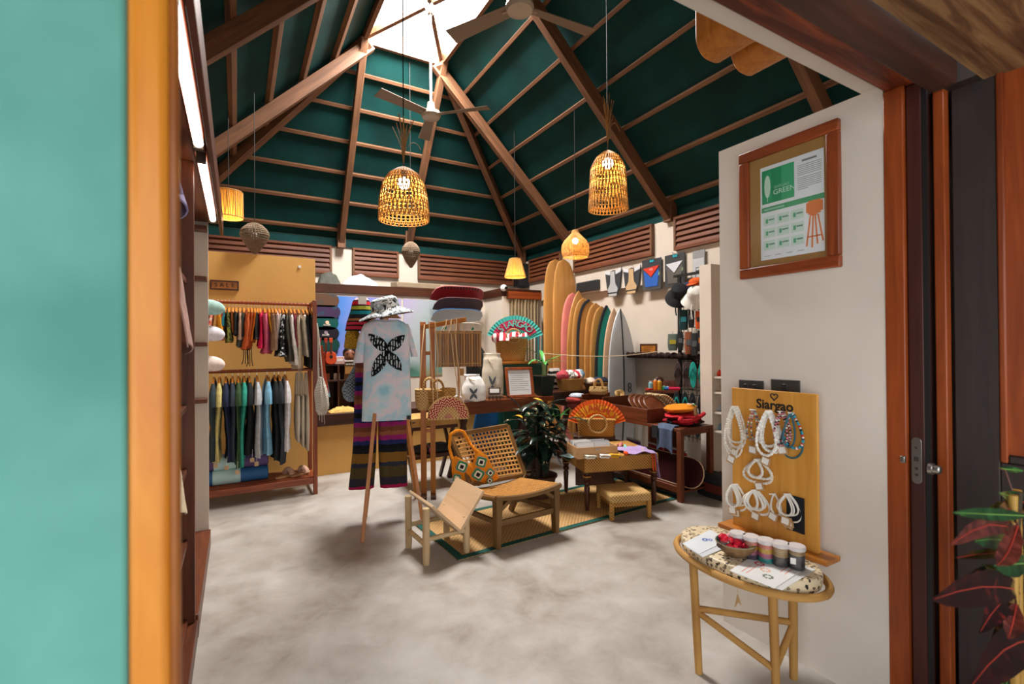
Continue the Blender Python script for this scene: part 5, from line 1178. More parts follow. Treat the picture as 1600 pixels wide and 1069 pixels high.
def granny(px, py, r, rot, dep=-.031):
    x, z = gx(px, py)
    q = M()
    for k_, (rr, c_) in enumerate(((1.0, 0), (.78, 1), (.5, 2), (.27, 3))):
        pass
    g = None
    for rr, c_, nm in ((1.0, '#7d8794:.9', 'square_edge'), (.86, '#1f7a30:.9', 'square_round'), (.62, '#dcd8ce:.9', 'square_round'), (.34, '#241414:.9', 'square_centre')):
        o = [(r*sG*rr*(1+.12*math.cos(4*a))*math.cos(a+rot), r*sG*rr*(1+.12*math.cos(4*a))*math.sin(a+rot)) for a in [i*2*PI/24 for i in range(24)]]
        mm = M().prism(o, .004, T((x, dep, z), rx=PI/2)); dep -= .0035; g = mm.wob(.002, 90).obj(nm, c_+':cloth', gb)
for a in ((722, 727, 9, .4), (747, 740, 9.5, .2), (752, 721, 8.5, .5), (766, 738, 6.5, .1), (714, 745, 6.5, .5), (732, 752, 5.5, .4), (765, 750, 5, .3)): granny(*a)
# ============================================================ big potted plant behind the chair
pc = V((A(842, 780, 3.98).x, 3.98, 0))
t = thing('potted_plant', 'large dark-leaved plant in a brown clay pot behind the lounge chair', 'plant', pc)
sP = (pc-CAM).dot(_F)/FPX; zr = A(842, 741, 3.98).z; Rp = 27*sP
M().lathe([(Rp*.62, 0), (Rp*.85, zr*.35), (Rp*.95, zr*.75), (Rp*1.0, zr*.9), (Rp*1.08, zr*.92), (Rp*1.08, zr), (Rp*.93, zr), (Rp*.9, zr*.9), (0, zr*.88)], 30, cap=False).obj('pot', '#5a3a28:.7', t)
M().lathe([(Rp*.9, zr*.885), (0, zr*.9)], 20, cap=False).wob(.01, 30).obj('soil', 'soil', t)
DEF['crotonleaf'] = lambda n: leafy(n, '#10201a', '#1d3428', '#4b6550', 14, .2)  # grey third tone paints highlights into the leaf colour
DEF['crotonyellow'] = lambda n: leafy(n, '#c98a12', '#d9a51f', '#e8c040', 20, .4)
DEF['leafgreen'] = lambda n: leafy(n, '#1f5a20', '#3f8a35', '#7fb860', 14, .35)
def leaf(p, d, L_, w_, droop, nseg=7, up=V((0, 0, 1)), fold=.25):
    p, d = V(p), V(d).normalized(); s_ = d.cross(up)
    if s_.length < .05: s_ = d.cross(V((1, 0, 0)))
    s_.normalize(); m = M(); pts = []; q = p.copy()
    rows = []
    for i in range(nseg+1):
        v = i/nseg; wv = w_*(math.sin(PI*min(1, v*.93+.05))**.75)*(1 if i < nseg else .05)
        n2 = s_.cross(d).normalized()
        rows.append((q.copy(), s_*wv/2+n2*abs(wv)*fold*.5, s_*-wv/2+n2*abs(wv)*fold*.5, n2)); d = (d+V((0, 0, -droop/nseg))).normalized(); s_ = (s_-d*s_.dot(d)).normalized(); q = q+d*L_/nseg
    vs = []
    for c_, a, b, n2 in rows: vs += [c_+a, c_+a*.5-n2*.0, c_, c_+b*.5, c_+b]
    fs = [(i*5+j, i*5+j+1, (i+1)*5+j+1, (i+1)*5+j) for i in range(nseg) for j in range(4)]
    return vs, fs
rnd = random.Random(5); stem = M()
stems = [(0, 0, .55), (.05, .03, .45), (-.06, .02, .4), (.02, -.06, .5), (-.05, -.06, .5), (.07, -.04, .5)]
ztop = A(848, 612, 3.95).z
lm = []
for i, (dx, dy, hh) in enumerate(stems):
    top = V((dx*2.6, dy*2.6, zr*.9+(ztop-zr)*(.66+.07*(i*5 % 6)/2))); pts = bez([(dx, dy, zr*.85), (dx*1.2, dy*1.2, zr+.2), top], 6); stem.tube(pts, [.016-.0015*k for k in range(7)], 7)
    for k in range(17):
        f = .5+.5*k/16; q = pts[min(6, int(f*6))].lerp(pts[min(6, int(f*6)+1)], f*6-int(f*6)) if f < 1 else pts[6]
        a = k*2.4+i*1.1+rnd.uniform(-.3, .3); el = -.9+1.8*f+rnd.uniform(-.15, .15); d = V((math.cos(a)*math.cos(el), math.sin(a)*math.cos(el), math.sin(el)))
        lm.append((q, d, rnd.uniform(.25, .4), rnd.uniform(.06, .09), rnd.uniform(.7, 1.5)))
stem.obj('stems', '#3d3222:.8', t)
for i, a in enumerate(lm):
    a = a if not (i % 14 == 5 or i % 9 == 2) else (a[0], a[1], a[2]*.5, a[3]*.7, a[4])
    vs, fs = leaf(*a); M().add(vs, fs).obj('leaf', 'crotonyellow' if i % 14 == 5 else ('leafgreen' if i % 9 == 2 else 'crotonleaf'), t)
# ============================================================ rattan coffee table and footstool
f1, f2 = G(917, 800), G(1023, 790)
l1, l2 = A(917, 716, f1.y), A(1026, 700, f2.y)
u = (f2-f1).normalized(); rz = math.atan2(u.y, u.x); W2 = (f2-f1).length/2+.03; D2 = .31
n_ = V((-u.y, u.x, 0)); c = (f1+f2)/2+n_*(D2-.03)
t = thing('rattan_table', 'low square rattan-covered coffee table with turned dark legs', 'table', (c.x, c.y, 0), rz); WT = wm(t); inv = WT.inverted()
zT = at(970, 712, -D2).z; zTb = at(970, 736, -D2).z
M().box(-W2, W2, -D2, D2, zTb, zT).obj('rattan_top', 'wicker', t, bev=.012)
for x in (-W2+.035, W2-.035):
    for y in (-D2+.035, D2-.035):
        h = zTb
        M().lathe([(.014, RZ), (.02, .06), (.024, h*.45), (.026, h*.62), (.018, h*.66), (.03, h*.7), (.03, h*.76), (.02, h*.79), (.032, h*.83), (.034, h*.9), (.026, h*.93), (.036, h*.96), (.036, h)], 14, (x, y, 0)).obj('leg', 'dkwoodz', t)
        M().tube(arc((x, y, h*.9), .034, 0, 2*PI, 14, (1, 0, 0), (0, 1, 0))[:-1], .006, 6, True).obj('rattan_binding', 'wicker', t)
def tab(px, py, z=None):                # point on the coffee table top
    p = G(px, py, zT if z is None else z); return p
g1, g2 = G(956, 814), G(1014, 809); u2 = (g2-g1).normalized(); rz2 = math.atan2(u2.y, u2.x); w2 = (g2-g1).length/2+.02; d2 = .17; c2 = (g1+g2)/2+V((-u2.y, u2.x, 0))*(d2-.02)
fs_ = thing('footstool', 'small rattan-wrapped footstool tucked in front of the coffee table', 'stool', (c2.x, c2.y, 0), rz2); inv = wm(fs_).inverted()
zf, zfb = at(985, 772, -d2).z, at(985, 784, -d2).z
M().box(-w2, w2, -d2, d2, zfb-.01, zf).obj('seat', 'basketpale', fs_, bev=.018)
M().box(-w2+.03, w2-.03, -d2+.03, d2-.03, zfb-.05, zfb-.01).obj('apron', 'wicker', fs_)
for x in (-w2+.02, w2-.02):
    for y in (-d2+.02, d2-.02): M().bar((x, y, .002 if y < 0 else RZ), (x, y, zfb), .036, .036, (0, 1, 0)).obj('leg', 'wicker', fs_, bev=.008)
M().tube(arc((-w2+.0, -d2-.01, zfb*.45), .022, 0, 2*PI, 12, (.6, -.8, 0), (0, 0, 1))[:-1], .003, 5, True).obj('ring', '#8a6a3a:.5', fs_)
# ---- things on the coffee table
def onT(name, label, cat, px, py, rzx=0, z=None): p = G(px, py, zT+.001 if z is None else z); return thing(name, label, cat, p, rz+rzx)
sC = (c-CAM).dot(_F)/FPX
t = onT('postcard_box', 'pale wooden open box full of clear-wrapped prints on the coffee table', 'box', 934, 716); inv = wm(t).inverted(); w_, d_, h_ = 31*sC, .13, .1
M().box(-w_, w_, 0, .008, 0, h_).obj('front', 'boxwood', t, bev=.002); M().box(-w_, w_, 2*d_, 2*d_+.008, 0, h_).obj('back', 'boxwood', t, bev=.002)
for x in (-w_, w_-.008): M().box(x, x+.008, .008, 2*d_, 0, h_).obj('side', 'boxwood', t, bev=.002)
M().box(-w_, w_, .008, 2*d_, 0, .008).obj('bottom', 'boxwood', t); M().box(-.02, .02, -.002, 0, h_*.7, h_*.88).obj('clasp', 'steel', t)
rnd = random.Random(3)
for k in range(16):
    x = -w_*.55+(k % 2)*w_*1.05+rnd.uniform(-.02, .02); y = .02+k*.0148; ti = rnd.uniform(.25, .6)
    m = M().box(-w_*.42, w_*.42, -.0015, .0015, 0, .12); m.xf(T((x*.8, y, .012), rx=-ti if y < .2 else ti)); m.obj('wrapped_print', ['#d9dadd:.25', '#c3c6cb:.25', '#e4e3e0:.25', '#aeb0b8:.25'][k % 4], t)
    if k % 3 == 0: m = M().box(-w_*.3, w_*.3, -.0025, -.0015, .05, .08); m.xf(T((x*.8, y, .012), rx=-ti if y < .2 else ti)); m.obj('print_motif', '#5a5d66:.4', t)
for px, py, c1, c2_, nm, a in ((925, 713, '#d8d4c4', '#26302c', 'white and black patterned', .1), (947, 712, '#dcd6cc', '#c24a3a', 'white and red patterned', -.15), (962, 711, '#d9a424', '#3a4a8a', 'mustard yellow', -.2)):
    t = onT('folded_socks', '%s folded pair of socks at the front edge of the coffee table' % nm, 'socks', px, py+6, a)
    DEF['sock%d' % px] = (lambda c1, c2_: lambda n: blotch(n, [c1, c1, c2_], 45, .9, 'CONSTANT', lo=.2, hi=.58))(c1, c2_)
    for k in range(2): M().sheet(lambda u, v: V(((u-.5)*.095, (v)*.1, .012+k*.017+.004*math.sin(u*4+v*3))), 6, 6, .014).obj('sock', 'sock%d' % px, t, bev=.004)
t = onT('paper_stack', 'pale blue paper sheet at the left corner of the coffee table', 'paper', 897, 714, .5); M().box(-.06, .09, -.02, .12, 0, .003).obj('sheet', '#7fb0c0:.6', t); M().box(-.05, .07, -.01, .1, .003, .005).obj('sheet', '#a4c4cc:.6', t)
DEF['daisy'] = lambda n: blotch(n, ['#a28bb8', '#a890bd', '#a28bb8', '#d8b45a'], 24, .9, 'CONSTANT', lo=.2, hi=.68)
t = onT('daisy_cloth', 'lilac daisy-print cloth with orange ties draped over the coffee table corner', 'cloth', 993, 706); inv = wm(t).inverted()
def dc(u, v):
    x = -.18+.37*u+.05*v; y = .15-.29*v; zc = .02+.02*mnoise.noise(V((u*4, v*4, 1)))
    e = inv @ (WT @ V((0, -D2, 0))); over = max(0, x-.13)
    return V((x-over*.6, y, max(zc-over*2.3, -.3)))
M().sheet(dc, 14, 12, .005).obj('cloth_body', 'daisy', t)
for a in (.1, .125): M().tube(bez([(a, -.11, .0), (a+.01, -.14, -.05), (a-.01, -.14, -.1), (a+.005, -.14, -.15)], 6), .006, 5).obj('tie', '#e0501a:.9', t)
M().ball((-.15, -.1, .018), (.02, .03, .018), 10, 6).obj('tie_knot', '#e0501a:.9', t)
for k, (px, py, c1, nm) in enumerate(((962, 692, '#c98a62', 'tan'), (970, 690, '#c47a70', 'rose'), (978, 694, '#7fb8b0', 'aqua'), (956, 698, '#2f6a58', 'green'))):
    t = onT('rolled_scarf', '%s rolled scarf lying behind the lilac cloth on the coffee table' % nm, 'scarf', px, py+8, .9+.15*k); M().tube([(-.1, 0, .016), (.0, .004, .018), (.1, 0, .016)], [.012, .017, .012], 10).obj('scarf_roll', c1+':.9:cloth', t)
# basket with ring handles and orange fan, behind the box
Yk = 4.02; p = A(932, 668, Yk); z0 = A(932, 680, Yk).z; sK = (p-CAM).dot(_F)/FPX
zst = z0
bs = thing('basket_plinth', 'dark wooden plinth under the ring-handled basket, behind the coffee table', 'plinth', (p.x, Yk+.04, 0), face(932))
M().box(-.2, .2, -.1, .12, 0, z0-.03).obj('plinth_body', 'dkwood', bs, bev=.005); M().box(-.22, .22, -.12, .14, z0-.03, z0-.001).obj('plinth_top', 'dkwood', bs, bev=.004)
t = thing('ring_basket', 'rectangular wicker basket with two round ring handles behind the print box', 'basket', (p.x, Yk, z0), face(932))
loft([(0, -28*sK, 27*sK, .085), (.01, -28*sK, 27*sK, .09), (26*sK, -30*sK, 29*sK, .1)], 28, 5, cap=True).obj('basket_body', 'wicker', t)
M().tube([(x, y, 26*sK) for x, y in ((-30*sK, -.1), (29*sK, -.1), (29*sK, .1), (-30*sK, .1))], .008, 6, True).obj('rim', 'wicker', t)
for y, dz, r_ in ((-.112, 20, 13.5), (.112, 27, 12.5)): M().tube(arc((2*sK, y, dz*sK), r_*sK, 0, 2*PI, 26)[:-1], .012, 8, True).obj('ring_handle', 'basketpale', t)
def handfan(loc, rzx, R_, c1, c2_, word, a0, a1, label, sz, tilt=.12, tm='#c8281e:.7'):
    t = thing('hand_fan', label, 'fan', loc, rzx); n = 22
    DEF[label] = lambda nm: plain(label, c1, .8)
    def fn(u, v): a = a1+(a0-a1)*u; r_ = R_*(.28+.72*v); z = r_*math.sin(a); return V((r_*math.cos(a), .004*(1 if int(u*n*2+.5) % 2 else -1)+z*tilt, z))
    M().sheet(fn, n*2, 5, .003).obj('fan_leaf', c1+':.8', t)
    M().sheet(lambda u, v: fn(.08+.84*u, .38+.42*v)+V((0, -.004, 0)), n*2, 3, .002).obj('fan_band', c2_+':.8', t)
    for i in range(9):
        a = a0+(a1-a0)*i/8; M().bar((R_*.02*math.cos(a), 0, R_*.02*math.sin(a)), (R_*.32*math.cos(a), R_*.32*math.sin(a)*tilt, R_*.32*math.sin(a)), .012, .003, (0, 1, 0)).obj('rib', '#8a5a2c:.6', t)
    k = len(word)
    for i, ch in enumerate(word):
        a = a1-(a1-a0)*(.2+.6*(i/(k-1))); r_ = R_*.71
        q = V((r_*math.cos(a), r_*math.sin(a)*tilt-.014, r_*math.sin(a))); text(ch, sz, tm, t, T(q, rx=PI/2-tilt) @ Mx.Rotation(a-PI/2, 4, 'Z'), 'letter', .003)
    return t
sF = sK; handfan((A(934, 662, Yk).x, Yk+.02, A(934, 672, Yk).z), face(934), 47*sF, '#dc5a14', '#d99a1e', 'SIARGAO', math.radians(18), math.radians(163), 'orange folding hand fan lettered SIARGAO standing in the ring-handled basket', .115, tm='#b8341a:.7')
M().ball(A(928, 672, Yk-.02), (.05, .03, .03), 12, 8, .2, 3).obj('purple_cloth', '#4a3458:.9:cloth', label='small bundle of dark purple cloth inside the ring-handled basket', cat='cloth')
# ============================================================ dark console table with bags and frame
Yt = 4.75; zq = A(790, 632, Yt).z; zq1 = A(790, 624, Yt).z
x0, x1 = A(722, 626, Yt).x, A(866, 626, Yt).x
ct = thing('console_table', 'dark wooden trestle console table with crossed legs behind the lounge chair', 'table', ((x0+x1)/2, Yt+.2, 0)); W_ = (x1-x0)/2
M().box(-W_, W_, -.2, .3, zq, zq1).obj('top', 'tablewood', ct, bev=.004); M().box(-W_+.06, W_-.06, -.15, .25, zq-.09, zq).obj('apron', 'tablewood', ct, bev=.003)
for x in (-W_+.12, W_-.3):
    for k in (-1, 1): M().bar((x+k*.13, -.1*k+.05, 0), (x-k*.03, .06*k+.05, zq-.05), .05, .05, (0, 1, 0)).obj('leg', 'dkwoodz', ct, bev=.004)
M().bar((-W_+.15, .05, .3), (W_-.3, .05, .3), .04, .05).obj('stretcher', 'dkwood', ct, bev=.003)
ZQ = zq1+.001
# blue painted board leaning under the table
c = A(765, 660, 5.3); t = thing('blue_board', 'blue and yellow painted board leaning under the console table', 'board', (c.x, 5.3, 0), 0)
zb = A(765, 628, 5.3).z
m = M().prism([(-.22, 0), (.2, 0), (.24, zb*.5), (.16, zb*.92), (.02, zb), (-.16, zb*.9), (-.24, zb*.5)], .03, T((0, 0, 0), rx=PI/2-.06)); m.obj('board_face', '#16588e:.4', t, bev=.006)
m = M().prism([(.06, .02), (.2, .02), (.23, zb*.5), (.17, zb*.8)], .006, T((0, -.03, 0), rx=PI/2-.06)); m.obj('yellow_stripe', '#c08a3a:.5', t)
sQ = (A(760, 600, Yt)-CAM).dot(_F)/FPX
DEF['totelogo'] = lambda n: plain(n, '#5a6068', .9)
def tote(px0, px1, py0, py1, Y, label, slump=0, col='canvas', logo=True, rzx=0):
    pc = A((px0+px1)/2, py1, Y); s_ = (pc-CAM).dot(_F)/FPX; w_ = (px1-px0)/2*s_; h_ = (py1-py0)*s_
    t = thing('drawstring_bag', label, 'bag', (pc.x, Y, ZQ), face((px0+px1)/2)+rzx)
    rows = [(0, -w_*.8, w_*.9, .06), (.02, -w_*.95, w_, .085), (h_*.3, -w_, w_*.98, .09), (h_*.6, -w_*(.96-.2*slump), w_*(.95-.1*slump), .08), (h_*.85, -w_*(.86-.2*slump), w_*(.86-.4*slump), .055), (h_*.93, -w_*.78, w_*(.74-.4*slump), .035), (h_, -w_*.82, w_*(.76-.4*slump), .035)]
    m = loft(rowi(rows, 26), 30, 2.5, .005, 6, px0).wob(.009, 12, px0); m.obj('bag_body', col, t)
    if logo:
        for dx, dz, ex, ez in ((0, .3, -.3, .52), (0, .3, .3, .5), (0, .3, -.28, .08), (0, .3, .28, .1)):
            po = petal(dx*w_, dz*h_, ex*w_, ez*h_, .1*w_); M().prism(po, .012, T((0, -.084, 0), rx=PI/2)).obj('logo_petal', 'totelogo', t)
    M().tube(bez([(-w_*.4, -.04, h_*.9), (-w_*.2, -.07, h_*.8), (w_*.1, -.08, h_*.78)], 6), .006, 5).obj('cord', '#cbb79a:.9', t)
    return t
tote(752, 787, 543, 612, Yt+.22, 'tall cream canvas drawstring bag with grey crossed-board logo on the console table')
tote(720, 760, 578, 619, Yt+.06, 'small slumped white canvas pouch with logo at the left of the console table', .6, 'white')
p = A(760, 540, Yt+.38); t = thing('black_bag', 'black backpack leaning behind the canvas bags on the console table', 'bag', (A(756, 560, Yt+.4).x, Yt+.4, ZQ), face(756))
sB = (p-CAM).dot(_F)/FPX
loft(rowi([(0, -26*sB, 22*sB, .08), (.05, -28*sB, 24*sB, .1), (50*sB, -28*sB, 14*sB, .09), (75*sB, -24*sB, -2*sB, .07), (92*sB, -22*sB, -12*sB, .04)], 16), 24, 2.4, .004, 3).obj('bag_body', '#17191b:.7:cloth', t)
M().tube(bez([(-20*sB, -.1, 60*sB), (0, -.12, 40*sB), (16*sB, -.11, 10*sB)], 8), .012, 6).obj('strap', 'black', t)
# small name card on a wooden rest, letter frame on an easel stand
p = A(781, 615, Yt-.08); t = thing('card_holder', 'small white card on a carved wooden holder at the table edge', 'sign', (p.x, Yt+.04, ZQ), face(781)); s_ = sQ
M().box(-10*s_, 9*s_, -.006, .006, .05, 19*s_).xf(T(rx=-.2)).obj('wooden_back', 'dkwood', t, bev=.002); M().box(-8*s_, 7*s_, -.009, -.006, .075, 17*s_).xf(T(rx=-.2)).obj('card', 'white', t)
for x in (-9, -3, 3, 9): M().tube([(x*s_, -.03, 0), (x*s_, -.03, .035), (x*s_*.9, 0, .06)], .006, 6).obj('foot', 'dkwood', t)
M().box(-11*s_, 11*s_, -.035, -.02, .028, .042).obj('rest_bar', 'dkwood', t, bev=.002)
p = A(823, 617, Yt-.1); t = thing('letter_frame', 'white printed letter in a brown wooden frame propped on the console table', 'frame', (p.x, Yt+.03, ZQ), face(823)+.35)
fw, fh = .17, .36; R_ = T((0, 0, 0), rx=-.24)
M().box(-fw, fw, .004, .012, 0, fh).xf(R_).obj('backing', '#2c1a10:.7', t)
for a in ((-fw, fw, 0, .035), (-fw, fw, fh-.035, fh), (-fw, -fw+.035, .035, fh-.035), (fw-.035, fw, .035, fh-.035)): M().box(a[0], a[1], -.014, .004, a[2], a[3]).xf(R_).obj('frame_bar', 'mahogz', t, bev=.004)
M().box(-fw+.035, fw-.035, .0, .004, .035, fh-.035).xf(R_).obj('letter', '#d8d8d8:.5', t)
for k in range(9): M().box(-fw+.06, fw-.06-(.05 if k % 4 == 3 else 0), -.0012, 0, fh-.075-k*.024, fh-.070-k*.024).xf(R_).obj('text_line', '#9a9a9c:.7', t)
M().bar((0, .1, fh*.8), (0, .22, 0), .03, .012).obj('easel_leg', 'dkwoodz', t)
# green planter boxes with the wicker bag and teal fan on top
Yg = 5.15; zg = A(815, 565, Yg).z
for px0, px1, nm, c in ((785, 822, 'left', '#1f5a48'), (824, 856, 'right', '#0f4434')):
    x0, x1 = A(px0, 600, Yg).x, A(px1, 600, Yg).x
    t = thing('green_planter', 'tall dark green planter box behind the letter frame, %s one' % nm, 'planter', ((x0+x1)/2, Yg+.16, 0), 0, 'green planter boxes'); w_ = (x1-x0)/2
    M().hexa([(-w_*.8, -.13, 0), (w_*.8, -.13, 0), (w_*.8, .13, 0), (-w_*.8, .13, 0), (-w_, -.16, zg-.03), (w_, -.16, zg-.03), (w_, .16, zg-.03), (-w_, .16, zg-.03)]).obj('body', c+':.4', t, bev=.01)
    M().box(-w_-.008, w_+.008, -.168, .168, zg-.06, zg-.03).obj('rim', c+':.4', t, bev=.004)
x0, x1 = A(778, 563, Yg).x, A(838, 563, Yg).x
M().box(x0, x1, Yg-.03, Yg+.3, zg-.029, zg).obj('wooden_board', 'honeyx', label='brown wooden board laid across the green planters', cat='board', bev=.003)
p = A(806, 562, Yg+.02); sW = (p-CAM).dot(_F)/FPX
t = thing('wicker_tote', 'honey wicker tote with ring handle and striped towel on the green planters', 'bag', (p.x, Yg+.12, zg+.001), face(806))
loft(rowi([(0, -22*sW, 20*sW, .08), (.02, -23*sW, 21*sW, .09), (36*sW, -27*sW, 25*sW, .1)], 8), 28, 4).obj('bag_body', 'wicker', t)
for y in (-.112, .1): M().tube(arc((3*sW, y, 40*sW), 11*sW, 0, 2*PI, 24)[:-1], .008, 8, True).obj('ring_handle', 'basketpale', t)
DEF['redstripe'] = lambda n: bands(n, [(0, '#a8323c')]+[(i/14, '#e2d8d0' if i % 2 else '#a8323c') for i in range(1, 14)], 0, .55, -.27, .95, .03)
t2 = thing('striped_towel', 'red and white striped towel bundled in the wicker tote', 'towel', (p.x, Yg+.1, zg+36*sW), face(806))
M().grid(lambda u, v: V(((u-.55)*50*sW, -.13+.2*v, 3*sW+12*sW*math.sin(PI*v)*(.6+.5*mnoise.noise(V((u*5, v*3, 1))))*(1-.3*u)-(6*sW*(1-v) if u < .5 else 0))), 22, 10).obj('towel_folds', 'redstripe', t2)
M().ball((-26*sW, -.1, 1*sW), (.05, .04, .06), 12, 8, .2).obj('towel_end', 'redstripe', t2)
handfan((A(806, 536, Yg+.2).x, Yg+.22, A(806, 539, Yg+.2).z), face(806), 48*sW, '#3aa39a', '#a8294a', 'SIARGAO', math.radians(20), math.radians(160), 'teal and crimson folding fan lettered SIARGAO standing behind the wicker tote', .12, tm='#57b5aa:.7')
# striped vases (rolled paper cups) right of the fan
for k, (px0, px1, py0, nm) in enumerate(((834, 838, 503, 'slim'), (839, 849, 509, 'wide'))):
    p = A((px0+px1)/2, 540, Yg+.25); s_ = (p-CAM).dot(_F)/FPX; z0 = zg
    DEF['cupstripe'] = lambda n: bands(n, [(0, '#3c8f95'), (.2, '#8a5a4a'), (.32, '#cfc6b8'), (.45, '#3c8f95'), (.62, '#7a3a34'), (.72, '#cfc6b8'), (.85, '#3c8f95')], 0, .1, -.05, .7, .02)
    t = thing('striped_tumbler', '%s striped teal and brown tumbler behind the plant leaves' % nm, 'tumbler', (p.x, Yg+.25, z0), 0, 'striped tumblers'); r_ = (px1-px0)/2*s_
    M().lathe([(r_*.8, 0), (r_, (552-py0)*s_), (r_*.9, (552-py0)*s_), (r_*.7, .01)], 16, cap=False).obj('cup', 'cupstripe', t); M().lathe([(r_*1.03, (552-py0)*s_-.01), (r_*1.03, (552-py0)*s_+.006)], 16, cap=False).obj('lip', 'steel', t)
# pale green bird-nest plant in a dark square pot
p = A(856, 612, Yt+.02); t = thing('nest_plant', 'bright green strap-leaved plant in a dark square pot right of the letter frame', 'plant', (p.x, Yt+.1, ZQ)); s_ = (p-CAM).dot(_F)/FPX; hp = 31*s_
M().hexa([(-.07, -.07, 0), (.07, -.07, 0), (.07, .07, 0), (-.07, .07, 0), (-.1, -.1, hp), (.1, -.1, hp), (.1, .1, hp), (-.1, .1, hp)]).obj('pot', '#0e211d:.5', t, bev=.006)
M().box(-.095, .095, -.095, .095, hp-.004, hp+.004).wob(.006, 30).obj('soil', 'soil', t)
M().lathe([(.03, hp), (.022, hp+.08), (.03, hp+.14), (.01, hp+.17)], 12).obj('crown', '#8fa870:.6', t)
DEF['strapleaf'] = lambda n: leafy(n, '#2f7a35', '#5fae58', '#a8d090', 10, .35)
for k, (a, el, L_, w_, dr) in enumerate(((2.6, 1.1, .34, .06, 1.2), (3.4, .7, .3, .06, 1.4), (.1, .45, .34, .035, .3), (-.5, .2, .3, .045, .25), (1.2, 1.0, .3, .05, 1.0), (4.2, .5, .26, .06, 1.0), (5.2, .7, .22, .05, .9), (2.0, .6, .3, .05, 1.2))):
    vs, fs = leaf((0, 0, hp+.15), (math.cos(a)*math.cos(el), math.sin(a)*math.cos(el), math.sin(el)), L_, w_, dr, 9); M().add(vs, fs).obj('leaf', 'strapleaf', t)
# ============================================================ higher side table with baskets
Ys = 5.0; zs = A(912, 614, Ys).z; x0, x1 = A(862, 610, Ys).x, A(953, 610, Ys).x
t = thing('side_table', 'dark wooden pedestal table carrying baskets in front of the surfboards', 'table', ((x0+x1)/2, Ys+.18, 0)); W_ = (x1-x0)/2
M().box(-W_, W_, -.18, .25, zs, zs+.035).obj('top', 'dkwood', t, bev=.004); M().box(-W_*.5, W_*.35, -.1, .16, zs-.16, zs).obj('apron', 'dkwood', t, bev=.004)
for k in (-1, 1): M().bar((k*W_*.5, .03, 0), (k*W_*.12, .03, zs-.1), .06, .06, (0, 1, 0)).obj('leg', 'dkwoodz', t, bev=.004)
ZZ = zs+.036
def wbasket(px0, px1, py0, Y, label, m_='wicker'):
    p = A((px0+px1)/2, 605, Y); s_ = (p-CAM).dot(_F)/FPX; w_ = (px1-px0)/2*s_; h_ = (607-py0)*s_
    t = thing('wicker_basket', label, 'basket', (p.x, Y, ZZ), 0, 'baskets on the pedestal table')
    loft([(0, -w_*.78, w_*.78, .1), (.01, -w_*.8, w_*.8, .105), (h_, -w_, w_, .13)], 26, 4).obj('basket_body', m_, t); M().tube([(w_*math.cos(a), .13*math.sin(a), h_) for a in [i*2*PI/22 for i in range(22)]], .007, 6, True).obj('rim', m_, t); return t, p, w_, h_, s_
t, p, w_, h_, s_ = wbasket(870, 912, 589, Ys+.1, 'honey wicker basket of striped cloths, left on the pedestal table')
DEF['blackwave'] = lambda n: blotch(n, ['#d4cec4', '#d4cec4', '#3a3836', '#c9c2b8', '#4a4644'], 16, .9, 'CONSTANT', dist=2)
for k, (dx, c, nm, r_) in enumerate(((-.12, '#b0424a:.9:cloth', 'rose red', .075), (-.02, 'blackwave', 'white and black patterned', .085), (.09, 'redstripe', 'white and dark red striped', .09), (.15, '#7a93a8:.9:cloth', 'pale blue', .06))):
    tt = thing('rolled_cloth', '%s rolled cloth in the left basket on the pedestal table' % nm, 'cloth', (p.x+dx, Ys+.1, ZZ+h_-.02), 0, 'rolled cloths in the basket'); M().ball((0, 0, .06), (r_, .1, .075), 16, 10, .25, k).obj('roll', c, tt)
t, p, w_, h_, s_ = wbasket(913, 948, 597, Ys+.06, 'shallow brown wicker tray basket, right on the pedestal table', 'wickerd')
for dx, c, nm in ((-.1, '#cbb6a4', 'beige'), (.03, '#1f2a44', 'navy blue'), (.12, '#161c2c', 'dark navy')):
    tt = thing('rolled_cloth', '%s rolled cloth in the shallow right basket on the pedestal table' % nm, 'cloth', (p.x+dx, Ys+.06, ZZ+h_-.02), 0, 'rolled cloths in the shallow basket'); M().ball((0, 0, .04), (.07, .09, .05), 14, 8, .25, dx*9).obj('roll', c+':.9:cloth', tt)
p = A(864, 575, Ys+.3); t = thing('zebra_pillow', 'small white and black striped cushion behind the striped cloth basket', 'cushion', (A(866, 575, Ys+.35).x, Ys+.35, ZZ), 0); DEF['zebra'] = lambda n: bands(n, [(0, '#1c1a1a')]+[(i/8, '#cfc9c2' if i % 2 else '#1c1a1a') for i in range(1, 8)], 2, .3, 0, .9, .12)
loft(rowi([(0, -.08, .08, .03), (.1, -.1, .1, .06), (.2, -.1, .1, .06), (.28, -.08, .08, .03)], 8), 20, 3).obj('cushion_body', 'zebra', t)
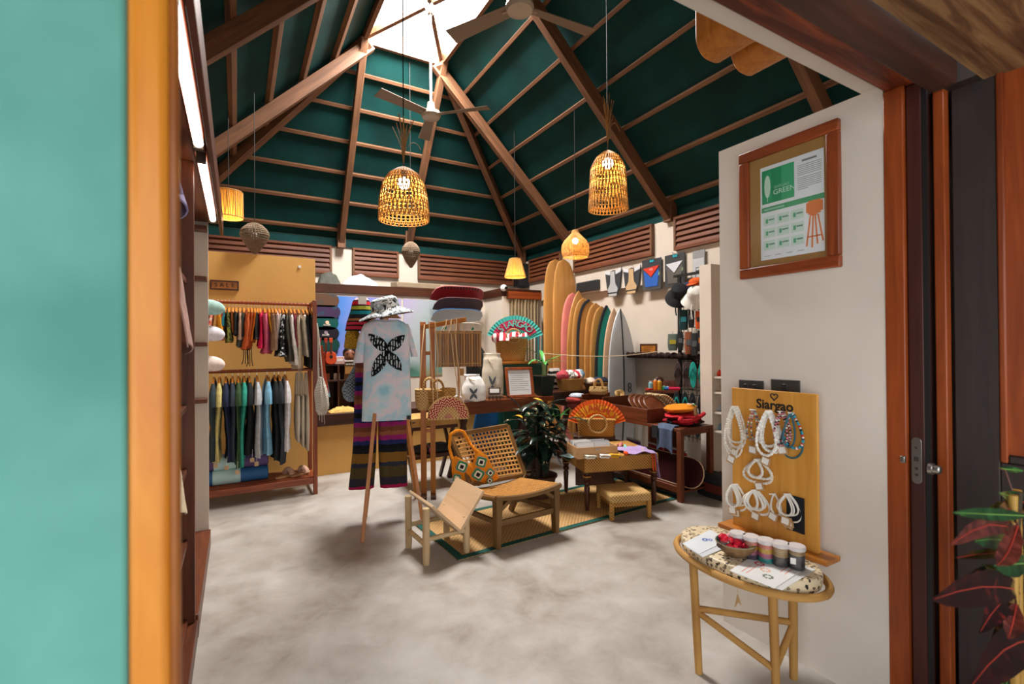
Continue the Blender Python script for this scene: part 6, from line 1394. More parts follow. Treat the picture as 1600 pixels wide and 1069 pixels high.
# ============================================================ surfboards along the right wall
def surfboard(px, ptop, Y, hw, col, label, nose=.5, stringer=None, rail=None, xc=4.46, zb=.02, fin=None):
    top = A(px, ptop, Y); h = top.z-zb; xc = top.x
    t = thing('surfboard', label, 'surfboard', (xc+.05, Y, zb), 0, 'surfboards along the right wall'); n = 26; lean = .05/h if False else 0
    def wv(v):
        a = min(1, (v/.1))**.5*.62+.38 if v < .1 else 1
        b = 1-(max(0, v-.42)/.58)**(2.2+2.4*nose); b = max(b, 0)**(.42 if nose > .8 else .55 if nose > .5 else .8); c_ = 1-.16*max(0, (.35-v)/.35)
        return max(.004, hw*a*b*c_) if v < 1 else .004
    rows = [(h*v, -wv(v), wv(v), .004+.03*math.sin(PI*min(.97, max(.03, v)))**.6, .06*(2*v-1)**2*.6) for v in [math.sin(PI/2*i/n)**1.0*.55+.45*i/n for i in range(n+1)]]
    loft(rows, 20, 2.6).obj('board', col, t)
    if stringer: M().sheet(lambda u, v: V(((u-.5)*.02, rows[int(v*n)][4]-rows[int(v*n)][3]-.002, rows[int(v*n)][0])), 1, n, .003).obj('stringer', stringer, t)
    if rail:
        for s_ in (-1,): M().tube([(s_*r_[2], r_[4], r_[0]) for r_ in rows], .022, 6).obj('rail_band', rail, t)
    if fin: M().prism([(-.03, .0), (.03, 0), (.02, .05), (-.01, .05)], .012, T((-hw*.8, -.04, fin), rx=PI/2)).obj('fin_mark', '#8a3a1e:.5', t, bev=.003)
    return t
SB = [(866, 404, 6.45, .27, 'surfwood', 'tall bamboo longboard at the far left of the surfboard row', .9), (879, 404, 6.25, .25, 'surfwood', 'tall bamboo longboard in front of the first, with rounded nose', .9),
 (893, 457, 5.95, .26, '#e0847c:.35', 'pink surfboard between the longboards and the shorter bamboo boards', .75), (902, 454, 5.82, .26, 'surfwood', 'bamboo surfboard just right of the pink one', .45),
 (910, 465, 5.68, .26, 'surfwood', 'bamboo surfboard, second right of the pink one', .7), (919, 469, 5.55, .25, 'surfwood', 'bamboo surfboard with a dark rail band', .8, None, '#1d2026:.4'),
 (929, 473, 5.42, .25, 'surfwood', 'bamboo surfboard just right of the dark-railed bamboo one', .7), (938, 478, 5.3, .25, 'surfwood', 'bamboo surfboard just left of the teal one', .6),
 (947, 478, 5.17, .24, '#1f8f86:.35', 'teal surfboard with black rail near the white one', .3, None, '#14181c:.4'), (957, 481, 5.05, .235, '#cfa988:.4', 'pale beige surfboard between the teal and white boards', .25)]
for b in SB: surfboard(*b)
wsb = surfboard(967, 482, 4.9, .25, '#c4cad0:.3', 'white pointed surfboard with dark stringer, nearest of the row', .2, '#16181a:.5')
sW2 = (A(985, 605, 4.9)-CAM).dot(_F)/FPX
z = A(984, 606, 4.84).z; xl = A(985, 606, 4.84).x
for dz in (.03, -.03): M().tube([V((xl-wsb.location.x+.025*math.cos(a), -.05, z-.02+dz+.03*math.sin(a))) for a in [i*2*PI/14 for i in range(14)]], .006, 5, True).obj('board_logo', '#1a1c1e:.6', wsb)
# dark scalloped board rack on the wall, rope, and sign
y0, y1 = B(1080, 550, 4.62).y, B(956, 550, 4.62).y; zr = A(1000, 553, 4.6).z; zr = B(1010, 556, 4.62).z
t = thing('board_rack', 'dark carved wooden surfboard rack shelf on the right wall', 'rack', (4.72, (y0+y1)/2, zr)); L_ = (y1-y0)/2
DEF['batik'] = lambda n: blotch(n, ['#150d0b', '#2a1a16', '#4a342c'], 18, .8, dist=2)
M().box(-.12, .16, -L_, L_, -.03, .03).obj('shelf', 'batik', t, bev=.008)
for i in range(14):
    y = -L_+.04+i*(2*L_-.08)/13; M().ball((-.12, y, .01), (.03, .055, .04), 12, 8).obj('scallop', 'batik', t)
M().box(.1, .16, -L_+.1, -L_+.16, -.15, -.03).obj('bracket', 'dkwood', t); M().box(.1, .16, L_-.16, L_-.1, -.15, -.03).obj('bracket', 'dkwood', t)
M().tube(bez([A(846, 552, 5.1), A(900, 557, 4.95), A(960, 561, 4.75), B(1030, 549, 4.55)], 14), .005, 5).obj('rope', '#cbb89a:.9', label='thin pale rope stretched in front of the surfboards', cat='rope')
p = B(1012, 543, 4.66); t = thing('small_sign', 'small brown framed wooden sign standing on the board rack', 'sign', (4.68, p.y, zr+.03), math.radians(-80)); s_ = (p-CAM).dot(_F)/FPX
M().box(-15*s_, 15*s_, -.01, .01, 0, 15*s_).obj('board', 'honeyx', t)
for a in ((-15, 15, 0, 2), (-15, 15, 13, 15), (-15, -13, 2, 13), (13, 15, 2, 13)): M().box(a[0]*s_, a[1]*s_, -.018, -.01, a[2]*s_, a[3]*s_).obj('frame_bar', 'dkwood', t)
for k in range(3): M().box(-9*s_, (9-k*3)*s_, -.0125, -.01, (9.5-k*3)*s_, (10.2-k*3)*s_).obj('carved_line', '#4a2810:.8', t)
# long dark box on the wall
xw = XR-.081
p0, p1 = B(905, 452, xw), B(938, 443, xw); z0, z1 = B(921, 455, xw).z, B(921, 440, xw).z
t = thing('wall_sounder', 'long flat black box mounted on the right wall beside the longboards', 'box', (xw-.03, (p0.y+p1.y)/2, z0)); M().box(-.03, .029, -abs(p0.y-p1.y)/2, abs(p0.y-p1.y)/2, 0, z1-z0).obj('case', '#2a2c2c:.5', t, bev=.004); M().box(-.034, -.03, -abs(p0.y-p1.y)/2+.02, abs(p0.y-p1.y)/2-.02, .02, z1-z0-.02).obj('grille', '#1c1e1e:.8', t)
# packaged tail pads hanging on the wall
def pad(px, w_, pyt, pyb, kind, label, cols):
    p = B(px, (pyt+pyb)/2, xw-.03); z0, z1 = B(px, pyb, xw-.03).z, B(px, pyt, xw-.03).z; h = z1-z0
    ya, yb_ = B(px-w_/2, 440, xw-.03).y, B(px+w_/2, 440, xw-.03).y; hw = abs(ya-yb_)/2
    t = thing('tail_pad_pack', label, 'package', (xw-.02, p.y, z0), -PI/2, 'tail pad packs on the right wall')
    if kind == 'v':
        M().prism([(-hw, h), (-hw*.75, h*.3), (-hw*.5, .02), (hw*.5, .02), (hw*.75, h*.3), (hw, h), (hw*.55, h*.88), (0, h*.95), (-hw*.55, h*.88)], .012, T((0, 0, 0), rx=PI/2)).obj('card', '#34363a:.5', t)
        for s_ in (-1, 1): M().prism([(s_*hw*.98, h*.99), (s_*hw*.3, h*.9), (s_*hw*.33, h*.78), (s_*hw*.93, h*.85)][::(1 if s_ < 0 else -1)], .004, T((0, -.012, 0), rx=PI/2)).obj('card_label', '#c9c9cc:.5', t)
        M().prism([(-hw*.22, h*.9), (-hw*.3, h*.45), (-hw*.62, h*.25), (-hw*.45, 0), (hw*.45, 0), (hw*.62, h*.25), (hw*.3, h*.45), (hw*.22, h*.9)], .012, T((0, -.012, 0), rx=PI/2)).obj('pad', cols[0], t, bev=.003)
        M().box(-hw*.55, hw*.55, -.028, -.024, h*.1, h*.14).obj('groove', '#2a2a2c:.6', t)
    elif kind == 'b':
        M().box(-hw, hw, -.012, 0, 0, h).obj('card', '#3a3d40:.35', t, bev=.002)
        M().prism([(-hw*.85, h*.72), (hw*.85, h*.76), (0, h*.42)], .008, T((0, -.012, 0), rx=PI/2)).obj('pad_top', cols[0], t, bev=.002)
        M().prism([(-hw*.8, h*.66), (-hw*.65, h*.1), (hw*.65, h*.1), (hw*.8, h*.68), (0, h*.38)], .006, T((0, -.012, 0), rx=PI/2)).obj('pad_base', cols[1], t, bev=.002)
        M().cyl((hw*.65, -.016, h*.5), (hw*.65, -.012, h*.5), hw*.2, n=16).obj('sticker', '#8fb07a:.5', t); M().box(-.02, .05, -.02, -.004, h*.9, h*.97).obj('hook_tab', '#1f9aa8:.5', t)
        text('FCS', h*.09, '#d8d4d0:.6', t, T((0, -.021, h*.66), rx=PI/2), ext=.001)
    else:
        M().box(-hw, hw, -.015, 0, 0, h).obj('card', '#8a8c8e:.35', t, bev=.004); M().box(-hw*.9, hw*.9, -.019, -.015, h*.05, h*.75).obj('card_label', '#b5b8ba:.4', t); M().box(-hw*.45, hw*.45, -.021, -.019, h*.36, h*.48).obj('logo_box', '#2a2a2c:.5', t); M().box(-hw*.36, hw*.36, -.022, -.021, h*.385, h*.455).obj('logo_inner', '#b5b8ba:.4', t)
    M().tube([(0, .018, h*1.02), (0, -.05, h*1.02), (0, -.055, h*1.06)], .004, 5).obj('hook', 'steel', t)
pad(958, 26, 420, 463, 'v', 'grey tail pad on a fan-shaped black card, leftmost of the wall packs', ['#a5a6a8:.6'])
pad(987, 28, 416, 459, 'v', 'beige tail pad on a fan-shaped black card, second of the wall packs', ['#b99a72:.6'])
pad(1018, 30, 405, 453, 'b', 'blue and red tail pad in a grey pack on the wall', ['#c8341f:.5', '#1f56a8:.5'])
pad(1054, 31, 397, 448, 'b', 'white and grey tail pad in a grey pack, beside the blue and red one', ['#c9c9d0:.5', '#5a5550:.5'])
pad(1092, 19, 391, 442, 's', 'narrow silver pack hanging rightmost on the wall', [])
# ============================================================ long bench with trays, right of the coffee table
fA, fB = G(1066, 786), G(1109, 773); xb0, xb1 = fA.x-.02, fB.x+.02; yb0 = (fA.y+fB.y)/2-.02; yb1 = 4.75
bz = B(1066, 676, xb0+.02).z
t = thing('display_bench', 'long brown wooden display bench with open ends and a low shelf', 'bench', ((xb0+xb1)/2, (yb0+yb1)/2, 0)); cx, cy = (xb0+xb1)/2, (yb0+yb1)/2; w_ = (xb1-xb0)/2; l_ = (yb1-yb0)/2
for x in (-w_+.025, w_-.025):
    for y in (-l_+.025, l_-.025): M().box(x-.025, x+.025, y-.025, y+.025, 0, bz).obj('leg', 'benchwoodz', t, bev=.003)
M().box(-w_, w_, -l_, l_, bz, bz+.03).obj('top', 'benchwood', t, bev=.003); M().box(-w_+.05, w_-.05, -l_+.01, -l_+.035, bz-.04, bz).obj('end_rail', 'benchwood', t, bev=.002)
M().box(-w_+.02, w_-.02, -l_+.02, l_-.02, .1, .125).obj('low_shelf', 'benchwood', t, bev=.002)
for y in (-l_+.02, l_-.04): M().box(-w_+.05, w_-.05, y, y+.02, .08, .14).obj('low_rail', 'benchwood', t, bev=.002)
for x in (-w_+.01, w_-.03): M().box(x, x+.02, -l_+.05, l_-.05, .08, .14).obj('low_rail', 'benchwood', t, bev=.002)
ZB = bz+.031; ZB2 = .126
# wooden tray with coasters and bags
ty0, ty1 = yb0+.42, yb1-.1
t = thing('wooden_tray', 'long dark wooden tray box holding round boards on the bench', 'tray', (cx, (ty0+ty1)/2, ZB)); q = (ty1-ty0)/2
M().box(-w_, w_, -q, q, 0, .015).obj('tray_bottom', 'benchwood', t)
for x in (-w_, w_-.016): M().box(x, x+.016, -q, q, .015, .14).obj('tray_side', 'benchwood', t, bev=.003)
for y in (-q, .15, q-.016): M().box(-w_+.016, w_-.016, y, y+.016, .015, .14 if y < 0 else .2).obj('tray_end', 'benchwood', t, bev=.003)
for k in range(4):
    yy = ty0+.12+k*.075; tt = thing('round_board', 'dark wooden round serving board leaning in the tray, %s from the near end' % ('first', 'second', 'third', 'fourth')[k], 'board', (cx, yy, ZB+.016), 0, 'round boards in the tray')
    M().lathe([(0, 0), (.13, 0), (.135, .007), (.13, .014), (0, .014)], 30, cap=False).xf(T((-.01, 0, .135), rx=PI/2-.8)).obj('disc', 'benchwoodz', tt); M().tube(arc((-.01, -.02, .135), .131, 0, 2*PI, 30, (1, 0, 0), (0, .7, .71))[:-1], .0035, 5, True).obj('pale_edge', '#8a5a38:.5', tt)
for k in range(7):
    yy = ty0+.3-k*.035; tt = thing('bead_strand', 'pale shell bead strand draped over the round boards, %s of seven' % ('first', 'second', 'third', 'fourth', 'fifth', 'sixth', 'last')[k], 'beads', (cx+.08, yy, ZB+.15), 0, 'bead strands on the tray')
    m = M()
    for i in range(12): a = i/11; m.ball((.16*a-.03, -.1*a, .13*math.sin(PI*(1-a)*.6)-.02), .012, 8, 6)
    m.obj('beads', ['#b89a70:.5', '#cbb592:.5', '#9c7a50:.5'][k % 3], tt)
# hand bags on far end of the tray
p = (cx-.05, ty1-.12, ZB+.2); t = thing('straw_purse', 'small straw purse with double handles standing on the far end of the tray', 'bag', p, math.radians(-50))
loft(rowi([(0, -.1, .1, .04), (.04, -.12, .12, .05), (.09, -.11, .11, .04)], 6), 22, 2.6).obj('purse_body', 'basketpale', t)
for y in (-.04, .04): M().tube(arc((0, y, .08), .05, 0, PI, 14, (1, 0, 0), (0, 0, 2.1)), .009, 8).obj('handle', 'rattan', t)
t = thing('rope_ring', 'small coil of pale rope rings beside the straw purse', 'rope', (cx+.1, ty1-.3, ZB+.17), 0)
for k in range(3): M().tube(arc((k*.05, k*.03, .04), .04, 0, 2*PI, 16, (1, 0, 0), (0, .5, .85))[:-1], .011, 6, True).obj('ring', 'basketpale', t)
t = thing('red_bundle', 'red, white and blue cloth bundle behind the straw purse', 'cloth', (cx-.24, ty1+.1, ZB), 0); M().ball((0, 0, .13), (.12, .1, .04), 14, 8, .2).obj('cloth_low', '#b04038:.9:cloth', t); M().ball((.03, 0, .17), (.1, .09, .035), 14, 8, .25, 3).obj('cloth_top', '#b8c2d0:.9:cloth', t); M().ball((0, 0, .06), (.1, .1, .06), 12, 8, .1).obj('cloth_base', '#7a3430:.9:cloth', t)
# folded crochet tops at the near end
fx, fy = cx+.02, yb0+.2
def floppy(loc, sx, sy, h, mat, label, cat, rzx=0, sd=1, tag_=False):
    t = thing('crochet_blouse', label, cat, loc, rzx, 'crochet tops on the bench')
    m = M().ball((0, 0, h/2), (sx, sy, h/2), 26, 14, .22, sd); m.v = [V((p.x, p.y, max(p.z, 0))) for p in m.v]; m.wob(.008, 25, sd); m.obj('cloth_body', mat, t); return t
DEF['redblack'] = lambda n: blotch(n, ['#15100f', '#b01828', '#15100f', '#d8d0c8'], 14, .9, 'CONSTANT', lo=.25, hi=.68)
t1 = floppy((fx+.02, fy, ZB), .21, .17, .07, 'redblack', 'black and red crochet top folded at the near end of the bench', 'clothes', 0, 1)
t2 = floppy((fx, fy+.0, ZB+.068), .2, .15, .05, '#c0202c:.9:cloth', 'red crochet top folded above the black one', 'clothes', .3, 2)
t3 = floppy((fx-.01, fy+.01, ZB+.115), .19, .14, .085, 'orangeknit', 'orange crochet top on top of the folded pile on the bench', 'clothes', .2, 3)
gp = M()
for c_, r_, dz in (('#1f6a34', .05, 0), ('#d8d4cc', .035, .006), ('#1a1414', .018, .012)): M().lathe([(r_, 0), (r_, .006), (0, .008)], 14, (.09, -.06, .075+dz), cap=False).obj('granny_patch', c_+':.9', t3)
M().box(-.02, .03, -.155, -.152, -.02, .06).obj('paper_tag', '#b89468:.9', t3)
M().tube(bez([(-.2, -.08, .02), (-.26, -.1, .03), (-.28, -.05, 0), (-.22, -.12, -.02), (-.1, -.17, -.01), (.18, -.15, .03)], 14), .02, 8).obj('red_strap', '#c0202c:.9:cloth', t2)
t = thing('draped_denim', 'blue denim cloth hanging over the near end of the bench', 'clothes', (xb0+.02, fy-.02, ZB)); M().sheet(lambda u, v: V((-.045+.012*math.sin(u*8)-.0*v, (u-.5)*.2, .012-.26*v*(1-.2*math.sin(u*3)))) if v > .12 else V((-.045+.1*(.12-v)/.12, (u-.5)*.2, .014)), 10, 14, .01).obj('denim', '#4a5870:.9:cloth', t)
M().sheet(lambda u, v: V((-.06, .1+(u-.5)*.07, .0-.12*v)), 3, 4, .012).obj('black_fold', '#17181c:.9:cloth', t)
# longboard under the bench, plastic packs
t = thing('longboard', 'dark maroon longboard skateboard leaning on its side under the bench', 'skateboard', (xb0+.12, cy-.25, ZB2), math.radians(90)); L_ = .72
poly = [(-L_+.15, -.14), (L_-.15, -.14)]+[(L_-.15+.15*math.cos(a), .14*math.sin(a)) for a in [(-80+20*k)*PI/180 for k in range(9)]]+[(L_-.15, .14), (-L_+.15, .14)]+[(-L_+.15-.15*math.cos(a), .14*math.sin(a)) for a in [(80-20*k)*PI/180 for k in range(9)]]
Rm = T((0, 0, .145), rx=PI/2+.25)
M().prism(poly, .012, Rm).obj('deck', '#2e0d10:.35', t, bev=.004)
M().tube([Rm @ V((x, y, -.001)) for x, y in poly], .005, 5, True).obj('pale_edge', '#a88a70:.5', t)
M().box(-L_+.2, -L_+.32, -.02, .02, .012, .016).xf(Rm).obj('yellow_label', '#d9a01c:.5', t); M().lathe([(.035, .012), (.035, .015), (0, .015)], 18, cap=False).xf(Rm @ T((.05, .02, 0))).obj('round_emblem', '#5a2a28:.5', t)
for k in range(4): M().cyl((-L_+.42+.04*(k % 2), .02*(k//2*2-1), .012), (-L_+.42+.04*(k % 2), .02*(k//2*2-1), .017), .006, n=8).xf(Rm).obj('bolt', 'steel', t)
for k, (dy, c1, c2_, nm) in enumerate(((-.45, '#a8242a', '#d8a02a', 'red and yellow'), (-.15, '#b82c34', '#2f9a90', 'red and teal'), (.2, '#7a4a90', '#d8b83a', 'violet and yellow'))):
    t = thing('plastic_pouch', 'clear plastic pouch with %s print standing behind the longboard' % nm, 'pouch', (xb1-.1, cy+dy, ZB2), math.radians(80), 'plastic pouches under the bench')
    loft(rowi([(0, -.13, .13, .04), (.1, -.14, .14, .05), (.26, -.13, .13, .02)], 6), 20, 3).obj('pouch', c1+':.15', t); M().box(-.09, .09, -.056, -.052, .08, .16).obj('printed_label', c2_+':.3', t); M().box(-.13, .13, -.012, .012, .26, .275).obj('zip', '#c9ccd0:.3', t)
# ============================================================ small wooden sunscreen stand
p = B(1036, 612, 4.5); Yd = p.y; zd = B(1036, 668, 4.4).z; sD = (p-CAM).dot(_F)/FPX
t = thing('sunscreen_stand', 'small brown two-tier wooden stand with sunscreen products by the wall', 'stand', (p.x+.02, p.y, 0), face(1036)); zt = B(1036, 610, 4.45).z; zm = B(1036, 645, 4.45).z
zh = B(1040, 597, 4.45).z
for x in (-25*sD, 19*sD): M().box(x, x+.02, -.08, .12, 0, zt).obj('side_panel', 'benchwoodz', t, bev=.002)
M().box(-25*sD, 20*sD, .1, .118, 0, zh).obj('back_panel', 'benchwoodz', t, bev=.01); M().box(-28*sD, 20*sD, -.12, .1, zt-.03, zt).obj('upper_tier', 'benchwood', t, bev=.002); M().box(-24*sD, 19*sD, -.14, .1, zm-.025, zm).obj('lower_tier', 'benchwood', t, bev=.002)
hd = M().ball((-8*sD, .11, zh), (.06, .015, .05), 14, 8).obj('carved_crest', 'dkwood', t)
WD = wm(t)
for k, (dx, c, h, nm) in enumerate(((-20, '#7fb8c0', .1, 'pale blue'), (-13, '#e07a1c', .13, 'orange'), (-7, '#d99a1e', .12, 'amber'), (0, '#2f8a4a', .05, 'small green'), (5, '#2a62b0', .045, 'small blue'))):
    q = WD @ V((dx*sD, -.04, zt+.001)); tt = thing('sunscreen_tube', '%s sunscreen container on the upper tier of the wooden stand' % nm, 'bottle', q, 0, 'sunscreen on the stand')
    M().lathe([(.028, 0), (.03, .01), (.03, h*.8), (.018, h*.9)], 14).obj('bottle', c+':.35', tt); M().lathe([(.016, h*.88), (.016, h), (0, h)], 12, cap=False).obj('cap', 'white', tt)
q = WD @ V((9*sD, -.06, zt+.001)); t = thing('pink_case', 'bright pink and blue pencil case lying on the stand', 'case', q, face(1036)); M().tube([(-.07, 0, .02), (-.02, 0, .02)], .02, 12).obj('blue_end', '#2f6fc0:.4', t); M().tube([(-.02, 0, .02), (.11, 0, .02)], .02, 12).obj('pink_body', '#d82050:.4', t)
q = WD @ V((-22*sD, -.08, zt+.001)); M().box(q.x-.04, q.x+.04, q.y-.03, q.y+.03, q.z, q.z+.02).obj('red_tin', '#c02a24:.4', label='flat red tin at the left end of the stand', cat='tin', bev=.004)
for k in range(9):
    q = WD @ V(((-20+k*4.2)*sD, -.06, zm+.001)); tt = thing('lotion_jar', 'small %s on the lower tier of the stand, %s from the left' % ('orange-lidded jar' if k < 3 else 'yellow lotion jar', ('first', 'second', 'third', 'fourth', 'fifth', 'sixth', 'seventh', 'eighth', 'ninth')[k]), 'jar', q, 0, 'lotion jars on the stand')
    M().lathe([(.014, 0), (.015, .06), (.01, .065)], 10).obj('jar', '#d9c06a:.35' if k > 2 else '#d8d0c8:.4', tt); M().lathe([(.0145, .06), (.0145, .085), (0, .085)], 10, cap=False).obj('lid', '#c8461c:.4' if k < 3 else '#b08a2a:.4', tt)
# ============================================================ black grid panel with hats, gear and sandals
xg = XR-.22; ya, yb_ = B(1101, 500, xg).y, B(1062, 500, xg).y; zg0, zg1 = B(1080, 690, xg).z, B(1080, 428, xg).z
t = thing('grid_panel', 'tall black wire grid panel hung with hats, gear and sandals', 'rack', (xg, (ya+yb_)/2, max(0, zg0))); h = zg1-zg0; L_ = abs(yb_-ya)/2
for y in (-L_, L_): M().box(-.015, .015, y-.02, y+.02, 0, h).obj('upright', 'black', t, bev=.002)
M().bar((0, -L_-.1, h), (0, L_+.08, h), .03, .03).obj('top_bar', 'black', t)
m = M()
for i in range(1, 6): m.cyl((0, -L_+i*L_/3, 0), (0, -L_+i*L_/3, h), .004, n=5)
for i in range(int(h/.1)): m.cyl((0, -L_, .05+i*.1), (0, L_, .05+i*.1), .004, n=5)
m.obj('wire_grid', 'black', t, kind='stuff')
for y in (-L_, L_):
    for z in (.3, h-.2): M().box(.015, XR-.001-xg, y-.012, y+.012, z, z+.03).obj('wall_bracket', 'black', t)
for z in (.62, .97, 1.22): M().cyl((-.03, -L_, z), (-.03, L_, z), .008, n=6).obj('hook_bar', 'black', t)
def buckethat(px, py, R_, mat, label, ty=.9):
    p = B(px, py, xg-.14); t = thing('bucket_hat', label, 'hat', p, face(px), 'hats on the grid panel')
    m = M().lathe([(R_, -.02), (R_*.8, .03), (R_*.62, .06), (R_*.58, .1), (R_*.5, .15), (R_*.3, .17), (0, .172)], 26, cap=False).wob(.012, 9, px); m.xf(T(rx=ty) @ T((0, 0, -.05))); m.obj('hat_shell', mat, t)
    m = M().lathe([(R_*.98, -.025), (R_*.6, .05), (R_*.5, .1), (0, .12)], 26, cap=False); m.xf(T(rx=ty) @ T((0, 0, -.05))); m.obj('hat_lining', mat, t); M().tube(bez([(-.03, -.05, -.1), (-.05, -.06, -.2), (-.03, -.05, -.26)], 5), .008, 5).obj('chin_cord', mat, t)
buckethat(1061, 459, .165, '#15161a:.9:cloth', 'black bucket hat hanging at the left top of the grid panel')
DEF['whitehat'] = lambda n: blotch(n, ['#5a5a4c', '#d2cfc8', '#dad7d0'], 6, .9, 'CONSTANT', lo=.3, hi=.5)
buckethat(1086, 463, .15, 'whitehat', 'white bucket hat with olive patches hanging on the grid panel')
for px, py, c, nm in ((1076, 447, '#232a48', 'navy blue'), (1088, 440, '#c8561c', 'orange')):
    p = B(px, py, xg-.06); t = thing('sun_cap', '%s cap tucked behind the bucket hats' % nm, 'cap', p, 0, 'caps behind the bucket hats'); m = M().ball((0, 0, 0), (.06, .1, .05), 18, 10); m.obj('crown', c+':.9:cloth', t); M().sheet(lambda u, v: V((-.05-.07*v, (u-.5)*.14*(1-.4*v), -.02-.03*v)), 6, 3, .006).obj('peak', c+':.9:cloth', t)
GI = [(1068, 500, .1, .24, '#0f3a3c', 'dark green water bottle pack'), (1080, 497, .07, .22, '#141618', 'black leash pack'), (1092, 500, .08, .2, '#d0561c', 'black and orange fin pack'), (1051, 535, .12, .2, '#5a6a60', 'clear pack with blue edge and yellow fin'), (1063, 533, .07, .22, '#1a2024', 'dark cord pack'), (1076, 536, .09, .26, '#8a4a2a', 'brown strap pack'), (1085, 538, .08, .26, '#2a2c2e', 'dark grey sleeve pack'), (1095, 533, .08, .24, '#16181a', 'black pouch with orange label')]
for px, py, w_, h_, c, nm in GI:
    p = B(px, py, xg-.09); t = thing('gear_pack', '%s hanging on the grid panel' % nm, 'package', (p.x, p.y, p.z-h_/2), face(px), 'gear packs on the grid panel')
    loft(rowi([(0, -w_/2*.8, w_/2*.8, .02), (h_*.3, -w_/2, w_/2, .03), (h_, -w_/2*.9, w_/2*.9, .01)], 5), 16, 3.5).obj('pack_body', c+':.4', t); M().box(-w_*.3, w_*.3, -.034, -.028, h_*.4, h_*.65).obj('pack_label', {'#5a6a60': '#b8a82a:.4', '#16181a': '#c8601c:.4', '#d0561c': '#1a1a1a:.4', '#0f3a3c': '#2a90a0:.4'}.get(c, '#5a5c5e:.4'), t); M().tube([(0, 0, h_), (0, .06, h_+.02), (0, .085, h_+.03)], .004, 5).obj('hook', 'steel', t)
def sandal(px, py, mats, strap, label, h_=.28, zoff=0):
    p = B(px, py, xg-.12); t = thing('flip_flops', label, 'sandals', (p.x, p.y, p.z-h_/2), face(px), 'flip-flops on the grid panel')
    for s_ in (-1, 1):
        po = [(s_*.048+.042*math.cos(a)*(1 if math.sin(a) > 0 else .82), h_/2+h_/2*math.sin(a)) for a in [i*2*PI/20 for i in range(20)]]
        M().prism(po, .02, T((0, 0, 0), rx=PI/2) @ T((0, 0, -.0))).obj('sole', mats, t, bev=.004)
        for k in (-1, 1): M().tube(bez([(s_*.048, -.022, h_*.8), (s_*.048+k*.02, -.05, h_*.65), (s_*.048+k*.038, -.018, h_*.42)], 6), .008, 6).obj('strap', strap, t)
    M().tube([(0, 0, h_*.9), (0, .06, h_*1.02), (0, .11, h_*1.04)], .005, 5).obj('hook', 'black', t)
sandal(1066, 585, '#4f3c38:.8', '#2a1e1c:.6', 'brown pair of flip-flops hanging on the grid panel', .3); sandal(1090, 586, '#19a79c:.7', '#0f7a72:.6', 'bright teal pair of flip-flops hanging on the grid panel', .3)
sandal(1064, 632, '#2a2d30:.8', '#1a9a92:.6', 'black pair of flip-flops with teal straps on the grid panel', .3); sandal(1089, 634, '#232528:.8', '#17181a:.6', 'plain black pair of flip-flops low on the grid panel', .3)
sandal(1083, 665, '#1e2224:.8', '#2a2a2c:.6', 'lowest black pair of flip-flops on the grid panel', .28)
# ============================================================ white shelf niche at the right edge
xs0 = 4.2; y_a, y_b = B(1094, 560, xs0).y, B(1112, 560, xs0).y; ztop = B(1100, 414, xs0).z
t = thing('white_niche', 'tall white shelf niche of small toys at the end of the right wall', 'shelf', (4.5, 2.9, 0))
M().box(xs0, XR-.09, y_b, y_a, 0, ztop).obj('side_wall', 'white_wall', t, world=True); M().box(xs0, XR-.09, 2.3, 2.36, 0, ztop).obj('side_wall', 'white_wall', t, world=True); M().box(XR-.15, XR-.09, 2.36, y_b, 0, ztop).obj('back', '#a58c72:.8', t, world=True)  # beige back has the shade of the white interior put into its colour
NZ = [B(1117, py, xs0+.05).z for py in (588, 612, 643, 672)]
for z in NZ+[.12]: M().box(xs0+.02, XR-.15, 2.36, y_b, z-.018, z).obj('shelf_board', 'white_wall', t, world=True)
for k, (z, c, nm) in enumerate(((NZ[0], '#d83a20', 'red toy plane'), (NZ[1], '#c9bfa8', 'cream cup'), (NZ[2], '#b8c4d0', 'pale blue shell'), (NZ[3], '#8fa8bc', 'blue glass figure'), (.12, '#b02424', 'dark red ball'))):
    p = B(1117, 600, xs0+.12); t = thing('shelf_trinket', '%s on the white shelf niche' % nm, 'ornament', (p.x, p.y-.02, z), 0, 'trinkets on the white niche')
    M().lathe([(.05, 0), (.06, .02), (.045, .05), (.03, .08), (.0, .09)], 14).obj('ornament_body', c+':.4', t); M().ball((0, 0, .1), .02, 8, 6).obj('ornament_top', 'white' if k != 0 else '#d8b040:.4', t)
t = thing('gear_crate', 'dark patterned bag with red print on the floor by the white niche', 'bag', (4.08, 3.05, 0), 0); loft(rowi([(0, -.1, .1, .25), (.1, -.11, .11, .27), (.22, -.09, .09, .2)], 6), 20, 3, .004).obj('bag_body', '#2a2d30:.6:cloth', t); M().box(-.114, -.108, -.1, .1, .06, .14).obj('red_print', '#6a2a22:.5', t)
# ============================================================ round-ended boards under the roof above the doorway
for px, py, nm in ((1163, 72, 'left'), (1216, 95, 'right')):
    Yw = 1.45; p = A(px-12, py-25, Yw); q = A(px+6, py+8, Yw)
    t = thing('hanging_board', 'round-ended varnished wooden board under the roof above the doorway, %s one' % nm, 'board', (p.x, Yw, q.z), 0, 'round-ended boards above the doorway')
    w_ = .11; q_ = .09; po = [(-w_, .5), (-w_, q_)]+[(-w_+q_-q_*math.cos(a), q_-q_*math.sin(a)) for a in [i*PI/2/8 for i in range(1, 9)]]+[(w_-q_+q_*math.sin(a), q_-q_*math.cos(a)) for a in [i*PI/2/8 for i in range(9)]]+[(w_, .5)]
    M().prism(po[::-1], .3, T((0, .15, 0), rx=PI/2)).obj('board_body', 'honeyz', t, bev=.006); M().box(-w_+.02, w_-.02, -.1, .1, .5, 1.6).obj('hanger_strut', 'rafterz', t)
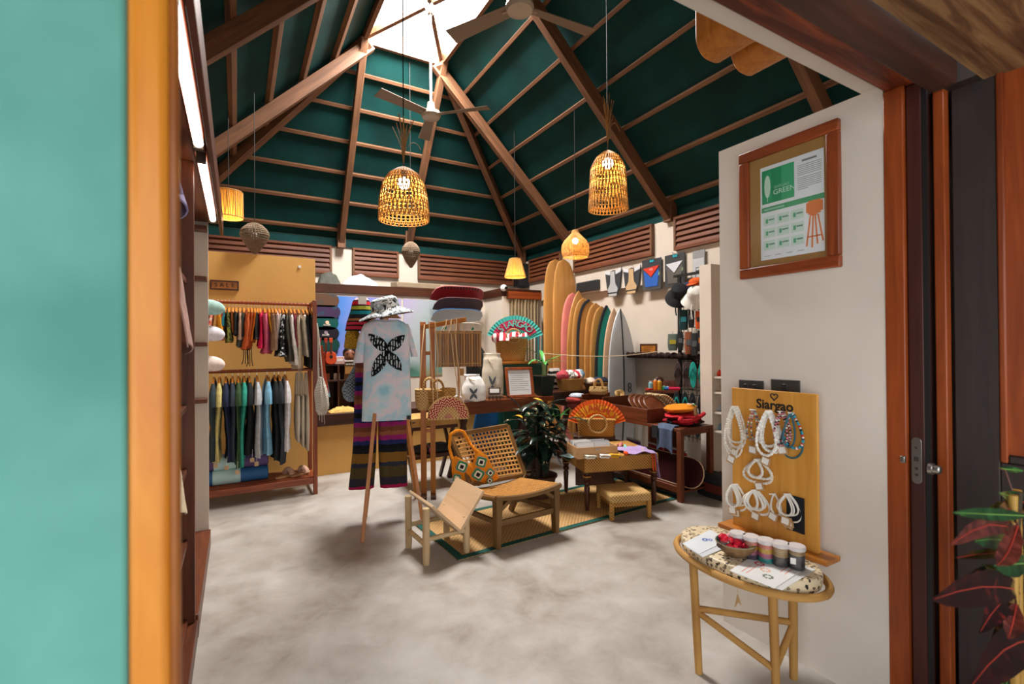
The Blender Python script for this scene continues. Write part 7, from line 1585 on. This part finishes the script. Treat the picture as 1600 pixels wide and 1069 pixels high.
# ============================================================ framed certificate on the entrance wall
xa_ = XN-.001; yL, yR = B(1160, 340, xa_).y, B(1316, 300, xa_).y; z0, z1 = (B(1164, 437, xa_).z+B(1320, 417, xa_).z)/2, (B(1160, 243, xa_).z+B(1313, 187, xa_).z)/2
fw, fh = (yL-yR)/2, z1-z0
t = thing('framed_certificate', 'brown wooden frame with a green and white printed certificate on the entrance wall', 'picture', (xa_, (yL+yR)/2, z0), -PI/2)
b = .052
for a in ((-fw, fw, 0, b), (-fw, fw, fh-b, fh), (-fw, -fw+b, b, fh-b), (fw-b, fw, b, fh-b)): M().box(a[0], a[1], -.03, 0, a[2], a[3]).obj('frame_bar', 'mahogz' if a[1]-a[0] < .1 else 'mahog', t, bev=.005)
DEF['burlap'] = lambda n: weave(n, '#8a6638', '#b08850', 260, .95, .4)
M().box(-fw+b, fw-b, -.012, 0, b, fh-b).obj('mat_board', 'burlap', t)
def fl_(px, py):
    q = B(px, py, xa_-.014); return ((yL+yR)/2-q.y, q.z-z0)
pTL, pTR, pBR, pBL = fl_(1187, 264), fl_(1286, 231), fl_(1290, 391), fl_(1190, 408); pw0, pw1 = (pTL[0]+pBL[0])/2, (pTR[0]+pBR[0])/2; ph0, ph1 = (pBL[1]+pBR[1])/2, (pTL[1]+pTR[1])/2
PW, PH = pw1-pw0, ph1-ph0
def pbox(u0, u1, v0, v1, c, nm='print_block', d=.001, par=None): return M().box(pw0+PW*u0, pw0+PW*u1, -.0135-d, -.0135, ph1-PH*v1, ph1-PH*v0).obj(nm, c, par or t)
pbox(0, 1, 0, 1, '#dfe6ea:.5', 'paper', .0005)
pbox(.03, .56, .04, .4, '#1f9060:.6', d=.001); pbox(.36, .56, .04, .4, '#3aa873:.6', d=.0015); pbox(.05, .2, .07, .39, '#2a9a68:.6', d=.0016)
lf = [(pw0+PW*.125+PW*.052*math.sin(a)*(1 if True else 1), ph1-PH*.22+PH*.12*math.cos(a)) for a in [i*2*PI/20 for i in range(20)]]
M().prism(lf[::-1], .001, T((0, -.0150, 0), rx=PI/2)).obj('leaf_motif', '#bfe0cc:.6', t); M().box(pw0+PW*.122, pw0+PW*.128, -.0162, -.015, ph1-PH*.38, ph1-PH*.3).obj('leaf_stalk', '#bfe0cc:.6', t)
text('GREEN', PW*.115, '#bfe3d0:.6', t, T((pw0+PW*.40, -.0155, ph1-PH*.30), rx=PI/2), ext=.0004)
text('SIARGAO', PW*.06, '#8fcdb0:.6', t, T((pw0+PW*.36, -.0155, ph1-PH*.245), rx=PI/2), ext=.0004)
pbox(.68, .9, .05, .07, '#6f7f78:.7', 'text_line')
for k in range(6): pbox(.61, .97, .10+k*.019, .107+k*.019, '#93a09c:.7', 'text_line')
for k in range(7): pbox(.61, .97-(.2 if k == 6 else 0), .225+k*.019, .232+k*.019, '#93a09c:.7', 'text_line')
pbox(.02, 1.0, .435, .49, '#3f9a6c:.6', 'green_band'); pbox(.06, .4, .455, .472, '#8cc4a8:.6', 'text_line', .0015)
for j in range(3):
    for i in range(3):
        u, v = .05+i*.225, .535+j*.13; pbox(u, u+.2, v, v+.1, '#c3dcd2:.6', 'info_box', .001); pbox(u+.04, u+.08, v+.03, v+.075, '#4fa37c:.6', 'icon', .0016); pbox(u+.09, u+.185, v+.035, v+.05, '#5f8f7c:.7', 'text_line', .0016)
for k in range(4): pbox(.06+k*.18, .16+k*.18, .955, .962, '#9aa6a2:.7', 'text_line')
for k_, (u0, u1, v0, v1) in enumerate(((.74, .98, .50, .6), (.77, .95, .485, .62), (.8, .9, .6, .635))): pbox(u0, u1, v0, v1, '#d5783a:.6', 'stool_drawing', .002+.0005*k_)
for a, b_ in (((.8, .63), (.74, .93)), ((.84, .63), (.82, .95)), ((.87, .63), (.9, .92)), ((.91, .63), (.98, .9)), ((.76, .84), (.96, .84))):
    M().bar((pw0+PW*a[0], -.0148, ph1-PH*a[1]), (pw0+PW*b_[0], -.0148, ph1-PH*b_[1]), .002, .006, (0, 0, 1) if a[1] == b_[1] else (1, 0, 0)).obj('stool_drawing', '#d5783a:.6', t)
M().box(-fw+b, fw-b, -.0195, -.018, b, fh-b).obj('glass', 'glasspane', t)
# ============================================================ oval rattan table with terrazzo top
TC = V((2.015, 1.385, 0)); ta, tb, ZR_ = .21, .325, .50
t = thing('oval_table', 'small oval rattan table with terrazzo top against the entrance wall', 'table', TC)
ring = [(ta*1.06*math.cos(a), tb*1.06*math.sin(a), ZR_) for a in [i*2*PI/48 for i in range(48)]]
M().tube(ring, .016, 10, True).obj('rattan_ring', 'rattan', t)
M().lathe([(0, ZR_-.01), (.93, ZR_-.01), (.985, ZR_+.0), (1, ZR_+.02), (1, ZR_+.045), (.985, ZR_+.055), (.96, ZR_+.058), (0, ZR_+.058)], 56, sx=ta*.985, sy=tb*.985, cap=False).obj('terrazzo_top', 'terrazzo', t)
ZTT = ZR_+.059
def tl(p): return V(p)-TC
LG = [(G(1092, 1052), (-.17, .15)), (G(1213, 1092), (-.10, -.19)), (G(1240, 1060), (.08, -.17))]
lp = []
for f, (dx, dy) in LG:
    a, b_ = tl(f), V((dx, dy, ZR_-.005)); a.z = 0; lp.append((a, b_)); M().tube([a, a.lerp(b_, .3), a.lerp(b_, .7), b_], [.0165, .018, .0185, .019], 12).obj('leg', 'rattan', t)
for i, j, zz, ze in ((0, 1, .27, .13), (0, 2, .28, .27), (1, 2, .14, .26)):
    p, q = lp[i][0].lerp(lp[i][1], zz/.5), lp[j][0].lerp(lp[j][1], ze/.5); M().tube([p, p.lerp(q, .5), q], .0145, 10).obj('stretcher', 'rattan', t)
for k in range(0, 48, 12): M().tube(arc(V(ring[k]), .0145, 0, 2*PI, 12, (V(ring[k])-V((0, 0, ZR_))).normalized(), (0, 0, 1))[:-1], .003, 5, True).obj('binding', 'wicker', t)
pg = G(1155, 912, ZR_)
t = thing('fish_tail_tag', 'small bronze fish-tail charm on a string hanging from the oval table rim', 'charm', (pg.x-.012, pg.y, ZR_-.09))
M().tube([(0, 0, .09), (.002, 0, .055)], .0015, 5).obj('string', '#b8a078:.8', t); M().prism([(0, .055), (.006, .035), (.016, .005), (.004, .018), (0, .012), (-.012, -.01), (-.005, .03)], .003, T(rx=PI/2, rz=-1.0)).obj('tail', '#9a7648:.35', t)
# ---- necklace display board
XB = 2.2; yb0_, yb1_ = B(1279, 730, XB).y, B(1146, 730, XB).y; zb1_ = (B(1147, 606, XB).z+B(1279, 616, XB).z)/2; yc = (yb0_+yb1_)/2; bw = (yb1_-yb0_)/2
t = thing('necklace_board', 'upright honey wooden display board for necklaces, lettered Siargao, on the oval table', 'display board', (XB, yc, ZTT), -PI/2)
M().box(-bw, bw, -.008, .01, .02, zb1_-ZTT).obj('panel', 'pineboard', t, bev=.002)
M().box(-bw-.05, bw+.06, -.06, .05, 0, .02).obj('foot_plank', 'honeyx', t, bev=.002)
def bl(px, py, d=0):
    q = B(px, py, XB-.012-d); return (yc-q.y, q.z-ZTT)
x, z = bl(1209, 634); text('Siargao', .062, '#17120e:.6', t, T((x, -.0085, z), rx=PI/2), ext=.001, bold=.0016)
x, z = bl(1209, 620); hp = [(x+.0011*16*math.sin(a)**3, -.0095, z+.0011*(13*math.cos(a)-5*math.cos(2*a)-2*math.cos(3*a)-math.cos(4*a))) for a in [i*2*PI/30 for i in range(30)]]
M().tube(hp, .0028, 6, True).obj('heart_mark', '#17120e:.6', t)
PEGS = [(1153, 636), (1180, 641), (1205, 643), (1225, 644), (1240, 646), (1187, 718), (1152, 757), (1183, 766), (1211, 772), (1234, 772)]
for px, py in PEGS:
    x, z = bl(px, py); M().cyl((x, -.008, z), (x, -.055, z+.006), .003, n=8).obj('peg', 'white', t)
WBd = wm(t)
WH, CR = '#e2ddd4:.5', '#d8cfc0:.5'
ORD = ('first', 'second', 'third', 'fourth', 'fifth')
def necklace(peg, i, n, wpx, pyb, rb, cols, desc, step=1.9, cord=False, tagc=None):
    px, py = PEGS[peg]; x, z = bl(px, py); x2, zbm = bl(px, pyb); wx = wpx*.0029/2*(1+.12*math.sin(i*2.1)); L_ = z-zbm; L_ *= 1-.06*((i*7) % 4); rb *= 1.2; yy = -.018-.010*i; sh = .006*math.sin(i*3.3+peg)
    tt = thing('bead_necklace', desc, 'necklace', WBd @ V((x, yy, zbm)), -PI/2, 'necklaces on the board')
    pts = []
    N = 60
    for k in range(N):
        a = 2*PI*k/N; u = -math.cos(a); s_ = math.sin(a)     # 0 top .. PI bottom
        v = (1-math.cos(a))/2; pts.append(V((sh*v*2+wx*s_*(.25+.95*v**.8)*(1 if s_ > 0 else 1), .006*s_, L_*(1-v)+(z-zbm-L_))))
    if cord: M().tube(pts, rb, 5, True).obj('cord', cols[0], tt)
    else:
        acc = 0; mm = [M() for _ in cols]; c_ = 0; last = None
        for k in range(N):
            p = pts[k]; q = pts[(k+1) % N]; d = (q-p).length; m_ = max(1, int(d/(rb*step)))
            for j in range(m_): mm[c_ % len(cols)].ball(p.lerp(q, j/m_), rb*(1+.15*math.sin(c_*2.3)), 6, 4); c_ += 1
        for m_, cc in zip(mm, cols): m_.obj('beads', cc, tt, kind='stuff')
    if tagc is not None:
        M().box(-.022, .022, -.006, -.004, -.034, .008).xf(T(ry=.3*math.sin(i*2+peg))).obj('price_card', '#b58e62:.8', tt); M().box(-.018, .014, -.0075, -.006, -.027, .001).xf(T(ry=.3*math.sin(i*2+peg))).obj('price_label', 'white', tt)
for i in range(5): necklace(0, i, 5, 32, 700+i*3, .0045, [WH, CR], '%s of five white shell necklaces in the leftmost bunch on the board' % ORD[i], tagc=(1 if i in (1, 4) else None))
MC = ['#d8868a:.4', '#5aa8a0:.4', '#e0d8cc:.4', '#c05a40:.4', '#3a5a6a:.4']
for i in range(2): necklace(1, i, 2, 16, 690+i*8, .0035, MC, '%s of two thin multicoloured bead necklaces on the board' % ORD[i], tagc=1 if i else None)
for i in range(4): necklace(2, i, 4, 34, 706+i*3, .0058, [WH, '#f0ece6:.5'], '%s of four chunky white bead necklaces in the middle bunch' % ORD[i], 1.5, tagc=1 if i == 3 else None)
for i in range(3): necklace(3, i, 3, 24, 694+i*4, .0042, ['#d88a90:.4', '#2a2426:.4', '#e0d8d0:.4', '#8a3a3a:.4'], '%s of three pink, black and white bead necklaces on the board' % ORD[i], tagc=1 if i == 1 else None)
for i in range(3): necklace(4, i, 3, 36-i*8, 716-i*5, .0035 if i != 1 else .005, ['#2a5a68:.5'] if i != 1 else ['#1f9ab0:.4', '#1f9ab0:.4', '#c82a20:.4', '#e8e0d8:.4', '#2a2a30:.4'], ('dark teal cord necklace, outermost on the right of the board', 'turquoise bead necklace with red and white beads', 'inner dark teal cord necklace on the right of the board')[i], cord=(i != 1))
for i in range(3): necklace(5, i, 3, 54-i*13, 755-i*3, .0056, [CR, WH], '%s of three large cowrie shell bracelets in the second row' % ORD[i], 2.0, tagc=1 if i == 0 else None)
for i in range(5): necklace(6, i, 5, 42-i*6, 797-i*2, .0042, [WH], '%s of five white cord bracelets at the lower left of the board' % ORD[i], cord=(i % 2 == 0), tagc=1 if i in (0, 3) else None)
for i in range(4): necklace(7, i, 4, 46-i*8, 802-i*2, .005, [WH], '%s of four thick white rope bracelets in the lower middle' % ORD[i], cord=True, tagc=1 if i == 0 else None)
necklace(8, 0, 1, 16, 803, .0038, [WH], 'single thin white rope bracelet between the lower bunches', cord=True, tagc=1)
for i in range(4): necklace(9, i, 4, 38-i*6, 814-i*3, .003, [WH], '%s of four fine white cord bracelets at the lower right' % ORD[i], cord=True, tagc=1 if i < 3 else None)
x, z = bl(1243, 800); tt = thing('black_cloth', 'small black cloth hanging behind the lower right bracelets', 'cloth', WBd @ V((x, -.012, z-.09)), -PI/2); M().sheet(lambda u, v: V(((u-.5)*.08, -.002*math.sin(u*9), .16*v)), 8, 6, .004).obj('cloth_panel', '#15181c:.9:cloth', tt)
# ---- clear tubs of hair ties
CN = [(1153, 866, 'first', ['#c08a2c', '#d88a7c', '#b86a7a']), (1174, 872, 'second', ['#4a3a50', '#a0506a', '#c9922e', '#d8806c']), (1197, 878, 'third', ['#1f8f8c', '#b85a7a', '#cfa030', '#d8826e']), (1220, 884, 'fourth', ['#3a3436', '#4a4240', '#a8865a', '#b5946a']), (1245, 889, 'last', ['#2c2a2e', '#3a3436', '#4c4444', '#a8865a'])]
for i, (px, py, nm, cols) in enumerate(CN):
    p = G(px, py, ZTT+.001); r_ = .033; h = .098
    t = thing('hair_tie_tub', 'clear round tub of layered hair ties, %s in the row from the left' % nm, 'tub', p, 0, 'tubs of hair ties')
    k = len(cols)
    for j, c in enumerate(cols):
        z0, z1 = .004+(h-.02)*j/k, .004+(h-.02)*(j+1)/k
        n = 2
        for q in range(n): zz = z0+(z1-z0)*(q+.5)/n; M().lathe([(r_*.86, zz-(z1-z0)/n*.48), (r_*.93, zz), (r_*.86, zz+(z1-z0)/n*.48)], 20).obj('hair_ties', c+':.8:cloth', t)
    M().lathe([(r_, 0), (r_, h-.012)], 24, cap=False).obj('tub_wall', 'plastic', t)
    M().lathe([(r_*1.04, h-.016), (r_*1.05, h-.004), (r_*.98, h), (0, h)], 24, cap=False).obj('lid', 'tublid', t)
    if i == 4: M().box(-.034, -.0335, .002, .022, .03, .055).xf(T(rz=.5)).obj('sticker', 'white', t)
# ---- coconut bowl with scrunchies
p = G(1150, 868, ZTT+.001); t = thing('coconut_bowl', 'coconut shell bowl with turquoise inside on the oval table', 'bowl', p); R_ = .085
pr = [(0, 0), (.03, .0), (.055, .015), (.075, .035), (R_, .06)]
DEF['coconut'] = lambda n: blotch(n, ['#4a3220', '#8a6a48', '#6b4c30'], 14, .5)
M().lathe(pr, 30, cap=False).obj('shell', 'coconut', t); M().lathe([(max(0, r_-.004), z+.004) for r_, z in pr], 30, cap=False).obj('lining', '#1f8f98:.4', t); M().tube(arc((0, 0, .061), R_-.002, 0, 2*PI, 30, (1, 0, 0), (0, 1, 0))[:-1], .003, 6, True).obj('rim', '#8a7a5c:.5', t)
for k, (dx, dy, dz, c, nm, r_) in enumerate(((-.03, .0, .05, '#c8102e', 'bright red', .032), (.012, -.02, .055, '#b80f28', 'deep red', .03), (-.01, .03, .06, '#d01c34', 'scarlet', .028), (.035, .028, .058, '#dca0ac', 'pale pink', .03), (-.055, .02, .055, '#4a2c28', 'dark brown', .022))):
    tt = thing('scrunchie', '%s satin scrunchie in the coconut bowl' % nm, 'scrunchie', p+V((dx, dy, dz-.02)), k*.8, 'scrunchies in the bowl')
    m = M().tube(arc((0, 0, .02), r_*.75, 0, 2*PI, 22, (1, 0, 0), (0, .9, .35))[:-1], [r_*.55*(1+.3*math.sin(q*2.9+k)) for q in range(22)], 8, True).wob(.006, 50, k); m.obj('satin_ring', c+':.35', tt)
# ---- leaflets
def leaflet(pts, z, c, label, deco):
    q = [G(x, y, z) for x, y in pts]; c0 = sum(q, V((0, 0, 0)))/4
    t = thing('leaflet', label, 'leaflet', c0, 0, 'leaflets on the oval table'); L_ = [p-c0 for p in q]
    M().add([p for p in L_]+[p+V((0, 0, .0015)) for p in L_], [(3, 2, 1, 0), (4, 5, 6, 7), (0, 1, 5, 4), (1, 2, 6, 5), (2, 3, 7, 6), (3, 0, 4, 7)]).obj('paper', c, t)
    def uv(u, v): return L_[0].lerp(L_[1], u).lerp(L_[3].lerp(L_[2], u), v)+V((0, 0, .0016))
    for kind, u, v, r_, cc in deco:
        if kind == 'flower':
            for a in range(8): w_ = 2*PI*a/8; M().lathe([(.006*r_, 0), (.006*r_, .0004), (0, .0004)], 8, uv(u+.055*r_*math.cos(w_), v+.1*r_*math.sin(w_)), cap=False).obj('petal_print', cc, t)
        else: a, b_ = uv(u, v), uv(u+r_, v); M().bar(a, b_, .004, .0006).obj('print_line', cc, t)
    return t
ZP = ZTT+.0012
leaflet([(1140, 892), (1188, 862), (1262, 886), (1210, 920)], ZP+.002, '#dcdcda:.6', 'white printed leaflet with red, peach and green flower motifs on the oval table',
        [('flower', .55, .28, .9, '#c8383c:.7'), ('flower', .42, .5, .9, '#e0a890:.7'), ('flower', .25, .68, .9, '#5a6a58:.7'), ('line', .1, .2, .3, '#d8907c:.7'), ('line', .12, .3, .3, '#d8907c:.7'), ('line', .5, .85, .42, '#d8907c:.7'), ('line', .52, .75, .4, '#d8907c:.7'), ('line', .7, .1, .1, '#c8383c:.7')])
leaflet([(1147, 896), (1195, 868), (1275, 890), (1222, 923)], ZP, '#d0d0ce:.6', 'second white leaflet peeking out under the flower leaflet', [])
leaflet([(1066, 850), (1110, 828), (1138, 845), (1092, 866)], ZP+.002, '#d8dce0:.6', 'white leaflet with blue print at the left of the oval table', [('flower', .55, .4, .9, '#5a74b8:.7'), ('flower', .65, .55, .7, '#7a90c8:.7')])
leaflet([(1072, 855), (1112, 834), (1145, 852), (1098, 871)], ZP, '#ccd0d4:.6', 'white leaflet underneath the blue printed one', [])
# ============================================================ croton with bamboo stakes outside the door
Yc0 = .5; pp = A(1592, 900, Yc0)
t = thing('croton_plant', 'croton with glossy dark red and green leaves and bamboo stakes beside the outside door', 'plant', (pp.x, Yc0, 0))
M().lathe([(.1, 0), (.13, .12), (.15, .25), (.16, .26), (.16, .3), (.14, .3), (.13, .27), (0, .27)], 26, cap=False).obj('pot', '#4a2c20:.7', t)
DEF['redleaf'] = lambda n: leafy(n, '#140606', '#2a0a0b', '#7a1f1a', 26, .14)
DEF['pinkleaf'] = lambda n: leafy(n, '#3a1a16', '#6a302a', '#a05a4c', 26, .2)
DEF['deepgreen'] = lambda n: leafy(n, '#0c2a14', '#1f5428', '#4f8a3c', 24, .2)
DEF['bamboo'] = lambda n: wood(n, '#8a6428', '#b38c42', 'z', .8, .35)
zt = A(1585, 772, Yc0).z
for px, dy in ((1584, 0), (1598, .01), (1612, -.01)):
    q = A(px, 900, Yc0); x = q.x-pp.x; M().tube([(x, dy, .2)]+[(x+.002*math.sin(k*2), dy, .2+(zt-.2)*k/12) for k in range(1, 13)], [.0105 if k % 3 else .0125 for k in range(13)], 10).obj('bamboo_stake', 'bamboo', t)
M().tube(bez([(.02, .02, .27), (.0, .03, .5), (-.01, .02, .7), (.01, 0, zt)], 8), .01, 8).obj('stem', '#3a3020:.8', t)
CL = [((1592, 922), (1455, 938), .062, 'redleaf', .0, .02), ((1604, 782), (1556, 806), .035, 'redleaf', .02, 0), ((1600, 806), (1488, 801), .022, 'deepgreen', -.02, .0), ((1598, 812), (1520, 822), .026, 'deepgreen', .03, .01), ((1594, 832), (1484, 852), .034, 'pinkleaf', -.01, .035),
 ((1602, 862), (1522, 846), .042, 'deepgreen', .02, .02), ((1590, 822), (1557, 884), .032, 'pinkleaf', -.03, -.02), ((1604, 880), (1552, 884), .045, 'deepgreen', -.01, .0), ((1596, 868), (1492, 872), .02, 'redleaf', .03, .01), ((1586, 905), (1535, 882), .02, 'deepgreen', .03, .0),
 ((1612, 1000), (1515, 1075), .07, 'redleaf', -.02, .03), ((1590, 935), (1530, 990), .04, 'redleaf', .01, .03), ((1588, 945), (1575, 998), .03, 'pinkleaf', -.02, -.01), ((1618, 800), (1560, 770), .03, 'deepgreen', .03, .01), ((1612, 840), (1640, 800), .05, 'deepgreen', 0, 0), ((1606, 900), (1650, 930), .05, 'redleaf', 0, 0), ((1560, 732), (1600, 736), .012, 'deepgreen', .05, 0), ((1600, 960), (1545, 1040), .05, 'redleaf', .05, .02), ((1610, 1030), (1560, 1090), .05, 'deepgreen', .05, .02),
 ((1590, 800), (1530, 815), .03, 'deepgreen', .04, .02), ((1580, 840), (1510, 835), .03, 'deepgreen', .05, .02), ((1598, 850), (1545, 862), .035, 'redleaf', .05, .02), ((1596, 905), (1500, 905), .025, 'redleaf', .06, .03), ((1604, 960), (1560, 960), .03, 'pinkleaf', .03, .01)]
for a, b_, w_, mt, dy, lift in CL:
    w_ *= 1.45; p, q = A(*a, Yc0+dy)-V((pp.x, Yc0, 0)), A(*b_, Yc0+dy-.03)-V((pp.x, Yc0, 0)); d = q-p; L_ = d.length; n2 = d.normalized().cross(V((0, 1, 0))).normalized(); n2 = n2 if n2.z > 0 else -n2
    vw = V((-.9, -.35, .25))
    side = d.normalized().cross(vw).normalized(); rows = []
    m = M(); ns = 10; vs = []
    for i in range(ns+1):
        v = i/ns; wv = max(.0008, w_/2*math.sin(PI*min(1, .04+v*.96))**.7); c_ = p+d*v+V((0, 0, lift*math.sin(PI*v))); nn = d.normalized().cross(side).normalized()
        for s_ in (-1, -.5, 0, .5, 1): vs.append(c_+side*wv*s_+nn*(-abs(s_)*wv*.25+.0018*math.sin(i*2.6)*abs(s_)))
    m.add(vs, [(i*5+j, i*5+j+1, (i+1)*5+j+1, (i+1)*5+j) for i in range(ns) for j in range(4)])
    lf_ = m.obj('leaf', mt, t)
    M().tube([p+d*v+V((0, 0, lift*math.sin(PI*v)))+vw*.0015 for v in (0, .25, .5, .75, .97)], [.0022, .002, .0017, .0012, .0006], 5).obj('midrib', '#a8382c:.4' if mt != 'deepgreen' else '#6f9a4a:.4', lf_)
    st_ = V((0, .01, p.z)); M().tube([V((0, .01, max(.3, p.z-.06))), (st_+p)/2, p], .0025, 5).obj('petiole', '#5a3428:.5', t)
